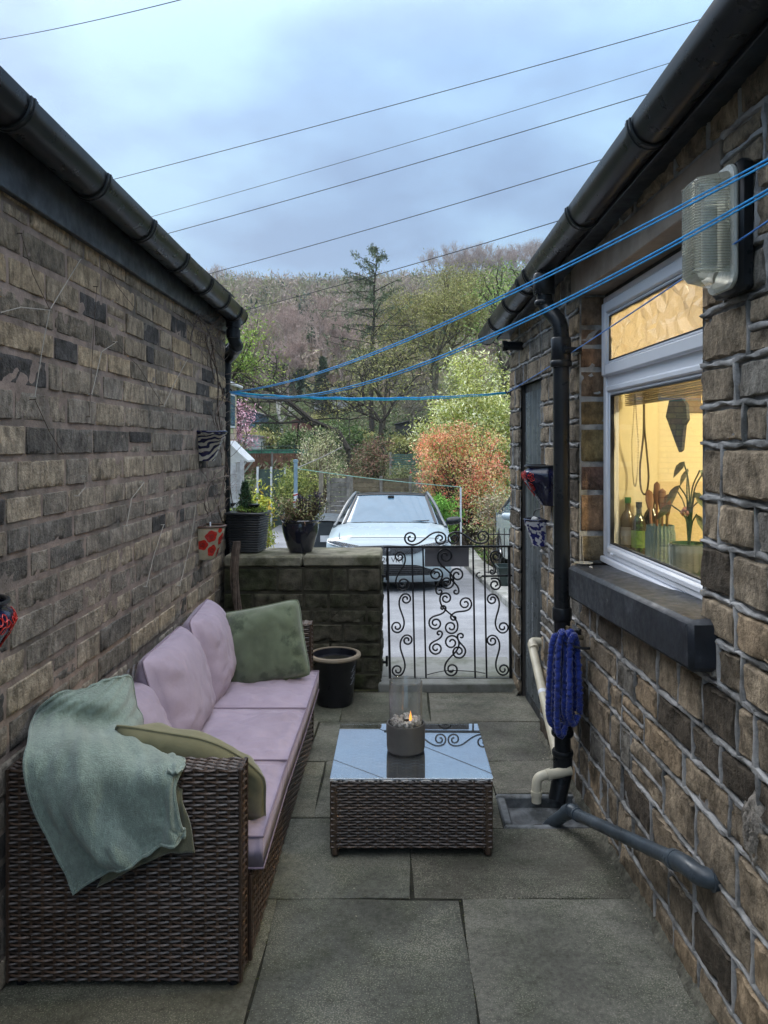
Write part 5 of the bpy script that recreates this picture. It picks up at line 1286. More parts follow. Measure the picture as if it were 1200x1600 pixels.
# roller blind with bead chain
bd = thing('roller_blind', 'cream slatted blind rolled up at the top of the kitchen window', 'blind', RW(2.4, 1.85, -.22))
m = MB()
for k in range(13): ubox(m, WU0+.03, WU1-.03, 1.775+k*.009, 1.780+k*.009, -.222-.004*(k % 2), -.20)
m.build('slats', mat('blind_slat', (.62,.52,.36), .5, var=.06), bd, smooth=False)
m = MB(); chain = []
for s_ in np.linspace(0, 2*PI, 110):
    x = .045*math.sin(s_)*(1-.75*max(0, math.cos(s_))**.7); chain.append(RW(1.86+x*.9, 1.62+.20*math.cos(s_) if True else 0, -.20-.0*x))
for p in chain: m.lathe([(0, -.004), (.004, 0), (0, .004)], p, 6)
for k in range(28): m.lathe([(0, -.0028), (.0028, 0), (0, .0028)], RW(1.86, 1.825+k*.0075, -.20), 5)
ch = m.build('bead_chain', mat('bead_plastic', (.42,.36,.22), .4), bd)
m = MB(); m.tube(cat_rom([RW(1.80, 1.84, -.26), RW(1.80, 1.66, -.26), RW(1.755, 1.50, -.26), RW(1.77, 1.40, -.26), RW(1.83, 1.385, -.26), RW(1.86, 1.46, -.26), RW(1.835, 1.58, -.26), RW(1.81, 1.68, -.26), RW(1.806, 1.84, -.26)], 7), .0045, 6); m.build('chain_shadow_loop', mat('chain_shadow_brown', (.09,.07,.045), .7), bd)  # solid dark loop standing in for the shadow of the bead chain
m = MB(); m.box(RW(2.13, 1.79, -.205), (.012, .008, .02), bev=.002); m.tube([RW(2.13, 1.80, -.205), RW(2.13, 1.87, -.205)], .001, 5); m.build('cord_weight', upvc, bd)
# dark tea towel hanging
m = MB()
poly = [(0,0),(.05,.03),(.10,.09),(.145,.10),(.16,.05),(.21,-.04),(.19,-.06),(.10,-.16),(.07,-.19),(.045,-.18),(.02,-.08),(-.01,-.06)]
c0 = RW(2.16, 1.76, -.30); vs = [c0+DU*(-x)*1.0+Vector((0, 0, z)) for x, z in poly]; vs2 = [v-DN*.012 for v in vs]; n = len(poly)
m.add(vs+vs2, [tuple(range(n)), tuple(range(n, 2*n))[::-1]]+[(i, i+n, (i+1) % n+n, (i+1) % n) for i in range(n)])
o = m.build('tea_towel', mat('dark_cloth', (.05,.055,.06), .8, var=.2)); tag(o, 'dark folded cloth hanging at the top of the kitchen window', 'cloth')
def text_mesh(name, s, size, M, matl, parent, extrude=.001):
    cu = bpy.data.curves.new('txt', 'FONT'); cu.body = s; cu.size = size; cu.extrude = extrude; cu.align_x = 'CENTER'; cu.align_y = 'CENTER'
    ob = bpy.data.objects.new('txt', cu); COL.objects.link(ob); bpy.context.view_layer.update()
    me = bpy.data.meshes.new_from_object(ob); bpy.data.objects.remove(ob); me.name = name; me.materials.clear(); me.materials.append(matl)
    o = bpy.data.objects.new(name, me); COL.objects.link(o)
    if parent is not None: o.parent = parent; WL[o] = WL[parent]
    o.matrix_local = M; return o
pl = thing('wall_plaque', 'small dark plaque with pale letters on the kitchen side wall, cut by the window edge', 'plaque', RW(1.45, 1.76, -.62))
m = MB(); ubox(m, 1.448, 1.456, 1.76, 1.93, -.84, -.58); m.build('board', mat('plaque_dark', (.16,.11,.06), .6), pl)
Mt = Matrix((-DN, Vector((0, 0, 1)), DU)).transposed().to_4x4(); Mt.translation = RW(1.458, 1.845, -.71)-WL[pl]
text_mesh('lettering', 'TF', .14, Mt, mat('plaque_letter', (.75,.6,.35), .5), pl)
# bottles, jar and plant on the window board
def bottle(u, w, h, r_, matl, label, cap, lab=None):
    t = thing('glass_bottle', label, 'bottle', RW(u, 1.097, w), 0, 'bottles on the kitchen window board')
    m = MB(); m.lathe([(0, 0), (r_*.95, 0), (r_, .006), (r_, h*.62), (r_*.8, h*.70), (r_*.38, h*.78), (r_*.34, h*.93)], RW(u, 1.097, w), 24); m.build('bottle_body', matl, t)
    m = MB(); m.lathe([(r_*.36, h*.90), (r_*.42, h*.905), (r_*.42, h), (0, h)], RW(u, 1.097, w), 16); m.build('cap', cap, t)
    if lab: m = MB(); m.lathe([(r_*1.01, h*.2), (r_*1.012, h*.5)], RW(u, 1.097, w), 24); m.build('paper_label', lab, t)
dkg = mat('bottle_dark_glass', (.018,.014,.008), .08, var=.2, bump=0, coat=.5); dkg2 = mat('bottle_grey_glass', (.10,.085,.06), .1, var=.2, bump=0, coat=.5)
bottle(1.725, -.215, .265, .034, dkg2, 'clear grey bottle with green cap, leftmost on the kitchen window board', mat('green_cap', (.02,.22,.08), .4), mat('pale_label', (.45,.42,.40), .7))
bottle(1.81, -.235, .25, .033, dkg, 'dark oil bottle with bright green label on the kitchen window board', black_plastic, mat('green_label', (.13,.23,.05), .6))
bottle(1.79, -.30, .285, .038, dkg, 'taller dark bottle standing behind the green labelled one', black_plastic)
jr = thing('utensil_jar', 'ribbed blue-green glass jar of wooden spoons in the kitchen window', 'jar', RW(2.02, 1.097, -.25))
m = MB(); cj = RW(2.02, 1.097, -.25)
m.grid(lambda u, v: tuple(cj+Vector(((.058+.0025*math.cos(24*2*PI*u))*math.cos(2*PI*u)*(1 if v < .9 else .93), (.058+.0025*math.cos(24*2*PI*u))*math.sin(2*PI*u)*(1 if v < .9 else .93), .17*v))), 120, 10, closeu=True); m.build('jar_body', mat('jar_teal_glass', (.15,.22,.25), .15, var=.1, bump=0, coat=.6), jr)
wood = mat('spoon_wood', (.20,.09,.045), .5, var=.15)
for (dx, dz, L_, tw) in ((-.10, .02, .30, .035), (-.05, -.02, .34, .030), (.02, .0, .31, .034), (.08, .01, .29, .03)):
    m = MB(); a = cj+Vector((dx*.3, 0, .06)); b = cj+DU*dx*1.1+Vector((0, dz, L_)); m.tube([a, a.lerp(b, .72)], .006, 8)
    M_s = (b-a).to_track_quat('Z', 'Y').to_matrix(); m.lathe([(0, -.06), (tw*.35, -.035), (tw*.5, 0), (tw*.42, .04), (0, .052)], a.lerp(b, .85), 14, M_s@Matrix.Diagonal((1, .25, 1))); m.build('wooden_spoon', wood, jr)
pp = thing('potted_houseplant', 'house plant with dark leaves in a white zigzag patterned pot by the window edge', 'plant', RW(2.33, 1.097, -.24))
cp = RW(2.33, 1.097, -.24)
m = MB(); m.lathe([(0, 0), (.058, 0), (.066, .01), (.07, .135), (.062, .135), (.06, .11), (0, .11)], cp, 40); m.build('pot_body', mat('pot_dark_green', (.03,.075,.06), .3, var=.1), pp)
m = MB()
for k in range(20):
    a0 = 2*PI*k/20
    for zz in range(9):
        for sg in (-1, 1):
            z = .035+zz*.0105; a1 = a0+sg*.13; q = lambda z_: .0672+.004*z_/.135+.0015
            m.tube([cp+Vector((q(z)*math.cos(a0), q(z)*math.sin(a0), z)), cp+Vector((q(z)*math.cos((a0+a1)/2), q(z)*math.sin((a0+a1)/2), z+.006)), cp+Vector((q(z)*math.cos(a1), q(z)*math.sin(a1), z+.012))], .0008, 4)
m.build('zigzag_pattern', upvc, pp)
lf = mat('house_leaf', (.045,.075,.045), .45, var=.3); r = random.Random(3); ml = MB(); mst = MB()
for (du, dz, w) in ((-.12,.22,.0),(-.06,.30,-.02),(.0,.33,.02),(.07,.30,-.01),(.10,.22,.02),(-.09,.16,.03),(.04,.20,-.04),(.13,.30,.0),(-.02,.24,.03),(.09,.14,.01)):
    top_ = cp+DU*du+DN*w+Vector((0, 0, .11+dz)); mid_ = cp+DU*du*.3+Vector((0, 0, .11+dz*.7))
    mst.tube(cat_rom([cp+Vector((0, 0, .1)), mid_, top_], 6), .003, 6)
    d_ = (DU*(1 if du > 0 else -1)*.8+Vector((0, 0, -.45))+DN*r.uniform(-.3, .3)).normalized(); sd_ = d_.cross(Vector((0, 1, 0))).normalized()*.5+Vector((0, .6, 0)); L_ = r.uniform(.09, .12)
    vs = [top_]; 
    for t_, wd in ((.15, .028), (.4, .038), (.7, .026)):
        c_ = top_+d_*L_*t_-Vector((0, 0, .02*t_*t_)); vs += [c_-sd_.normalized()*wd, c_+Vector((0, 0, -.006)), c_+sd_.normalized()*wd]
    vs.append(top_+d_*L_-Vector((0, 0, .02)))
    ml.add(vs, [(0,1,2), (0,2,3), (1,4,5,2), (2,5,6,3), (4,7,8,5), (5,8,9,6), (7,10,8), (8,10,9)])
ml.build('leaves', lf, pp); mst.build('stems', lf, pp)
m = MB(); 
for k in range(6): a = top_-DU*.10+Vector((.012*math.cos(k), .012*math.sin(k), .01*math.sin(2*k))); m.lathe([(0, -.012), (.009, 0), (0, .012)], a, 6)
m.build('flower', mat('pink_flower', (.6,.25,.22), .6), pp)
# little wire ornament standing on the outer sill
sd0 = thing('sill_saucer', 'small glass saucer with a thin wire stem on the black window sill', 'ornament', RW(1.80, 1.072, .01))
m = MB(); m.lathe([(0, .0), (.035, .0), (.042, .006), (.038, .006), (0, .003)], RW(1.80, 1.073, .01), 24); m.build('saucer', mat('saucer_grey', (.3,.3,.28), .4), sd0)
m = MB(); m.tube([RW(1.80, 1.075, .01), RW(1.795, 1.13, .012), RW(1.785, 1.21, .01)], .0012, 5); m.build('stem', wire, sd0)

# ================================================================ cars on the drive
paint = mat('white_car_paint', (.43,.50,.52), .25, var=.02, vs=2, bump=0, coat=.5, rvar=.04)
carbk = mat('car_black_trim', (.012,.013,.015), .35, var=.15, bump=.05)
cargl = mat('car_glass', (.07,.15,.22), .06, var=.05, bump=0, spec=.9, coat=.0, rvar=.01)  # base blue stands in for the sky reflected in the glass
chrome = mat('car_lamp_metal', (.45,.47,.5), .15, metal=.8, var=.2, bump=0)
lens_m = glassy('car_lamp_glass', (.9,.93,.95), 1.5, .0, .02)
tyre = mat('tyre_rubber', (.015,.015,.015), .85, var=.2, bump=.3)
CZ = [.13, .20, .30, .42, .54, .62, .68, .715]; CYY = [.16, .06, .01, .0, .015, .04, .085, .15]
def fas(x, z): return float(np.interp(z, CZ, CYY))+.33*abs(x/.885)**3.0
def make_car(label, mirror_mat, roof_mat, full=True, plate='20 VKT'):
    t = thing('parked_car', label, 'car', (0, 0, 0), 0, None)
    B = lambda mb, nm, mt, par=None, **k: mb.build(nm, mt, par or t, local=True, **k)
    m = MB()
    m.grid(lambda u, v: (lambda x, z: (x, fas(x, z), z))(-.885+1.77*u, .13+.585*v), 40, 14)
    def hood(u, v):
        x = (-.885+1.77*u); a = abs(x/.885); y0 = fas(x, .715); y1 = 1.02+.14*a*a*0+(.28*a**3); y = y0+(y1-y0)*v
        zc = .715+.20*v**.75; crease = .012*math.exp(-((abs(x)-.52-.1*v)/.05)**2)
        z = zc-.055*a**5*(1-.2*v)+.02*(1-a*a)+crease-.02*(v < .01)
        return (x, y, z)
    m.grid(hood, 44, 16)
    # sides with wheel arches
    def sx(z, y): return .885-.03*abs((z-.6)/.4)**2-(.05*max(0, (y-3.6)/.5)**2)
    for s_ in (-1, 1):
        ny, nz = 80, 16; vs = []; idx = {}
        for i in range(ny+1):
            y = .48+(4.05-.48)*i/ny; zt = float(np.interp(y, [.48, 1.3, 2.4, 3.9, 4.05], [.68, .90, .93, .98, .95]))
            for j in range(nz+1): z = .19+(zt-.19)*j/nz; idx[i, j] = len(vs); vs.append((s_*(sx(z, y)-(.0 if j < nz else .02)), y, z))
        fs = []
        for i in range(ny):
            for j in range(nz):
                c = vs[idx[i, j]]; yc = c[1]+.022; zc = c[2]+.02
                if any(math.hypot(yc-wy, zc-.31) < .345 for wy in (.86, 3.38)): continue
                q = (idx[i, j], idx[i+1, j], idx[i+1, j+1], idx[i, j+1]); fs.append(q if s_ > 0 else q[::-1])
        m.add(vs, fs)
    m.grid(lambda u, v: (-.86+1.72*u, 4.05+.04*math.sin(PI*v)-.1*abs(2*u-1)**4, .25+.75*v), 12, 8)
    body = B(m, 'body', paint)
    m = MB()      # greenhouse: glass band, then pillars and roof on top
    def gh(u, v):     # v 0 belt .. 1 roof edge ; u 0..1 round half loop: left rear -> front -> right rear
        pass
    ws = lambda u, v: ((-1+2*u)*(.745-.155*v), 1.04+.78*v+.16*abs(2*u-1)**2.2*(1-.3*v), .93+.455*v-.02*abs(2*u-1)**3)
    m.grid(ws, 20, 8); wsc = B(m, 'windscreen', cargl)
    m = MB(); rim_ = [Vector(ws(u, 0)) for u in np.linspace(.03, .97, 16)]+[Vector(ws(.97, v)) for v in np.linspace(.1, .97, 8)]+[Vector(ws(u, .97)) for u in np.linspace(.95, .03, 16)]+[Vector(ws(.03, v)) for v in np.linspace(.9, 0, 8)]; m.tube([p+Vector((0, -.004, .002)) for p in rim_], .026, 6, flat=.5); B(m, 'windscreen_seal', carbk, wsc)
    m = MB()
    for s_ in (-1, 1):
        def sg(u, v):
            y0 = 1.32+.62*v*1.0; y1 = 3.75-.35*v; y = y0+(y1-y0)*u
            return (s_*(.815-.25*v*1.0-.03*max(0, (u-.7))), y, float(np.interp(y, [1.3, 4], [.905, .97]))*(1-v)+1.375*v)
        m.grid(sg, 12, 5)
    m.grid(lambda u, v: ((-1+2*u)*(.74-.2*v), 3.98-.55*v-.1*abs(2*u-1)**3, 1.0+.36*v), 8, 4)
    B(m, 'side_glass', cargl)
    m = MB()
    m.grid(lambda u, v: ((-1+2*u)*(.60-.01*v), 1.80+1.7*v+.10*abs(2*u-1)**2.4*(1-v), 1.378+.045*math.sin(PI*min(1, v*1.1+.12))-.03*abs(2*u-1)**3-.03*v), 20, 14)
    B(m, 'roof', roof_mat)
    for s_ in (-1, 1):
        m = MB(); pts = [(s_*.83, 1.12, .885), (s_*.775, 1.36, 1.0), (s_*.69, 1.62, 1.2), (s_*.585, 1.92, 1.385), (s_*.57, 2.3, 1.415), (s_*.57, 3.3, 1.39), (s_*.68, 3.8, 1.15), (s_*.8, 3.95, .98)]
        pts = [(x+s_*.02, y, z-.015) for x, y, z in pts]; m.tube(cat_rom(pts, 5), .026, 8); B(m, 'pillar', mat('car_pillar_grey', (.10,.11,.115), .3, var=.05, bump=0, coat=.5))
        # mirror
        m = MB(); Mm = Euler((0, 0, s_*.15)).to_matrix(); pf = [(.001, -.12), (.06, -.108), (.085, -.06), (.088, 0), (.082, .07), (.05, .105), (.001, .115)]
        m.lathe(pf, (s_*.985, 1.42, .955), 14, Mm@Euler((0, s_*math.radians(84), 0)).to_matrix()@Matrix.Diagonal((.72, 1, 1)))
        m.tube([(s_*.80, 1.45, .91), (s_*.92, 1.44, .93)], .022, 8); B(m, 'mirror', mirror_mat)
    # wheels
    for wy in (.86, 3.38):
        for s_ in (-1, 1):
            m = MB(); Mw = Euler((0, PI/2, 0)).to_matrix(); m.lathe([(.20, -.1), (.29, -.105), (.312, -.08), (.316, 0), (.312, .08), (.29, .105), (.20, .1)], (s_*.775, wy, .316), 36, Mw)
            w = B(m, 'wheel', tyre); m = MB(); m.lathe([(0, s_*.07), (.06, s_*.08), (.19, s_*.05), (.205, s_*.09)], (s_*.775, wy, .316), 30, Mw)
            for k in range(5): a = 2*PI*k/5; m.tube([(s_*.855, wy, .316), (s_*.86, wy+.19*math.cos(a), .316+.19*math.sin(a))], .018, 6)
            B(m, 'rim', chrome, w)
    m = MB(); m.box((0, 2.1, .24), (1.5, 3.7, .1)); m.box((0, .9, .5), (1.5, 1.0, .4)); B(m, 'underbody', carbk, smooth=False)
    def patch(nm, poly_lo, poly_hi, mt, off=.010, par=None, nu=30, nv=4):     # strip between two z-curves over x
        m = MB(); x0, x1 = poly_lo[0][0], poly_lo[-1][0]
        def f(u, v):
            x = x0+(x1-x0)*u; a = float(np.interp(x, [p[0] for p in poly_lo], [p[1] for p in poly_lo])); b = float(np.interp(x, [p[0] for p in poly_hi], [p[1] for p in poly_hi])); z = a+(b-a)*v
            return (x, fas(x, z)-off, z)
        m.grid(f, nu, nv); return B(m, nm, mt, par)
    gr = patch('grille', [(-.52,.60),(-.40,.535),(0,.50),(.40,.535),(.52,.60)], [(-.52,.625),(0,.645),(.52,.625)], carbk, .006)
    m = MB()
    for k in range(12):
        z = .515+k*.011
        for x in np.arange(-.46, .47, .04): 
            if abs(x) < (z-.44)*4.2 and z < .635: m.box((x+.02*(k % 2), fas(x, z)-.010, z), (.024, .008, .005))
    B(m, 'grille_bars', chrome, gr, smooth=False)
    m = MB(); m.grid(lambda u, v: (.034*math.cos(2*PI*u)*v, fas(0, .60)-.014-.006*(1-v), .585+.034*math.sin(2*PI*u)*v), 20, 3, closeu=True); B(m, 'badge', chrome, gr)
    li = patch('lower_intake', [(-.66,.285),(-.6,.235),(0,.225),(.6,.235),(.66,.285)], [(-.66,.29),(-.42,.375),(0,.39),(.42,.375),(.66,.29)], carbk, .006)
    m = MB()
    for k in range(5):
        z = .25+k*.026; hw = .58-.03*k; m.tube([(x, fas(x, z)-.010, z) for x in np.linspace(-hw, hw, 18)], .004, 5)
    B(m, 'intake_slat', mat('dark_slat', (.05,.052,.055), .5), li)
    for s_ in (-1, 1):
        lo = [(.40,.625),(.60,.60),(.80,.63),(.875,.685)]; hi = [(.40,.635),(.60,.668),(.80,.70),(.875,.712)]
        if s_ < 0: lo = [(-x, z) for x, z in lo[::-1]]; hi = [(-x, z) for x, z in hi[::-1]]
        h = patch('headlight', lo, hi, carbk, .004)
        m = MB()
        for q in (.56, .66, .76):
            x = s_*q; z = .64+.03*(q-.56)/.2; m.lathe([(.0, -.004), (.020, 0), (.024, .010)], (x, fas(x, z)-.012, z), 14, Euler((PI/2, 0, 0)).to_matrix())
        m.tube([(s_*q, fas(q, .612+.0*q)-.008, .612+.25*max(0, q-.66)) for q in np.linspace(.46, .86, 10)], .006, 6)
        B(m, 'lamp', chrome, h)
        patch('lens', lo, hi, lens_m, .016, h)
        m = MB(); m.grid(lambda u, v: (s_*(.70+.10*u*(1-.6*v)), fas(.74, .37+.06*v)-.006, .33+.10*v), 6, 4); B(m, 'fog_recess', carbk)
    pl_ = thing_plate = None
    m = MB(); m.box((-.06, -.012, .445), (.52, .014, .112), bev=.004); pt_ = B(m, 'number_plate', mat('plate_white', (.72,.73,.72), .4, var=.03, bump=0))
    M_t = Euler((PI/2, 0, 0)).to_matrix().to_4x4(); M_t.translation = (.075, -.0205, .445)
    text_mesh('plate_letters', plate, .098, M_t, carbk, pt_, .0015)
    m = MB(); m.tube([(x, 1.03+.24*abs(x/.70)**2.4, .915) for x in np.linspace(-.68, .68, 16)], .012, 6); B(m, 'cowl', carbk)
    m = MB(); m.box((0, 1.71, 1.325), (.10, .06, .05), bev=.01); B(m, 'mirror_mount', carbk)
    m = MB(); pts = [(x, fas(x, .715)-.004, .735+.012*(1-abs(x/.8)**2)-.03*abs(x/.86)**5) for x in np.linspace(-.70, .70, 24)]; m.tube(pts, .0045, 5)
    for s_ in (-1, 1): m.tube([(s_*(.70+.075*t_), fas(.70, .715)+.95*t_*1.05, .722+.165*t_**.75) for t_ in np.linspace(0, 1, 12)], .0045, 5)
    B(m, 'bonnet_gap', carbk)
    for x0 in (-.45, .1):
        m = MB(); m.tube([(x0, 1.06, .93), (x0+.3, 1.13, .955), (x0+.5, 1.17, .965)], .007, 5); B(m, 'wiper', carbk)
    return t
SL = -math.atan(.0779)
car = make_car('white hatchback with black roof and mirrors parked facing the iron gate', carbk, carbk)
car.location = (-.125, 10.5, float(gz(0, 10.5))+.016); car.rotation_euler = (SL, 0, math.radians(-1.0))
car2 = make_car('pale car with white mirrors, only its corner showing past the house corner', paint, paint, plate=' ')
car2.location = (2.80, 11.0, float(gz(0, 11.0))+.07); car2.rotation_euler = (SL, 0, 0)
# ================================================================ trees and shrubs
leafm = mat('foliage', (1.4,1.4,1.35), .6, tint=True, var=.15, vs=1.5, bump=0, spec=.25)
barkm = mat('bark', (1.25,1.22,1.2), .9, tint=True, var=.3, vs=12, bump=.6, bs=40, spec=.1)
def unit(r): v = r.normal(size=3); return v/np.linalg.norm(v)
def grow(r, p, d, L_, rad, depth, segs, tips, spread, up, kids, ratio, droop=0, wob=.22):
    n = 3; p = np.array(p, float); d = np.array(d, float)
    for i in range(n):
        d2 = d+r.normal(size=3)*wob+np.array([0, 0, up-droop*(i/n)]); d2 /= np.linalg.norm(d2)
        q = p+d2*L_/n; r1 = rad*(1-.13*(i+1)); segs.append((p, q, rad*(1-.13*i), r1)); p, d = q, d2
        if depth > 0 and i > 0:
            for _ in range(r.integers(*kids)):
                a = unit(r); a -= a.dot(d)*d; a /= np.linalg.norm(a)+1e-9
                s_ = spread*r.uniform(.6, 1.3); dd = d*math.cos(s_)+a*math.sin(s_)
                grow(r, p, dd, L_*ratio*r.uniform(.75, 1.2), rad*.55, depth-1, segs, tips, spread, up, kids, ratio, droop, wob)
    tips.append(p)
    if depth > 0: grow(r, p, d, L_*ratio, rad*.62, depth-1, segs, tips, spread, up, kids, ratio, droop, wob)
def seg_mesh(mb, segs, n=4, tint=(.1,.08,.06), minr=.0):
    if not segs: return
    A = np.array([s[0] for s in segs]); B = np.array([s[1] for s in segs]); ra = np.array([max(minr, s[2]) for s in segs]); rb = np.array([max(minr, s[3]) for s in segs])
    d = B-A; d /= np.linalg.norm(d, axis=1, keepdims=True)+1e-9
    u = np.cross(d, np.where(np.abs(d[:, 2:3]) < .9, [[0, 0, 1.]], [[1., 0, 0]])); u /= np.linalg.norm(u, axis=1, keepdims=True); w = np.cross(d, u)
    k = len(segs); V = np.zeros((k, 2*n, 3))
    for i in range(n):
        a = 2*PI*i/n; o = u*math.cos(a)+w*math.sin(a); V[:, i] = A+o*ra[:, None]; V[:, n+i] = B+o*rb[:, None]
    base = np.arange(k)[:, None]*2*n; F = []
    for i in range(n): F.append(np.stack([base[:, 0]+i, base[:, 0]+(i+1) % n, base[:, 0]+n+(i+1) % n, base[:, 0]+n+i], 1))
    F = np.concatenate(F); mb.add(V.reshape(-1, 3), F.tolist(), tint)
def leaves_at(mb, pts, per, sig, size, cols, r, flat=.6, elong=1.6, clumpk=.25):
    pts = np.asarray(pts); k = len(pts)*per
    C = np.repeat(pts, per, 0)+r.normal(size=(k, 3))*np.array([sig, sig, sig*flat])
    ci = np.repeat(r.integers(0, len(cols), len(pts)), per); mixm = r.random(k) < .35; ci[mixm] = r.integers(0, len(cols), mixm.sum())
    T = np.array(cols)[ci]*np.repeat(r.uniform(1-clumpk, 1+clumpk, len(pts)), per)[:, None]*r.uniform(.8, 1.2, (k, 1))
    a = r.normal(size=(k, 3)); a /= np.linalg.norm(a, axis=1, keepdims=True); b = np.cross(a, r.normal(size=(k, 3))); b /= np.linalg.norm(b, axis=1, keepdims=True)
    s_ = size*r.uniform(.6, 1.4, (k, 1)); V = np.stack([C-a*s_*elong, C-b*s_*.5, C+a*s_*elong, C+b*s_*.5], 1).reshape(-1, 3)
    F = (np.arange(k)[:, None]*4+np.array([[0, 1, 2, 3]])).tolist(); mb.add(V, F, np.repeat(T, 4, 0))
def tree(name, label, x, y, h, seed, depth=3, spread=.7, up=.06, kids=(1, 3), ratio=.68, rad=None, bark=(.09,.075,.06), leaf=None, trunk=.35, group=None, cat='tree', lean=(0, 0), droop=0, z=None, minr=.0, wob=.2, twigs=None, sc=(1,1,1)):
    r = np.random.default_rng(seed); z = float(gz(x, y))-.05 if z is None else z; rad = rad or h*.022
    segs, tips = [], []; d = np.array([lean[0], lean[1], 1.0]); d /= np.linalg.norm(d)
    L0 = h*trunk; p = np.array([0, 0, 0.])
    grow(r, p, d, L0, rad, depth, segs, tips, spread, up, kids, ratio, droop, wob)
    mx_ = max(t[2] for t in tips); k = h/mx_; K = np.array([k*sc[0], k*sc[1], k]); base = np.array([x, y, z])
    segs = [(a*K+base, b*K+base, ra, rb) for a, b, ra, rb in segs]; tips = np.array(tips)*K+base
    t = thing(name, label, cat, (x, y, z), 0, group)
    mt = MB(); seg_mesh(mt, [s for s in segs if s[2] > rad*.12], 6, bark); seg_mesh(mt, [s for s in segs if s[2] <= rad*.12], 3, bark, minr)
    if twigs:
        tw = []
        for tp in tips:
            for _ in range(twigs[0]):
                d_ = unit(r)*np.array([1, 1, .7])+np.array([0, 0, .5]); tw.append((tp, tp+d_*twigs[1]*r.uniform(.5, 1.2), twigs[2], twigs[2]*.4))
        seg_mesh(mt, tw, 3, twigs[3] if len(twigs) > 3 else bark)
    mt.build('trunk', barkm, t, smooth=False)
    if leaf:
        ml = MB()
        for (per, sig, size, cols) in leaf: leaves_at(ml, tips, per, sig, size, cols, r)
        ml.build('crown', leafm, t, smooth=False)
    return t
def shrub(name, label, x, y, h, w, seed, leaf, n=260, bark=(.07,.055,.04), group=None, cat='shrub', z=None, dy=None, shell=.55, lumps=9):
    r = np.random.default_rng(seed); z = float(gz(x, y))-.03 if z is None else z; dy = dy or w
    t = thing(name, label, cat, (x, y, z), 0, group)
    L_ = [(unit(r)*np.array([w*.28, dy*.28, h*.24])+np.array([0, 0, h*.55]), r.uniform(.45, .75)) for _ in range(lumps)]
    pts = []
    while len(pts) < n:
        c, q = L_[r.integers(0, len(L_))]; u = unit(r)*(r.uniform(shell**3, 1)**(1/3)); p = c+u*np.array([w*.5, dy*.5, h*.5])*q*.8
        if .02 < p[2] < h*1.02: pts.append(p+np.array([x, y, z]))
    pts = np.array(pts); mt = MB(); segs = []; b = np.array([x, y, z])
    for p in pts[::3]:
        st = b+r.normal(size=3)*np.array([w*.05, dy*.05, 0]); mid = st+(p-st)*.5+np.array([0, 0, h*.08])+r.normal(size=3)*w*.03
        segs += [(st, mid, w*.010+.004, w*.006+.003), (mid, p, w*.006+.003, .003)]
    seg_mesh(mt, segs, 4, bark); mt.build('stem', barkm, t, smooth=False)
    ml = MB()
    for (per, sig, size, cols) in leaf: leaves_at(ml, pts, per, sig, size, cols, r, flat=.8)
    ml.build('foliage', leafm, t, smooth=False)
    return t
G_br = [(.26,.34,.06), (.21,.31,.06), (.34,.38,.08), (.15,.23,.045)]
G_ol = [(.30,.28,.09), (.25,.25,.08), (.35,.31,.12), (.20,.21,.07)]
G_dk = [(.05,.08,.03), (.07,.10,.035), (.035,.055,.025)]
# trees of the near hillside
tree('bright_green_tree', 'bright green leafy tree beside the end of the left building', -9.0, 45, 8.5, 101, depth=3, leaf=[(70, .5, .06, G_br)], spread=.75, bark=(.07,.06,.04), twigs=(2,.5,.02), trunk=.3, sc=(.85,1,1))
tree('bright_green_tree', 'fresh green tree rising above the white flowered bush at the house corner', 7.6, 52, 12.5, 102, depth=3, leaf=[(85, .65, .065, [(.21,.30,.07), (.17,.26,.06), (.26,.33,.08)])], spread=.7, bark=(.06,.05,.04), twigs=(2,.6,.02), trunk=.3)
tree('olive_tree_in_leaf', 'broad olive green budding tree, tallest broadleaf in the middle', 3.0, 62, 12.6, 103, depth=4, leaf=[(85, .85, .06, G_ol)], spread=.6, up=.09, bark=(.12,.10,.07), twigs=(3,.7,.016,(.20,.18,.10)), trunk=.26, sc=(.95,1,1))
tree('olive_tree_in_leaf', 'smaller olive green budding tree low behind the washing line', -1.2, 56, 8.5, 104, depth=3, leaf=[(50, .6, .055, G_ol)], spread=.7, bark=(.075,.065,.045), twigs=(3,.6,.016), trunk=.3, sc=(1.2,1,1))
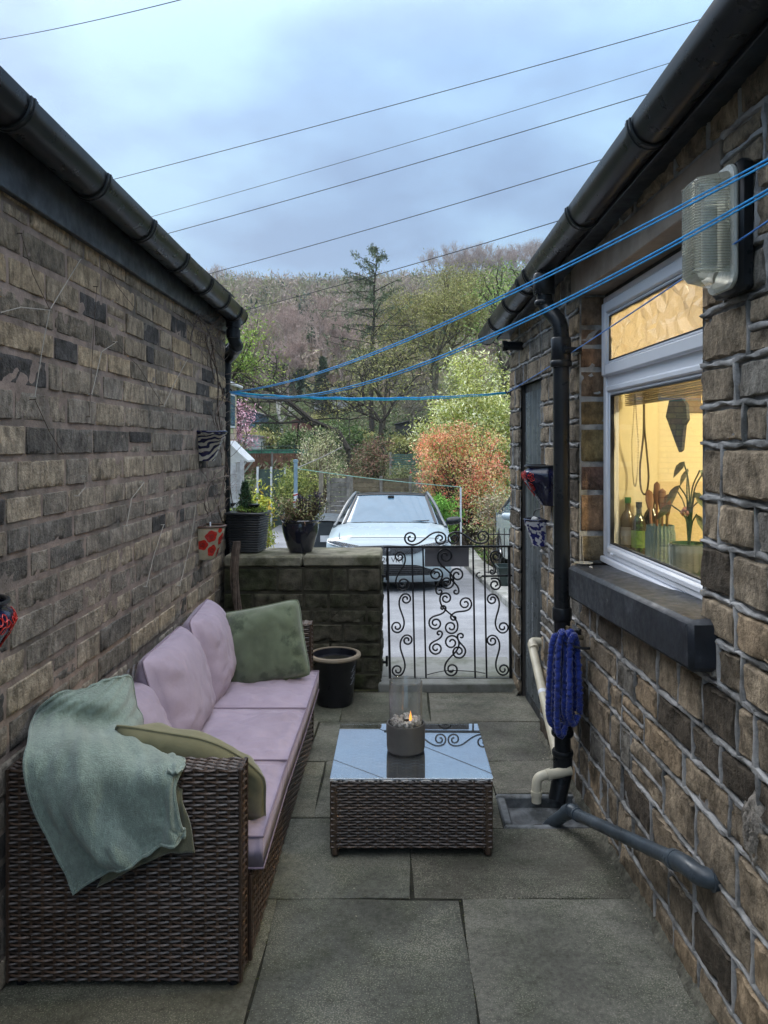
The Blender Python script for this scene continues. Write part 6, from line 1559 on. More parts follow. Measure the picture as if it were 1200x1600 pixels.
# feathery conifer
def conifer(name, label, x, y, h, seed, w=.2, col=((.045,.065,.035), (.06,.08,.045), (.035,.05,.03)), dens=1.0, lean=.0, group=None, sparse=1.0):
    r = np.random.default_rng(seed); z = float(gz(x, y))-.05; t = thing(name, label, 'tree', (x, y, z), 0, group)
    mt, segs, tips = MB(), [], []
    P0 = np.array([x, y, z]); prev = P0; n = 22
    for i in range(1, n+1):
        q = P0+np.array([lean*h*(i/n)**2+.05*math.sin(i), .04*math.cos(i*2), h*i/n]); segs.append((prev, q, h*.014*(1-(i-1)/n)+.02, h*.014*(1-i/n)+.02)); prev = q
        if i < n*.28: continue
        for _ in range(int(5*dens)):
            if r.random() > sparse: continue
            a = r.uniform(0, 2*PI); L_ = h*w*(1.12-i/n)**.62*r.uniform(.5, 1.25)*(1 if i < n-1 else .6); p = q.copy(); d = np.array([math.cos(a), math.sin(a), r.uniform(.1, .6)])
            for k in range(5):
                d = d+np.array([0, 0, -.10+.14*(k > 2)])+r.normal(size=3)*.08; d /= np.linalg.norm(d); p2 = p+d*L_/5; segs.append((p, p2, .05*(1-k*.18), .05*(1-(k+1)*.18)))
                for _ in range(3): tips.append(p+(p2-p)*r.random()+np.array([0, 0, -r.uniform(0, .25)]))
                p = p2
    seg_mesh(mt, segs, 4, (.06,.05,.04)); mt.build('trunk', barkm, t, smooth=False)
    ml = MB(); leaves_at(ml, tips, 9, .10, .06, list(col), r, flat=1.2, elong=2.2); ml.build('crown', leafm, t, smooth=False); return t
conifer('tall_conifer', 'tall dark feathery conifer standing above the hill skyline', -2.0, 60, 14.9, 105, w=.52, sparse=.70, dens=.9, lean=.03, col=((.10,.13,.065), (.13,.15,.08), (.075,.10,.055)))
conifer('small_conifer', 'short dark conifer on the slope left of the tall feathery one', -6.6, 68, 6.0, 106, w=.2)
# pinkish bare trees behind
pk = (.32,.25,.215)
for i, (x, y, h, lb) in enumerate(((-8.6, 92, 12, 'pinkish bare tree with pale upright limbs, left of the conifer'), (-13.5, 100, 10.5, 'pinkish grey bare tree nearest the left gutter'), (-5.6, 84, 9.5, 'pink budding bare tree directly left of the dark conifer trunk'), (-3.0, 104, 11.5, 'pinkish bare tree just behind the feathery conifer'), (-11.2, 80, 7.5, 'low pinkish bare tree above the pale dead trunk'), (-16.5, 88, 9, 'grey pink bare tree behind the bright green tree'))):
    tree('bare_pink_tree', lb, x, y, h, 110+i, depth=4, spread=.55, up=.13, bark=pk, trunk=.25, minr=.022, twigs=(6,.9,.014,(.37,.28,.245)), group='pinkish bare trees on the lower hillside', kids=(1, 3))
# dark crooked tree in front, pale dead trunk, orchard trees
tree('crooked_bare_tree', 'dark crooked bare tree spreading long limbs over the terraced gardens', -2.4, 40, 6.3, 121, depth=4, spread=.95, up=-.02, bark=(.05,.043,.035), trunk=.30, rad=.17, minr=.011, wob=.3, twigs=(3,.4,.008), sc=(1.6,1,1), kids=(1, 3))
tree('crooked_bare_tree', 'dark thick trunked bare tree right of centre behind the red brown bush', -.2, 44, 6.0, 122, depth=4, spread=.85, up=.0, bark=(.055,.047,.038), trunk=.3, rad=.17, minr=.011, wob=.28, twigs=(3,.5,.008), leaf=[(5,.3,.05,G_ol)], sc=(1.5,1,1))
tree('pale_dead_tree', 'pale grey dead trunk with bare limbs on the grassy terrace', -8.6, 58, 3.9, 123, depth=2, spread=.8, up=.02, bark=(.36,.34,.30), trunk=.5, rad=.17, minr=.03)
tree('bare_grey_tree', 'grey bare tree spreading behind the green slatted shed', 1.6, 50, 5.5, 124, depth=4, spread=.9, bark=(.17,.15,.12), minr=.012, twigs=(4,.5,.009), rad=.12, sc=(1.4,1,1))
# hilltop row of bare trees: one of each shape, then copies
rg = 'tall bare trees along the skyline on the right'
t1 = tree('skyline_tree', 'bare tree at the left end of the skyline row', 14, 262, 15, 131, depth=4, spread=.5, up=.12, bark=(.34,.28,.25), rad=.22, trunk=.3, minr=.032, twigs=(4,1.2,.022), group=rg)
t2 = tree('skyline_tree', 'second bare tree of the skyline row from its left end', 19, 266, 13, 132, depth=4, spread=.55, up=.10, bark=(.36,.29,.26), rad=.2, trunk=.3, minr=.032, twigs=(4,1.2,.022), group=rg)
ordn = ['third', 'fourth', 'fifth', 'sixth', 'seventh', 'eighth', 'ninth', 'tenth', 'eleventh', 'twelfth', 'thirteenth', 'fourteenth', 'fifteenth']
r = random.Random(77)
for i in range(13):
    src = (t1, t2)[i % 2]; c = copy_tree(src); x = 21.5+i*2.15+r.uniform(-.6, .6); y = 262+r.uniform(-7, 7)
    c.location = (x, y, float(gz(x, y))-.3); c.rotation_euler = (0, 0, r.uniform(0, 6)); k = r.uniform(.8, 1.12); c.scale = (k*1.1, k*1.1, k)
    c['label'] = '%s bare tree of the skyline row, counted from its left end' % ordn[i]
c = copy_tree(t1); c.location = (-66, 290, float(gz(-66, 290))-.3); c.scale = (.9, .9, .8); c['label'] = 'lone bare tree on the skyline just above the left gutter end'; del c['group']

# wood that covers the hill: too many trees to count
r = np.random.default_rng(5); m = MB(); ntree = 3900
cols = [(.25,.19,.15), (.28,.21,.165), (.22,.195,.135), (.31,.225,.20), (.23,.215,.12), (.17,.18,.09)]
V = []; T = []
for i in range(ntree):
    y = 78+312*r.random()**.8; x = r.uniform(-.46, .42)*y+r.uniform(-14, 14); z = float(gz(x, y))
    h = r.uniform(4.5, 8.5)*(.75 if y < 110 else 1)*(.62 if y > 330 else 1); w = h*r.uniform(.28, .42); c = np.array(cols[r.integers(0, len(cols)) if r.random() < .8 else 0])*r.uniform(.75, 1.2)
    con = r.random() < .05
    if con: c = np.array((.035,.055,.03)); w *= .7
    if r.random() < .12: c = np.array((.17,.18,.06))
    k = 46 if y < 190 else 30
    d = r.normal(size=(k, 3)); d /= np.linalg.norm(d, axis=1, keepdims=True); ctr = np.array([x, y, z+h*.6])
    tip = ctr+d*np.array([w, w, h*.42])*r.uniform(.55, 1.0, (k, 1)); 
    st = np.stack([x+(tip[:, 0]-x)*.25, y+(tip[:, 1]-y)*.25, z+(tip[:, 2]-z)*.45], 1)
    wd = (.05+y*.0004)*(2.2 if con else 1)
    sdv = np.cross(tip-st, r.normal(size=(k, 3))); sdv /= np.linalg.norm(sdv, axis=1, keepdims=True)
    V.append(np.stack([st-sdv*wd, st+sdv*wd, tip], 1).reshape(-1, 3)); T.append(np.tile(c*.9, (k*3, 1)))
    k2 = 34 if y < 190 else 20      # fine twigs near the outline of the crown
    d = r.normal(size=(k2, 3)); d /= np.linalg.norm(d, axis=1, keepdims=True); p = ctr+d*np.array([w, w, h*.42])*r.uniform(.6, 1.05, (k2, 1)); q = p+r.normal(size=(k2, 3))*.5+d*.7
    sdv = np.cross(q-p, r.normal(size=(k2, 3))); sdv /= np.linalg.norm(sdv, axis=1, keepdims=True)
    V.append(np.stack([p-sdv*wd*1.1, p+sdv*wd*1.1, q], 1).reshape(-1, 3)); T.append(np.tile(c*r.uniform(.9, 1.25), (k2*3, 1)))
    V.append(np.array([[x-.14, y, z-.3], [x+.14, y, z-.3], [x, y, z+h*.8]])); T.append(np.tile(c*.8, (3, 1)))
V = np.concatenate(V); T = np.concatenate(T); m.add(V, (np.arange(len(V)).reshape(-1, 3)).tolist(), T)
o = m.build('hillside_wood', leafm, smooth=False); tag(o, 'leafless brown wood covering the far hillside', 'wood', kind='stuff')

# garden shrubs ------------------------------------------------
shrub('white_flowering_bush', 'big bush covered in creamy white blossom behind the red leaved one', 2.35, 24, 5.5, 3.7, 201, [(44, .18, .034, [(.34,.36,.09), (.40,.39,.12), (.24,.29,.07)]), (18, .15, .04, [(.68,.66,.38), (.78,.76,.55), (.58,.58,.28)])], n=560, lumps=13)
shrub('red_leaved_bush', 'large rounded bush with coral red and yellow green leaves beyond the car', 1.66, 18.6, 3.15, 2.6, 202, [(58, .12, .020, [(.66,.25,.15), (.60,.36,.17), (.42,.44,.14), (.72,.38,.24), (.36,.38,.12), (.62,.50,.24), (.64,.22,.16)]), (14, .11, .022, [(.60,.12,.10), (.16,.22,.06)])], n=480, lumps=14)
shrub('bright_green_sprout', 'low bright green leafy shoots growing out under the red leaved bush', 1.0, 17.3, 1.35, .9, 203, [(40, .08, .03, [(.12,.26,.04), (.16,.30,.05)])], n=70)
shrub('dry_twiggy_bush', 'dry straw coloured twiggy bush between the red leaved bush and the pavement', 2.0, 15.2, 1.75, 1.5, 204, [(16, .10, .022, [(.30,.24,.15), (.22,.24,.09), (.38,.33,.24)])], n=240, bark=(.22,.17,.12))
shrub('red_brown_bush', 'round bush of dull red brown leaves behind the car roof on the left', -.95, 27, 2.9, 2.2, 205, [(22, .12, .032, [(.16,.085,.06), (.11,.11,.05), (.22,.12,.085), (.09,.09,.045)])], n=300)
shrub('pale_budding_bush', 'thin pale green budding shrub rising beside the blue grey pole', -2.35, 23, 3.2, 2.0, 206, [(15, .13, .026, [(.34,.32,.18), (.24,.26,.11), (.40,.36,.24)])], n=230, bark=(.16,.13,.09))
shrub('green_hedge_bush', 'yellow green ivy bush spilling over the dark green fence', -3.0, 22.3, 2.0, 1.9, 207, [(24, .12, .03, [(.20,.23,.06), (.28,.28,.08), (.11,.14,.04)])], n=200)
shrub('golden_shrub', 'golden yellow and green shrub hanging behind the slatted planter', -1.22, 6.9, 1.42, .36, 208, [(26, .035, .013, [(.42,.40,.06), (.30,.34,.06), (.45,.30,.05), (.20,.26,.05)])], n=200, dy=.4)
shrub('ground_shrub', 'low pale heath clump at the foot of the picket fence', .2, 26.5, 1.2, 1.9, 209, [(18, .12, .028, [(.20,.17,.11), (.25,.20,.14), (.14,.14,.07)])], n=130)
shrub('ground_shrub', 'low green clump between the red brown bush and the green slatted shed', .35, 30.5, 1.6, 1.6, 210, [(18, .12, .03, [(.12,.14,.05), (.18,.17,.08)])], n=130)
tree('pink_blossom_tree', 'small pink blossom tree beside the end of the neighbour house', -7.7, 38.5, 3.9, 211, depth=3, spread=.8, bark=(.10,.07,.06), leaf=[(10, .22, .06, [(.62,.34,.42), (.70,.45,.52), (.45,.25,.30)])], sc=(.85,1,1))
# terraces, gardens in the middle distance
r2 = random.Random(31)
shn = ['low dark bush on the terrace under the pale dead tree', 'dark bush above the green rail at the left', 'green clump behind the long green rail', 'bush in the middle of the terrace below the small white hut', 'green bush right of the small white hut', 'bush below the dark crooked tree', 'bush at the foot of the thick trunked tree', 'bush left of the grey bare tree', 'bush behind the green slatted shed', 'green bush behind the white flowering bush', 'dark clump highest on the terraces', 'pale clump beside the brown hut', 'low bush beside the blue shed', 'bush right behind the blossom tree']
spots = [(-9.4, 55), (-8.4, 47), (-6.1, 46), (-4.4, 50), (-2.4, 56), (-3.2, 47), (-.6, 50), (.9, 46), (2.1, 43), (4.6, 44), (-6.8, 66), (-5.2, 62), (-9.9, 58), (-9.5, 43)]
spots[9] = (5.2, 46)
for i, (x, y) in enumerate(spots):
    shrub('terrace_bush', shn[i], x, y, r2.uniform(1.2, 2.4), r2.uniform(2.2, 3.8), 300+i, [(14, .22, .07, [G_dk+[(.09,.12,.05)], G_ol, [(.08,.13,.04), (.13,.18,.06)]][i % 3])], n=110, group='bushes on the garden terraces')
m = MB(); r = np.random.default_rng(9)      # rough undergrowth of the terraces
n_ = 15000; X_ = r.uniform(-26, 20, n_); Y_ = 28+64*r.random(n_)**.9; pts = np.stack([X_, Y_, gz(X_, Y_)+r.uniform(0, .45, n_)], 1)
leaves_at(m, pts, 5, .28, .09, [(.07,.11,.035), (.10,.13,.05), (.16,.13,.08), (.12,.15,.05), (.18,.16,.10)], r, flat=.5)
o = m.build('undergrowth', leafm, smooth=False); tag(o, 'rough green and brown undergrowth over the garden terraces', 'undergrowth', kind='stuff')
m = MB(); n_ = 16000; X_ = np.where(r.random(n_) < .5, r.uniform(1.85, 9, n_), r.uniform(-12, -3.7, n_)); Y_ = r.uniform(9, 32, n_)
pts = np.stack([X_, Y_, gz(X_, Y_)+.02], 1); leaves_at(m, pts, 3, .05, .035, [(.12,.22,.03), (.16,.26,.05), (.09,.17,.03)], r, flat=.6, elong=1.3)
o = m.build('lawn_grass', leafm, smooth=False); tag(o, 'bright green lawn grass beside the drive', 'grass', kind='stuff')

# planting in the wall-top pots --------------------------------
r = np.random.default_rng(14)
def small_plant(name, label, c, pts, leaf, bark=(.08,.06,.04), cat='plant'):
    t = thing(name, label, cat, c); c = np.array(c); mt = MB(); pts = np.array(pts)
    segs = [(c+np.array([(p[0]-c[0])*.3, (p[1]-c[1])*.3, 0]), p, .003, .0012) for p in pts]; seg_mesh(mt, segs, 4, bark); mt.build('stem', barkm, t, smooth=False)
    ml = MB()
    for (per, sig, size, cols) in leaf: leaves_at(ml, pts, per, sig, size, cols, r, flat=1)
    ml.build('leaves', leafm, t, smooth=False); return t
cc = (-1.03, 5.22, WT+.26)
pts = []
for k in range(260):
    z = r.random(); a = r.uniform(0, 6.28); q = .062*(1-z)**.8*r.uniform(.5, 1); pts.append((cc[0]+q*math.cos(a), cc[1]+q*math.sin(a), cc[2]+.01+.20*z))
small_plant('dwarf_conifer', 'tiny dark green conifer growing in the slatted planter', cc, pts, [(9, .009, .006, [(.03,.065,.03), (.045,.09,.04), (.02,.045,.022)])])
pts = [(-1.0+r.uniform(-.1, .12), 5.17+r.uniform(-.05, .06), WT+.275+r.uniform(0, .03)) for _ in range(60)]
small_plant('low_sprouts', 'short bright green sprouts along the front of the slatted planter', (-1.0, 5.17, WT+.262), pts, [(8, .01, .007, [(.22,.30,.06), (.14,.22,.05)])])
pts = []
for k in range(90):
    a = r.uniform(0, 6.28); q = .13*r.random()**.5; pts.append((-.652+q*math.cos(a)*1.25, 5.2+q*math.sin(a), WT+.19+.03+.13*r.random()))
small_plant('tub_shrub', 'red brown and green leaved little shrub in the glossy tub', (-.652, 5.2, WT+.19), pts, [(12, .018, .008, [(.16,.16,.07), (.20,.12,.08), (.10,.13,.05), (.30,.28,.14)])])
pts = []
for k in range(14):
    x = -.62+r.uniform(-.07, .11); y = 5.2+r.uniform(-.06, .06)
    for z in np.linspace(.10, .19+r.uniform(-.02, .02), 5): pts.append((x, y, WT+.19+z))
small_plant('dark_spikes', 'dark purple flower spikes standing up out of the glossy tub', (-.62, 5.2, WT+.19), pts, [(9, .005, .006, [(.03,.02,.06), (.05,.03,.09), (.03,.04,.03)])])
for i, (px, py, d, lb) in enumerate(((397, 792, 5.15, 'black T shaped solar light standing behind the slatted planter'), (360, 790, 5.35, 'black solar light half hidden left of the little conifer'))):
    c = P(px, py, d); t = thing('solar_light', lb, 'garden light', (c.x, c.y, WT)); m = MB(); m.lathe([(0, 0), (.026, .002), (.038, .016), (.038, .024), (0, .026)], (c.x, c.y, c.z-.005), 20); m.build('head', black_plastic, t); m = MB(); m.tube([(c.x, c.y, WT), (c.x, c.y, c.z)], .009, 8); m.build('pole', black_plastic, t)

# ================================================================ garden structures beyond the drive
def board_fence(name, label, a, b, h, board, matl, postm, zb=None, vert=True, gap=.012, posts=0, th=.022, picket=False, cat='fence', group=None, posth=.08, postw=.09, lowz=0):
    a, b = Vector(a), Vector(b); d = (b-a); L_ = d.length; d.normalize(); M_ = Matrix((d, Vector((-d.y, d.x, 0)), Vector((0, 0, 1)))).transposed()
    z0 = float(gz(a.x, a.y)) if zb is None else zb
    t = thing(name, label, cat, ((a.x+b.x)/2, (a.y+b.y)/2, z0), 0, group); m = MB(); r = random.Random(name+label)
    if vert:
        n = max(1, round(L_/board))
        for i in range(n):
            k = r.uniform(.8, 1.15); c = a+d*(i+.5)*L_/n; hh = h+(r.uniform(-.05, .03) if picket else 0); m.box((c.x, c.y, z0+lowz+(hh-lowz)/2), (L_/n-gap, th, hh-lowz), M_, (k, k, k))
        if picket:
            for z in (.25, h-.3): m.box(((a.x+b.x)/2, (a.y+b.y)/2+.03, z0+z), (L_, .03, .07), M_)
    else:
        n = max(1, round((h-lowz)/board))
        for i in range(n):
            k = r.uniform(.8, 1.15); c = (a+b)/2; m.box((c.x, c.y, z0+lowz+(i+.5)*(h-lowz)/n), (L_, th+.006*(i % 2), (h-lowz)/n-gap), M_, (k, k, k))
    m.build('boards', matl, t, smooth=False)
    for i in range(posts):
        c = a+d*L_*i/max(1, posts-1); m = MB(); m.box((c.x, c.y-.045, z0+(h+posth)/2), (postw, .08, h+posth), M_); m.build('post', postm, t)
    return t
wgrey = mat('weathered_wood', (.24,.225,.20), .9, tint=True, var=.25, vs=6, bump=.5, bs=30, spec=.1)
wbrown = mat('brown_fence_wood', (.17,.085,.055), .9, tint=True, var=.25, vs=5, bump=.4, spec=.1)
wpale = mat('pale_fence_paint', (.48,.47,.46), .85, tint=True, var=.15, vs=5, bump=.3, spec=.15, col2=(.33,.31,.30), c2s=4)
gdark = mat('dark_green_panel', (.055,.085,.07), .6, tint=True, var=.15, vs=3, bump=.2)
gshed = mat('green_shed_slat', (.075,.13,.10), .7, tint=True, var=.2, vs=4, bump=.2)
wwhite = mat('white_post_paint', (.72,.73,.74), .5, var=.08)
board_fence('pale_garden_fence', 'pale weathered wooden fence by the corner of the neighbour house', (-5.6, 20, 0), (-4.02, 20, 0), 2.0, .16, wpale, wpale, posts=2)
board_fence('pale_gate', 'lower pale wooden side gate in front of the weathered fence', (-4.9, 18.6, 0), (-3.72, 18.6, 0), 1.15, .14, wpale, wpale, posts=2)
board_fence('green_panel_fence', 'dark green panel fence with slim white posts', (-4.25, 23.5, 0), (-3.0, 23.5, 0), 1.72, 1.3/3, gdark, wwhite, posts=4, gap=.02, postw=.055)
board_fence('grey_board_fence', 'grey horizontal board fence panel behind the left side of the car', (-2.0, 22.5, 0), (-1.42, 22.5, 0), 1.5, .14, wgrey, wgrey, posts=2, vert=False)
board_fence('brown_board_fence', 'brown horizontal board fence behind the red brown bush', (-1.5, 25.5, 0), (.45, 25.8, 0), 1.35, .15, mat('dull_brown_wood', (.17,.14,.09), .9, tint=True, var=.25, bump=.4), wgrey, posts=3, vert=False)
board_fence('brown_paling_fence', 'long reddish brown paling fence below the green rail', (-9.4, 38.5, 0), (-5.0, 40.5, 0), 1.05, .13, wbrown, wgrey, posts=4, zb=.1)
board_fence('picket_fence', 'weathered grey picket fence left of the red leaved bush', (.02, 27.5, 0), (.85, 27.8, 0), 1.05, .10, wgrey, wgrey, picket=True, gap=.045, posts=2, zb=-.72)
board_fence('green_slatted_screen', 'green slatted garden screen between the bushes', (-.3, 36, 0), (1.15, 36.4, 0), 1.0, .11, gshed, wgrey, vert=False, posts=2, zb=.18, gap=.03)
# green mesh fence with rails on the terrace
t = thing('green_mesh_fence', 'green mesh fence with metal rails above the brown paling fence', 'fence', (-6.5, 42, 1.1)); m = MB()
for z in (1.12, 1.28, 1.52): m.tube([(-9.4, 42, z), (-4.9, 42, z+.01)], .018, 5)
for x in np.arange(-9.2, -4.8, .9): m.tube([(x, 42, .2), (x, 42, 1.75)], .022, 5)
m.build('rail', mat('green_rail_paint', (.05,.10,.08), .6), t)
m = MB(); m.box((-7.1, 42.03, 1.2), (4.4, .012, .30)); m.build('mesh_panel', mat('green_mesh', (.10,.32,.20), .7, var=.25), t)
t = thing('terrace_railing', 'low dark metal railing along the terrace in the middle', 'railing', (-3.4, 45, .8)); m = MB()
for z in (1.35, 1.6): m.tube([(-5.2, 45, z), (-.6, 45.4, z)], .02, 5)
for x in np.arange(-5.1, -.6, .45): m.tube([(x, 45+.09*(x+5.2)*.1, .5), (x, 45+.09*(x+5.2)*.1, 1.62)], .014, 5)
m.build('rails', iron, t)
# sheds and huts
def hut(name, label, x, y, w, dp, h, wallc, roofc, pitch=.35, cat='hut', door=True, win=True, zoff=0, ridge='x'):
    z = float(gz(x, y))+zoff; t = thing(name, label, cat, (x, y, z)); m = MB(); r = random.Random(label)
    n = int(w/.14)
    for i in range(n): k = r.uniform(.85, 1.1); m.box((x-w/2+(i+.5)*w/n, y-dp/2, z+h/2), (w/n-.008, .03, h), tint=(k, k, k))
    m.box((x, y+.02, z+h/2), (w, dp-.04, h-.01)); m.add([(x-w/2, y-dp/2, z+h), (x+w/2, y-dp/2, z+h), (x, y-dp/2, z+h+pitch), (x-w/2, y+dp/2, z+h), (x+w/2, y+dp/2, z+h), (x, y+dp/2, z+h+pitch)], [(0,1,2), (5,4,3)])
    m.build('wall', wallc, t, smooth=False)
    m = MB()
    for s_ in (-1, 1):
        a = math.atan2(pitch, w/2); L_ = math.hypot(w/2, pitch)+.15; m.box((x+s_*w/4+s_*.05, y, z+h+pitch/2+.02), (L_, dp+.3, .04), Euler((0, s_*a, 0)).to_matrix())
    m.build('roof', roofc, t, smooth=False)
    if win: m = MB(); m.box((x+w*.18, y-dp/2-.02, z+h*.6), (w*.3, .03, h*.3)); m.build('window', cargl, t)
    if door: m = MB(); m.box((x-w*.2, y-dp/2-.02, z+h*.42), (w*.28, .03, h*.8)); m.build('door', mat('hut_door', (.3,.3,.3), .7), t)
    return t
hut('white_hut', 'small white hut with dark windows high on the garden terraces', -6.3, 74, 3.0, 3, 2.0, wpale, mat('hut_roof', (.16,.15,.15), .8))
hut('brown_hut', 'tiny reddish hut below the white one', -7.9, 66, 2.0, 1.6, .9, mat('hut_red', (.22,.09,.07), .8, tint=True), mat('hut_roof_red', (.20,.10,.08), .8), win=False, door=False)
hut('blue_shed', 'little dark blue shed beside the blossom tree', -10.6, 56, 2.2, 2, 1.5, mat('shed_blue', (.07,.10,.13), .7, tint=True), mat('hut_roof', (1,1,1)))
hut('white_garage', 'long low white shed below the pink blossom tree', -9.6, 46, 3.2, 3, 1.2, wwhite, mat('white_roof', (.62,.63,.64), .6), pitch=.12, win=False, door=False)
hut('old_hut', 'dark old timber hut under the bare trees right of centre', 1.4, 56, 3.0, 2.5, 1.4, mat('hut_dark', (.06,.055,.05), .9, tint=True), mat('hut_roof', (1,1,1)), win=False, door=False)
# posts, poles and lines
bp_ = mat('blue_grey_post', (.22,.31,.37), .5, var=.12)
t = thing('washing_line_post', 'blue grey metal washing line post with red and white striped tape', 'post', (-1.975, 15, float(gz(0, 15))))
zb_ = float(gz(0, 15)); m = MB(); m.tube([(-1.975, 15, zb_), (-1.975, 15, 1.28)], .038, 12); m.lathe([(.0, 0), (.05, 0), (.05, .05), (0, .055)], (-1.975, 15, 1.26), 12); m.build('pole', bp_, t)
m = MB(); m.tube([(-1.975, 15, -.3), (-1.975, 15, .66)], .041, 14); m.build('tape_white', wwhite, t)
m = MB()
for k in range(7): z = -.25+k*.135; m.tube([(-1.975+.043*math.cos(a), 15+.043*math.sin(a), z+.012*a) for a in np.linspace(0, 6.2, 16)], .022, 4, flat=.2)
m.build('tape_stripe', mat('tape_red', (.55,.05,.03), .5), t)
t = thing('timber_post', 'plain weathered timber post left of the grey board fence', 'post', (-2.12, 21.5, -.87)); m = MB(); m.box((-2.12, 21.5, -.0), (.12, .12, 1.75), bev=.01); m.build('post_body', mat('post_wood', (.22,.19,.14), .9, var=.25, bump=.5), t)
o = None
t = thing('white_line_pole', 'slim white washing line pole in front of the red leaved bush', 'pole', (1.17, 14, float(gz(0, 14)))); m = MB(); m.tube([(1.17, 14, float(gz(0, 14))), (1.165, 14, .82)], .016, 10); m.build('pole_body', wwhite, t)
line('washing_line', (-1.975, 15, 1.14), (1.165, 14, .83), .03, .006, 'thin pale green washing line strung above the car roof', None, mat('green_line', (.25,.45,.36), .6), n=24, cat='washing line')
line('washing_line', (-1.975, 15, 1.14), (-1.35, 19, 1.55), .02, .012, 'weathered wooden spar leaning from the blue grey post', None, mat('pale_line', (.25,.23,.20), .7), n=6, cat='spar')
# railings, crate and bin by the drive
t = thing('iron_railing', 'thin dark iron railings on the right of the drive behind the gate', 'railing', (1.95, 13, -.55)); m = MB(); zr = float(gz(0, 13))
for i in range(10): x = 1.55+i*.09; m.tube([(x, 13, zr), (x, 13, zr+.82)], .008, 5)
for z in (.08, .72): m.tube([(1.5, 13, zr+z), (2.5, 13, zr+z)], .010, 5)
m.build('bars', iron, t)
t = thing('dark_crate', 'dark green plastic tub standing on the pavement beside the kerb', 'crate', (1.52, 11.1, -.42)); zq = float(gz(0, 11.1))+.06; m = MB()
vs = []; 
for (w, z) in ((.13, 0), (.17, .26), (.185, .26), (.185, .285), (.165, .285), (.13, .03)): vs += [(1.62+a*w, 11.1+b*w, zq+z) for a, b in ((-1,-1),(1,-1),(1,1),(-1,1))]
m.add(vs, [(j*4+i, j*4+(i+1) % 4, j*4+4+(i+1) % 4, j*4+4+i) for j in range(5) for i in range(4)]+[(20,21,22,23)]); m.build('tub_body', mat('crate_plastic', (.02,.035,.032), .45), t, smooth=False)
def wheelie_bin(x, y, label):
    z = float(gz(x, y))+.02; t = thing('wheelie_bin', label, 'bin', (x, y, z)); bm_ = mat('bin_grey', (.035,.045,.05), .45, var=.12)
    m = MB(); vs = []
    for (w, d, zz) in ((.21,.24,.10), (.27,.33,.92), (.29,.35,.92), (.29,.35,.96)): vs += [(x+a*w, y+b*d, z+zz) for a, b in ((-1,-1),(1,-1),(1,1),(-1,1))]
    m.add(vs, [(j*4+i, j*4+(i+1) % 4, j*4+4+(i+1) % 4, j*4+4+i) for j in range(3) for i in range(4)]+[(3,2,1,0)]); m.build('bin_body', bm_, t, smooth=False)
    m = MB(); m.grid(lambda u, v: (x-.30+.60*u, y-.38+.76*v, z+.965+.09*math.sin(PI*v)*.9+.02*math.sin(PI*u)), 8, 8); m.tube([(x-.27, y+.36, z+.96), (x+.27, y+.36, z+.96)], .02, 8); m.build('lid', bm_, t, ang=70)
    for s_ in (-1, 1): m = MB(); m.tube([(x+s_*.24, y+.22, z+.11), (x+s_*.29, y+.22, z+.11)], .11, 20); m.build('wheel', tyre, t)
    m = MB(); m.box((x+.02, y-.317, z+.70), (.17, .005, .10), Euler((math.radians(5.5), 0, 0)).to_matrix()); m.build('white_sticker', wwhite, t)
wheelie_bin(-1.12, 12.2, 'dark grey wheelie bin with a white sticker left of the white car')
# neighbour house at the left
nh = thing('neighbour_house', 'neighbouring buff stone house with slate roof and a white door canopy', 'building', (-9.3, 30, -.9))
nm, nmm = MB(), MB()
def Tn1(v): return np.stack([-6.32+v[:, 2], 27+v[:, 0], v[:, 1]], -1)
stone_wall(nm, nmm, Tn1, courses(-.9, 3.9, .18, .24, 40), 0, 3.3, [], (.3, .6), lambda r, u, z: tuple(q*r.uniform(.85, 1.15) for q in (.50,.40,.28)), seed=41, relief=.01, fine=.25)
def Tn2(v): return np.stack([-12.3+v[:, 0], 27-v[:, 2], v[:, 1]], -1)
stone_wall(nm, nmm, Tn2, courses(-.9, 3.9, .18, .24, 42), 0, 5.98, [], (.3, .6), lambda r, u, z: tuple(q*r.uniform(.85, 1.15) for q in (.50,.40,.28)), seed=43, relief=.01, fine=.2)
w_ = nm.build('wall', mat('buff_house_stone', (1,1,1), .9, tint=True, var=.2, bump=.5), nh); nmm.build('mortar', mortL, w_)
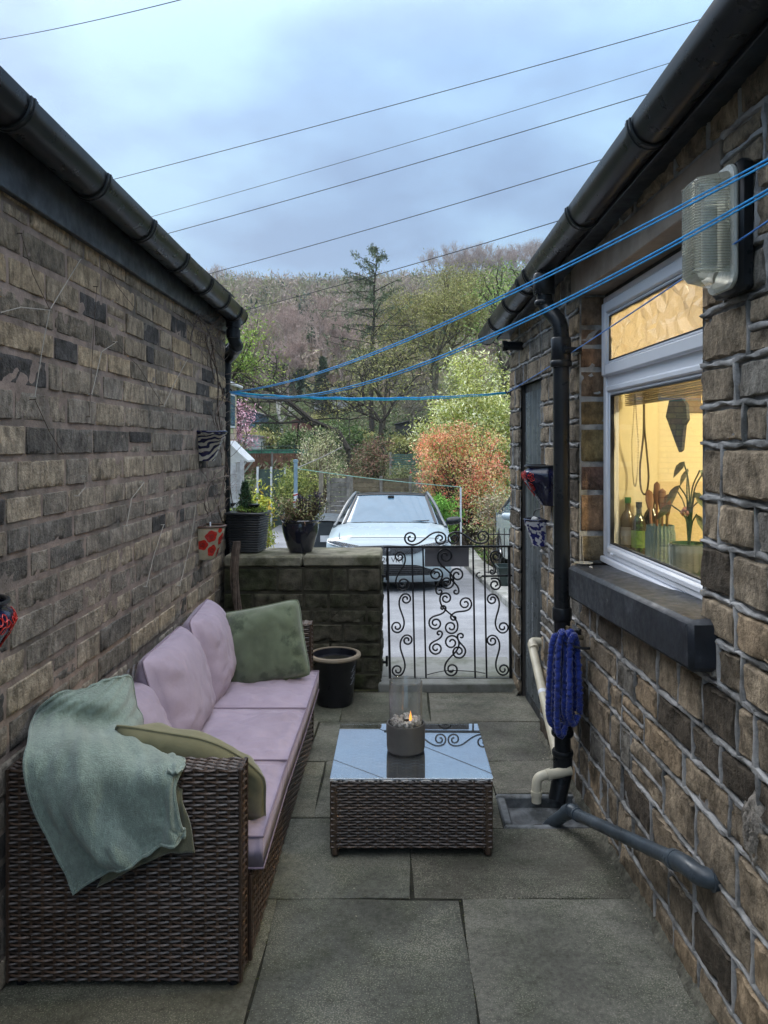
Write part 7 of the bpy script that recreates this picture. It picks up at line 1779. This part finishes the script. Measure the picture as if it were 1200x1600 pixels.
m = MB(); m.box((-9.35, 28.65, 1.5), (5.9, 3.25, 4.78)); m.build('inner_wall', mat('dark_infill', (1,1,1)), w_, smooth=False)
roof(nh, -6.2, 26.8, 30.5, 3.9, -1, 3.6, 32, None)
m = MB(); m.tube([(-6.16, 26.8, 3.88), (-6.16, 30.5, 3.88)], .06, 8); m.tube([(-6.2, 27.1, 3.85), (-6.22, 27.1, -.9)], .04, 8); m.build('gutter', wwhite, nh)
for (y, z) in ((29.3, 2.9),):
    m = MB(); m.box((-6.30, y, z), (.05, 1.0, 1.3)); f = m.build('window', wwhite, nh); m = MB(); m.box((-6.27, y, z), (.02, .84, 1.14)); m.build('pane', cargl, f)
m = MB(); m.add([(-6.3, 28.5, 1.75), (-5.55, 28.5, 1.02), (-5.55, 30.0, 1.02), (-6.3, 30.0, 1.75), (-6.3, 28.5, 1.68), (-5.55, 28.5, .95), (-5.55, 30.0, .95), (-6.3, 30.0, 1.68)], [(0,1,2,3), (7,6,5,4), (0,4,5,1), (1,5,6,2), (2,6,7,3)])
for y in (28.6, 29.9): m.tube([(-6.28, y, .1), (-5.62, y, .95)], .035, 4); m.tube([(-6.28, y, .9), (-6.28, y, .1)], .035, 4)
m.add([(-6.3, 28.52, 1.7), (-5.5, 28.52, 1.0), (-6.3, 28.52, .9), (-6.3, 28.55, 1.7), (-5.5, 28.55, 1.0), (-6.3, 28.55, .9)], [(0,1,2), (5,4,3)])
m.build('door_canopy', wwhite, nh, smooth=False)

# ================================================================ air between here and the far hillside
m = MB(); m.box((0, 235, 63), (1240, 610, 134))
hz = bpy.data.materials.new('haze'); hz.use_nodes = True; nt = hz.node_tree; nt.nodes.remove(nt.nodes['Principled BSDF'])
pv = nt.nodes.new('ShaderNodeVolumePrincipled'); pv.inputs['Color'].default_value = (.92,.95,1,1); pv.inputs['Density'].default_value = .0004; pv.inputs['Anisotropy'].default_value = .2
nt.links.new(pv.outputs[0], nt.nodes['Material Output'].inputs['Volume'])
o = m.build('haze', hz, local=True, smooth=False); o['kind'] = 'stuff'; o['label'] = 'thin pale evening haze hanging over the valley and hillside'; o['category'] = 'haze'
